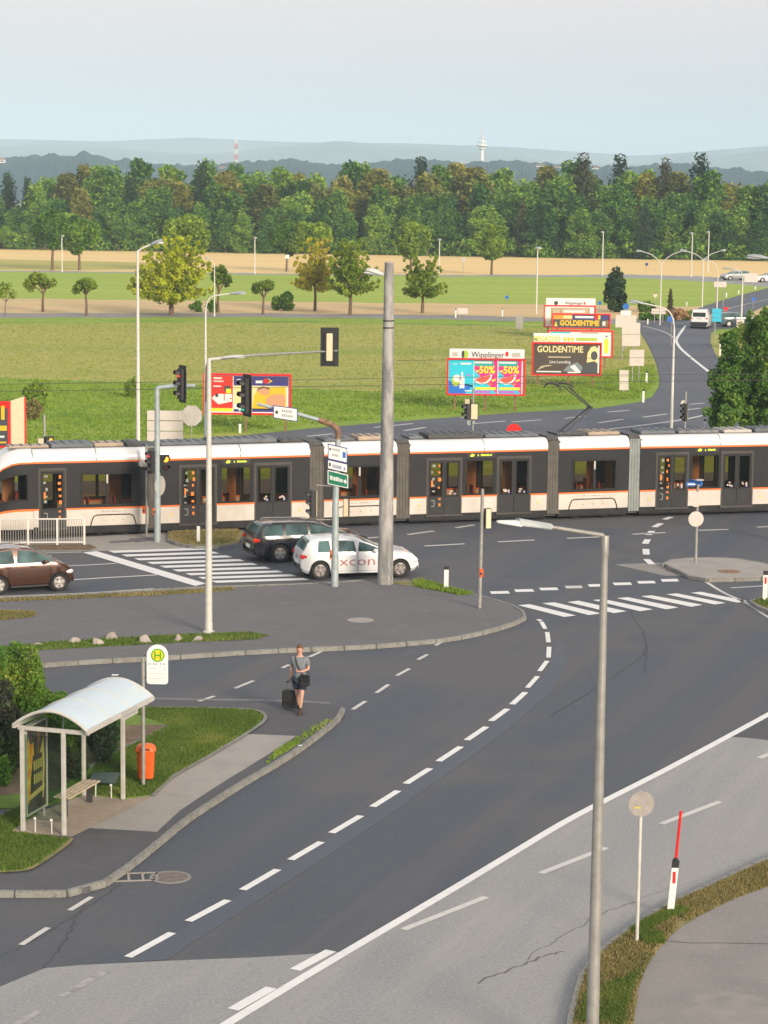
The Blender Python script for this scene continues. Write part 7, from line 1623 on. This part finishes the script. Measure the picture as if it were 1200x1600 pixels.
# ------------------------------------------------------------------ cars
def interp(P_, x):
    for a, b in zip(P_, P_[1:]):
        if a[0] <= x <= b[0]: return a[1]+(b[1]-a[1])*((x-a[0])/(b[0]-a[0]) if b[0] > a[0] else 0)
    return P_[0][1] if x < P_[0][0] else P_[-1][1]
def car(name, label, cat, loc_, rz, top, L, W, H, wb, paintm, tyre=.31, belt=.93, win=None, screen=None, rear=None, glass='car_glass', lights=True, rimm='rim', rails=False, xoff=0.0, roofm=None, simple=False):
    """top: roof line (x, z) from tail to nose; win: side windows [(x0, x1)], screen / rear: x spans of the glass"""
    t = thing(name, label, cat, loc_, rz); wx = (-wb/2+xoff, wb/2+xoff); Rw = tyre+.055; rear_x, front_x = top[0][0], top[-1][0]
    xs = sorted(set([round(rear_x+(front_x-rear_x)*k/72, 4) for k in range(73)]+[p[0] for p in top]))
    def hw(x):
        e_ = .62; k = max(0, (rear_x+e_-x)/e_, (x-(front_x-e_))/e_); return W/2*(1-.16*k**2.4)
    def sec(x):
        zt = interp(top, x); w = hw(x); ar = 0
        for c in wx:
            dd = Rw**2-(x-c)**2
            if dd > 0: ar = max(ar, tyre+math.sqrt(dd))
        e2 = .30; k = max(0, (rear_x+e2-x)/e2, (x-(front_x-e2))/e2); zb = .20+.16*k**2
        zbelt = min(belt, zt-.045); g = max(0, min(1, (zt-belt)/(H-belt)))
        wr = w*.965*(1-g)+g*W/2*.74; ze = zt-.055*(.4+.6*g)
        return [(0, .20+.1*k), (w*.86, max(zb, ar)), (w*.985, max(zb+.10, ar+.004)), (w*1.0, max(.52, ar+.03)), (w*.985, max(zbelt-.12, ar+.05)), (w*.962, max(zbelt, ar+.07) if zt > ar+.1 else zbelt), (wr, max(ze, zbelt+.01)), (wr*.90, (ze+zt)/2+.012), (wr*.55, zt-.006), (0, zt)]
    S_ = [sec(x) for x in xs]; n = len(S_[0]); mb = MB()
    for side in (-1, 1):
        vs = [(x, side*y, z) for x, s in zip(xs, S_) for y, z in s]
        fs = [(i*n+k, (i+1)*n+k, (i+1)*n+k+1, i*n+k+1) for i in range(len(xs)-1) for k in range(n-1)]
        if side > 0: fs = [f[::-1] for f in fs]
        mb.add(vs, fs)
    m_ = len(xs)
    for i in (0, m_-1):
        vs = [(xs[i], y, z) for y, z in S_[i]]+[(xs[i], -y, z) for y, z in S_[i][::-1]]; mb.add(vs, [tuple(range(len(vs)))])
    body = mb.build('body', paintm, t, smooth=32)
    bm = bmesh.new(); bm.from_mesh(body.data); bmesh.ops.remove_doubles(bm, verts=bm.verts, dist=.0005); bmesh.ops.recalc_face_normals(bm, faces=bm.faces); bm.to_mesh(body.data); bm.free()
    for p in body.data.polygons: p.use_smooth = True
    body.data.set_sharp_from_angle(angle=R(30))
    def side_pt(x, z, side, off=.007):
        s = sec(x); a, b = s[5], s[6]; f = (z-a[1])/max(.01, b[1]-a[1]); return (x, side*(a[0]+(b[0]-a[0])*f+off), z)
    for x0, x1 in (win or []):
        for side in (-1, 1):
            vs = []; k = max(6, int((x1-x0)/.05))
            for i in range(k+1):
                x = x0+(x1-x0)*i/k; s = sec(x); zl = belt+.035; zh = s[6][1]-.035
                edge = min(1, (x-x0)/.06+.25, (x1-x)/.06+.25); zh = zl+(zh-zl)*edge if zh-zl > .02 else zl+.004
                vs += [side_pt(x, zl, side), side_pt(x, zh, side)]
            mb = MB(); mb.add(vs, [((2*i, 2*i+2, 2*i+3, 2*i+1) if side < 0 else (2*i+1, 2*i+3, 2*i+2, 2*i)) for i in range(k)]); mb.build('side_window', glass, t, smooth=60)
    for sp_, nm in ((screen, 'windscreen'), (rear, 'rear_window')):
        if not sp_: continue
        x0, x1 = sp_; vs = []; k = 10
        for i in range(k+1):
            x = x0+(x1-x0)*i/k; s = sec(x); dz = (interp(top, x+.02)-interp(top, x-.02))/.04; nx, nz = -dz/math.hypot(dz, 1)*.009, 1/math.hypot(dz, 1)*.009
            f = .96
            row = [(-s[6][0]*f, s[6][1]+.004), (-s[7][0], s[7][1]), (-s[8][0], s[8][1]), (0, s[9][1]), (s[8][0], s[8][1]), (s[7][0], s[7][1]), (s[6][0]*f, s[6][1]+.004)]
            vs += [(x+nx, y, z+nz) for y, z in row]
        mb = MB(); mb.add(vs, [(i*7+q, (i+1)*7+q, (i+1)*7+q+1, i*7+q+1) for i in range(k) for q in range(6)]); g_ = mb.build(nm, glass, t, smooth=60)
    # wheels
    for x in wx:
        for side in (-1, 1):
            yy = side*(hw(x)-.105); Mw = Matrix.Translation((x, yy, tyre)) @ Matrix.Rotation(R(90)*-side, 4, 'X')
            mb = MB(); mb.lathe([(tyre*.66, -.09), (tyre*.93, -.10), (tyre, -.07), (tyre, .07), (tyre*.93, .10), (tyre*.70, .095), (tyre*.66, .06), (tyre*.64, .0)], 28, Mw); wh = mb.build('wheel', 'tyre', t, smooth=40)
            mb = MB(); mb.lathe([(tyre*.67, .02), (tyre*.67, .09), (tyre*.62, .095), (tyre*.60, .03), (.02, .03)], 28, Mw); mb.build('rim', 'rim_dark', wh, smooth=40)
            for k in range(5):
                a = 2*math.pi*k/5+.3; c_, s_ = math.cos(a), math.sin(a); mb = MB(); w0, w1 = tyre*.10, tyre*.17
                q = [(c_*tyre*.08-s_*w0, s_*tyre*.08+c_*w0), (c_*tyre*.08+s_*w0, s_*tyre*.08-c_*w0), (c_*tyre*.63+s_*w1, s_*tyre*.63-c_*w1), (c_*tyre*.63-s_*w1, s_*tyre*.63+c_*w1)]
                mb.add([Mw @ Vector((a_, b_, .055)) for a_, b_ in q]+[Mw @ Vector((a_, b_, .085)) for a_, b_ in q], [(3, 2, 1, 0), (4, 5, 6, 7), (0, 1, 5, 4), (1, 2, 6, 5), (2, 3, 7, 6), (3, 0, 4, 7)]); mb.build('spoke', rimm, wh, smooth=0)
            mb = MB(); mb.lathe([(tyre*.16, .03), (tyre*.15, .10), (.01, .105)], 12, Mw); mb.build('hub_cap', rimm, wh)
            mb = MB(); mb.lathe([(Rw-.012, -.12), (Rw-.012, .045)], 24, Matrix.Translation((x, side*(hw(x)-.14), tyre)) @ Matrix.Rotation(R(90)*-side, 4, 'X')); mb.build('wheel_arch', 'tyre', t)
    # mirrors, handles, seams, lights, plate
    mxx = (screen[0]+screen[1])/2 if screen else front_x-1.2
    mxx = min(mxx, screen[1]-.25) if screen else mxx
    for side in (-1, 1):
        mb = MB(); mb.ball((mxx-.05, side*(hw(mxx)+.09), belt+.07), (.10, .10, .075), 12, 8); mb.build('mirror', paintm, t)
        for k, x in enumerate([w_[1] for w_ in (win or [])][:2] if not simple else []):
            mb = MB(); mb.box((x-.72 if x-.72 > rear_x+.6 else x-.2, side*(hw(x)*.985+.012), belt-.09), (.20, .03, .035)); mb.build('door_handle', paintm, t, bevel=.008)
        for x in ([w_[0]-.03 for w_ in (win or [])]+[screen[1]-.22] if screen and not simple else []):
            if min(abs(x-c) for c in wx) < Rw*.6: continue
            s = sec(x); vs = []
            for (y, z) in s[2:6]: vs += [(x-.006, side*(y+.0025), z), (x+.006, side*(y+.0025), z)]
            mb = MB(); mb.add(vs, [(2*k, 2*k+1, 2*k+3, 2*k+2) for k in range(3)]); mb.build('door_seam', 'black_plastic', t)
        mb = MB(); mb.box((0, side*(W/2*.975), .24), (wb-2*Rw-.05, .05, .06)); mb.build('sill', 'black_plastic' if paintm != 'car_white' else 'car_white', t, bevel=.01)
        if lights:
            zl = belt-.06; s = sec(rear_x+.1); mb = MB(); mb.box((rear_x+.13, side*(hw(rear_x+.13)-.085), zl-.06), (.30, .20, .15)); mb.build('tail_light', 'tail_red', t, bevel=.03)
            zf = interp(top, front_x-.12)-.14; mb = MB(); mb.ball((front_x-.22, side*(hw(front_x-.22)-.13), zf), (.22, .145, .10), 14, 8); mb.build('headlight', 'lamp_glass', t)
            if not simple: mb = MB(); mb.box((front_x-.045, side*(W/2*.60), .34), (.06, .2, .09)); mb.build('fog_light', 'black_plastic', t, bevel=.01)
    mb = MB(); mb.box((rear_x-.008, 0, .56), (.02, .52, .12)); mb.build('number_plate', 'sign_white', t)
    mb = MB(); mb.box((rear_x+.02, 0, .33), (.06, W*.80, .12)); mb.build('rear_bumper_trim', 'black_plastic', t, bevel=.02)
    mb = MB(); mb.box((front_x-.02, 0, .42), (.06, W*.55, .16)); mb.build('grille', 'black_plastic', t, bevel=.02)
    if rails:
        for side in (-1, 1):
            xa, xb = rails; mb = MB(); mb.tube([(xa, side*W*.335, interp(top, xa)-.04), (xa+.15, side*W*.335, interp(top, xa+.15)+.03), (xb-.15, side*W*.335, interp(top, xb-.15)+.03), (xb, side*W*.335, interp(top, xb)-.04)], .018, 6); mb.build('roof_rail', 'car_silver', t)
    return t, side_pt, hw, sec
def place_wheels(rear_px, front_px, W, side=-1):
    """car origin and heading from the ground points of the two near wheels"""
    a, b = at(*rear_px), at(*front_px); d = (b-a); d.z = 0; rz = math.atan2(d.y, d.x); n = Vector((-d.y, d.x, 0)).normalized()
    c = (a+b)/2 + n*(W/2-.1); return (c.x, c.y, .006), rz, d.length
# white hatchback
p_, rz, wbm = place_wheels((499.6, 905.5), (624, 902.2), 1.79)
HATCH = [(-1.90, .52), (-1.89, .66), (-1.85, .92), (-1.81, 1.0), (-1.66, 1.32), (-1.56, 1.39), (-1.35, 1.42), (-.9, 1.44), (-.4, 1.43), (.0, 1.375), (.3, 1.27), (.78, 1.04), (1.0, .955), (1.45, .91), (1.72, .83), (1.87, .68), (1.92, .46)]
k_ = wbm/2.58
wc, spt, hwf, secf = car('white_car', 'white hatchback with red lettering on its side by the concrete pole', 'car', p_, rz, [(x*k_, z) for x, z in HATCH], 4.2, 1.79, 1.44, wbm, 'car_white', .315, .93,
   [(-1.36*k_, -.95*k_), (-.88*k_, -.14*k_), (-.06*k_, .80*k_)], (.10*k_, .94*k_), (-1.80*k_, -1.60*k_), rimm='rim_dark')
lt = text_obj('xcon', .52, 'letter_red', wc, (-.10, -(1.79/2+.006), .62), (R(90), 0, 0), 'lettering', 1.26, -.006)
lt.scale.y = .92
mb = MB(); mb.box((-1.90*k_, 0, .74), (.02, .12, .12)); mb.build('badge', 'car_silver', wc)
# black estate
a_ = at(437, 879); rzb = R(19); WB = 2.65; nrm = Vector((-math.sin(rzb), math.cos(rzb), 0)); dr = Vector((math.cos(rzb), math.sin(rzb), 0)); c_ = a_+dr*(WB/2)+nrm*(1.8/2-.1)
EST = [(-2.30, .50), (-2.29, .66), (-2.24, .94), (-2.20, 1.02), (-1.98, 1.36), (-1.86, 1.41), (-1.4, 1.45), (-.7, 1.46), (-.2, 1.44), (.3, 1.36), (.65, 1.23), (1.05, 1.05), (1.3, .97), (1.8, .91), (2.05, .80), (2.2, .64), (2.25, .48)]
car('black_car', 'black estate car with roof rails half hidden behind the white car', 'car', (c_.x, c_.y, .006), rzb, EST, 4.55, 1.8, 1.49, WB, 'car_black', .325, .96, [(-1.92, -1.18), (-1.10, -.25), (-.17, 1.0)], (.42, 1.28), (-2.17, -1.93), rails=(-1.7, .2))
# brown small car cut by the left edge
p_, rz, wbm = place_wheels((-2, 929), (92, 923.5), 1.66); k_ = wbm/2.3
SM_ = [(-1.72, .50), (-1.71, .68), (-1.66, .98), (-1.60, 1.08), (-1.45, 1.38), (-1.32, 1.47), (-.9, 1.52), (-.3, 1.53), (.15, 1.49), (.50, 1.38), (.92, 1.14), (1.15, 1.02), (1.40, .93), (1.60, .80), (1.70, .64), (1.74, .46)]
car('brown_car', 'small metallic brown car cut by the left edge', 'car', p_, rz, [(x*k_, z) for x, z in SM_], 3.5, 1.66, 1.53, wbm, 'car_brown', .30, .98, [(-1.35*k_, -.55*k_), (-.45*k_, .95*k_)], (.28*k_, 1.06*k_), (-1.58*k_, -1.36*k_), rails=(-1.2*k_, .1))
# white van driving away
b = at(1098, 514); VAN = [(-2.15, .45), (-2.14, .8), (-2.12, 1.2), (-2.08, 1.75), (-2.0, 1.86), (-1.5, 1.90), (-.3, 1.90), (.3, 1.84), (.7, 1.66), (1.15, 1.30), (1.35, 1.18), (1.7, 1.08), (2.0, .9), (2.12, .5)]
vt, spt, hwf, secf = car('white_van', 'white high roofed van driving away on the junction road', 'van', (b.x+.1, b.y+2.1, .006), R(77), VAN, 4.3, 1.82, 1.9, 2.7, 'car_white', .31, 1.15, [(.0, .95)], (.5, 1.25), None, simple=True)
mb = MB(); mb.box((-2.13, 0, 1.40), (.02, 1.25, .42), m=None); mb.build('rear_window', 'car_glass_dark', vt, bevel=.02)
mb = MB(); mb.box((-2.152, 0, 1.0), (.01, .5, .06)); mb.build('lettering_strip', 'grey_print', vt)
mb = MB(); mb.box((-2.16, 0, .52), (.08, 1.7, .32)); mb.build('bumper', 'black_plastic', vt, bevel=.03)
for px, py, rz_, pm_, nm, lab in ((1150, 438, R(200), 'car_silver', 'silver_car', 'small dark windowed car on the far road beside the pale board'), (1157, 511, R(8), 'car_teal', 'dark_car', 'teal windowed car passing behind the street trees at the right'), (1204, 441, R(185), 'car_white', 'white_car', 'white car cut by the right edge on the far road')):
    b = at(px, py); car(nm, lab, 'car', (b.x, b.y+.8, .006), rz_, EST, 4.5, 1.8, 1.49, 2.65, pm_, .32, .95, [(-1.9, -.25), (-.17, 1.0)], (.42, 1.28), (-2.17, -1.93), simple=True)
# ------------------------------------------------------------------ walking man with trolley case
def skin_mesh(name, verts, edges, rads, mt, parent, sub=2, root=0):
    me = bpy.data.meshes.new(name); me.from_pydata(verts, edges, []); o = bpy.data.objects.new(name, me); COL.objects.link(o)
    m = o.modifiers.new('s', 'SKIN'); m.use_smooth_shade = True
    for v, r_ in zip(me.skin_vertices[0].data, rads): v.radius = (r_, r_) if not isinstance(r_, tuple) else r_
    for i, v in enumerate(me.skin_vertices[0].data): v.use_root = (i == root)
    s = o.modifiers.new('u', 'SUBSURF'); s.levels = sub; s.render_levels = sub
    bpy.context.view_layer.update()
    ne = bpy.data.meshes.new_from_object(o.evaluated_get(bpy.context.evaluated_depsgraph_get())); bpy.data.objects.remove(o)
    ne.name = name; ne.materials.clear(); ne.materials.append(MATS[mt])
    for p in ne.polygons: p.use_smooth = True
    o = bpy.data.objects.new(name, ne); COL.objects.link(o); o.parent = parent; return o
pb = at(468, 1113, .13)
man = thing('person', 'man in grey t-shirt and navy shorts walking with a trolley case and shoulder bag', 'person', pb, R(-8))
# he walks towards the camera (-y): left side of the picture (-x) is his right arm, which pulls the case
Hm = (ztop(pb, 1008)-.13)/1.76
def sc3(L): return [(x*Hm, y*Hm, z*Hm) for x, y, z in L]
V = sc3([(0, 0, .93), (0, 0, 1.12), (0, -.01, 1.30), (0, -.01, 1.43), (0, -.02, 1.50), (0, -.03, 1.57), (0, -.035, 1.66), (0, -.03, 1.71),           # 0-7 trunk, neck, head
         (-.17, 0, 1.40), (-.225, .03, 1.14), (-.26, .09, .90), (-.268, .11, .83),                                                                        # 8-11 right arm, hand behind on the handle
         (.17, 0, 1.40), (.235, -.01, 1.15), (.10, -.22, 1.12), (.045, -.25, 1.125),                                                                        # 12-15 left arm, bent across the belly
         (-.09, 0, .88), (-.085, .10, .50), (-.08, .30, .14), (-.08, .36, .06),                                                                        # 16-19 right leg trailing
         (.09, 0, .88), (.08, -.13, .49), (.045, -.16, .10), (.04, -.19, .05)])                                                                        # 20-23 left leg forward
E_ = [(0, 1), (1, 2), (2, 3), (3, 4), (4, 5), (5, 6), (6, 7), (3, 8), (8, 9), (9, 10), (10, 11), (3, 12), (12, 13), (13, 14), (14, 15), (0, 16), (16, 17), (17, 18), (18, 19), (0, 20), (20, 21), (21, 22), (22, 23)]
rd = [.12, .115, .13, .09, .055, .068, .082, .06, .052, .040, .028, .026, .052, .040, .030, .026, .085, .056, .036, .034, .085, .056, .036, .034]
skin_mesh('body', V, E_, [r_*Hm for r_ in rd], 'skin', man)
# t-shirt, with short sleeves
V2 = sc3([(0, 0, .86), (0, -.005, 1.02), (0, -.01, 1.18), (0, -.01, 1.33), (0, -.01, 1.435), (-.175, 0, 1.395), (-.215, .015, 1.22), (.175, 0, 1.395), (.220, -.005, 1.22)])
skin_mesh('t_shirt', V2, [(0, 1), (1, 2), (2, 3), (3, 4), (3, 5), (5, 6), (3, 7), (7, 8)], [(.172*Hm, .145*Hm), (.168*Hm, .145*Hm), (.165*Hm, .148*Hm), (.17*Hm, .150*Hm), (.085*Hm, .095*Hm), .088*Hm, .072*Hm, .088*Hm, .072*Hm], 'shirt_grey', man)
V3 = sc3([(0, 0, .95), (-.09, 0, .86), (-.09, .07, .58), (.09, 0, .86), (.088, -.09, .57)])
skin_mesh('shorts', V3, [(0, 1), (1, 2), (0, 3), (3, 4)], [(.155*Hm, .13*Hm), .115*Hm, .100*Hm, .115*Hm, .100*Hm], 'shorts_navy', man)
mb = MB(); mb.ball((0, -.022*Hm, 1.685*Hm), (.088*Hm, .100*Hm, .105*Hm), 14, 10)
mb.v = [(x, y+.018, max(z, (1.705 if y < -.05 else 1.66 if y < 0 else 1.57)*Hm)) for x, y, z in mb.v]; mb.build('hair', 'hair', man)
mb = MB(); mb.ball((0, -.115*Hm, 1.625*Hm), (.013, .024, .022), 8, 6); hd = mb.build('nose', 'skin', man)
for s in (-1, 1):
    mb = MB(); mb.ball((s*.084*Hm, -.03*Hm, 1.63*Hm), (.013, .022, .032), 8, 6); mb.build('ear', 'skin', man)
    mb = MB(); mb.ball((s*.030*Hm, -.108*Hm, 1.648*Hm), (.012, .008, .008), 8, 6); mb.build('eye', 'dark_print', man)
mb = MB(); mb.box((0, -.108*Hm, 1.585*Hm), (.045, .012, .009)); mb.build('mouth', 'p_red', man)
def hand(root, dirv, up, nm='hand', curl=.9):
    d = Vector(dirv).normalized(); u = Vector(up).normalized(); s = d.cross(u).normalized(); root = Vector(root)*Hm
    vs = [tuple(root)]; ed = []; rs = [.028]
    vs.append(tuple(root+d*.05)); ed.append((0, 1)); rs.append(.034)
    for k, (off, ln) in enumerate(((-.026, .068), (-.009, .078), (.009, .072), (.025, .058))):
        p1 = root+d*.085+s*off; p2 = p1+(d*(1-curl)+u*curl).normalized()*ln*.55; p3 = p2+(u-d*curl*.7).normalized()*ln*.5
        i = len(vs); vs += [tuple(p1), tuple(p2), tuple(p3)]; ed += [(1, i), (i, i+1), (i+1, i+2)]; rs += [.0105, .0095, .008]
    q1 = root+d*.03-s*.035+u*.015; q2 = q1+(d+u).normalized()*.045; i = len(vs); vs += [tuple(q1), tuple(q2)]; ed += [(0, i), (i, i+1)]; rs += [.012, .010]
    return skin_mesh(nm, vs, ed, rs, 'skin', man, 1)
hand((-.268, .11, .84), (-.02, .25, -1), (0, 1, .1))
hand((.045, -.25, 1.125), (-1, -.15, 0), (0, -.2, 1))
def shoe(x, y, z, pitch):
    mb = MB(); vs = []; prof = [(-.09, .035, .05), (-.05, .045, .10), (0, .048, .10), (.06, .050, .065), (.13, .048, .05), (.17, .030, .03)]; n = 8
    for l, w, h in prof:
        for k in range(n):
            a = 2*math.pi*k/n; vs.append(Vector((math.cos(a)*w, -l, h/2+math.sin(a)*h/2)))
    Mx = Matrix.Translation((x, y, z)) @ Matrix.Rotation(pitch, 4, 'X')
    mb.add([Mx @ v for v in vs], [(i*n+k, (i+1)*n+k, (i+1)*n+(k+1) % n, i*n+(k+1) % n) for i in range(len(prof)-1) for k in range(n)]+[tuple(range(n)), tuple((len(prof)-1)*n+k for k in range(n))[::-1]])
    o = mb.build('shoe', 'shoe_brown', man); mb = MB(); mb.box((0, -.04, .008), (.095, .27, .018)); mb.v = [tuple(Mx @ Vector(v)) for v in mb.v]; mb.build('sole', 'black_plastic', o)
    mb = MB(); mb.lathe([(.052, .04), (.05, .17)], 12, Matrix.Translation((x, y+.01, z))); mb.build('boot_shaft', 'shoe_brown', o)
shoe(.042*Hm, -.17*Hm, 0, R(6)); shoe(-.08*Hm, .34*Hm, .03, R(-28))
# shoulder bag (worn, hangs from the right shoulder across the chest)
bag = thing('shoulder_bag', 'dark shoulder bag hanging across the walking man to his hip', 'bag', pb, R(-8))
mb = MB(); mb.box((.165*Hm, -.17*Hm, .88*Hm), (.27, .11, .30), R(-14)); bo = mb.build('bag_body', 'bag_dark', bag, bevel=.03)
mb = MB(); mb.box((.168*Hm, -.233*Hm, .93*Hm), (.26, .015, .18), R(-14)); mb.build('flap', 'case_black', bag, bevel=.005)
st_ = [Vector(p)*Hm for p in ((.12, -.13, 1.0), (.02, -.155, 1.15), (-.05, -.16, 1.30), (-.095, -.105, 1.45), (-.08, .02, 1.475), (-.01, .14, 1.35), (.12, .15, 1.12), (.26, .0, 1.0))]
mb = MB(); vs = []
for p in st_: vs += [p+Vector((-.022, 0, .012)), p+Vector((.022, 0, -.012))]
for q_ in (0, 1): mb.add([v+Vector((0, -.006*q_, 0)) for v in vs], [(2*k, 2*k+1, 2*k+3, 2*k+2) for k in range(len(st_)-1)])
mb.build('strap', 'case_black', bag)
# trolley case
cb = at(452, 1108, .13); pm = pxm(cb); case = thing('trolley_case', 'black upright trolley suitcase pulled by the walking man', 'suitcase', cb, R(-6))
hc = 31/pm; mb = MB(); mb.box((0, 0, hc/2+.04), (22/pm, .25, hc-.05)); mb.build('shell', 'case_black', case, bevel=.03)
mb = MB(); mb.box((-.01, -.135, hc/2+.04), (.10, .02, hc-.12)); mb.build('front_band', 'black_plastic', case, bevel=.006)
mb = MB(); mb.box((-.0, -.13, hc*.32), (.27, .03, hc*.42)); mb.build('front_pocket', 'case_black', case, bevel=.012)
hand_l = loc(cb, 449, 1066); zt = hand_l.z
for x in (-.075, .055): mb = MB(); mb.tube([(x, .08, hc-.03), (x, .08, zt)], .009, 6); mb.build('handle_tube', 'galvanised', case)
mb = MB(); mb.tube([(-.09, .08, zt), (.07, .08, zt)], .018, 8); mb.build('handle_grip', 'black_plastic', case)
for x in (-.13, .13):
    mb = MB(); mb.lathe([(.035, -.015), (.035, .015)], 12, Matrix.Translation((x, .08, .035)) @ Matrix.Rotation(R(90), 4, 'Y')); mb.build('wheel', 'tyre', case)
# litter
for i, (px, py, lab) in enumerate(((180, 1055, 'white scrap of paper on the service lane'), (469, 1165, 'tiny bluish white scrap in the kerb weeds'))):
    c = at(px, py, .02 if i == 0 else .14); mb = MB(); mb.add([(-.12, -.08, 0), (.1, -.1, .01), (.13, .07, .03), (.0, .1, .01), (-.12, .06, .02)], [(0, 1, 2, 3), (0, 3, 4)]); o = mb.build('paper_scrap', 'sign_white', None, smooth=0); o.location = c; o.scale = (.45 if i else .8,)*3; tag(o, lab, 'litter')
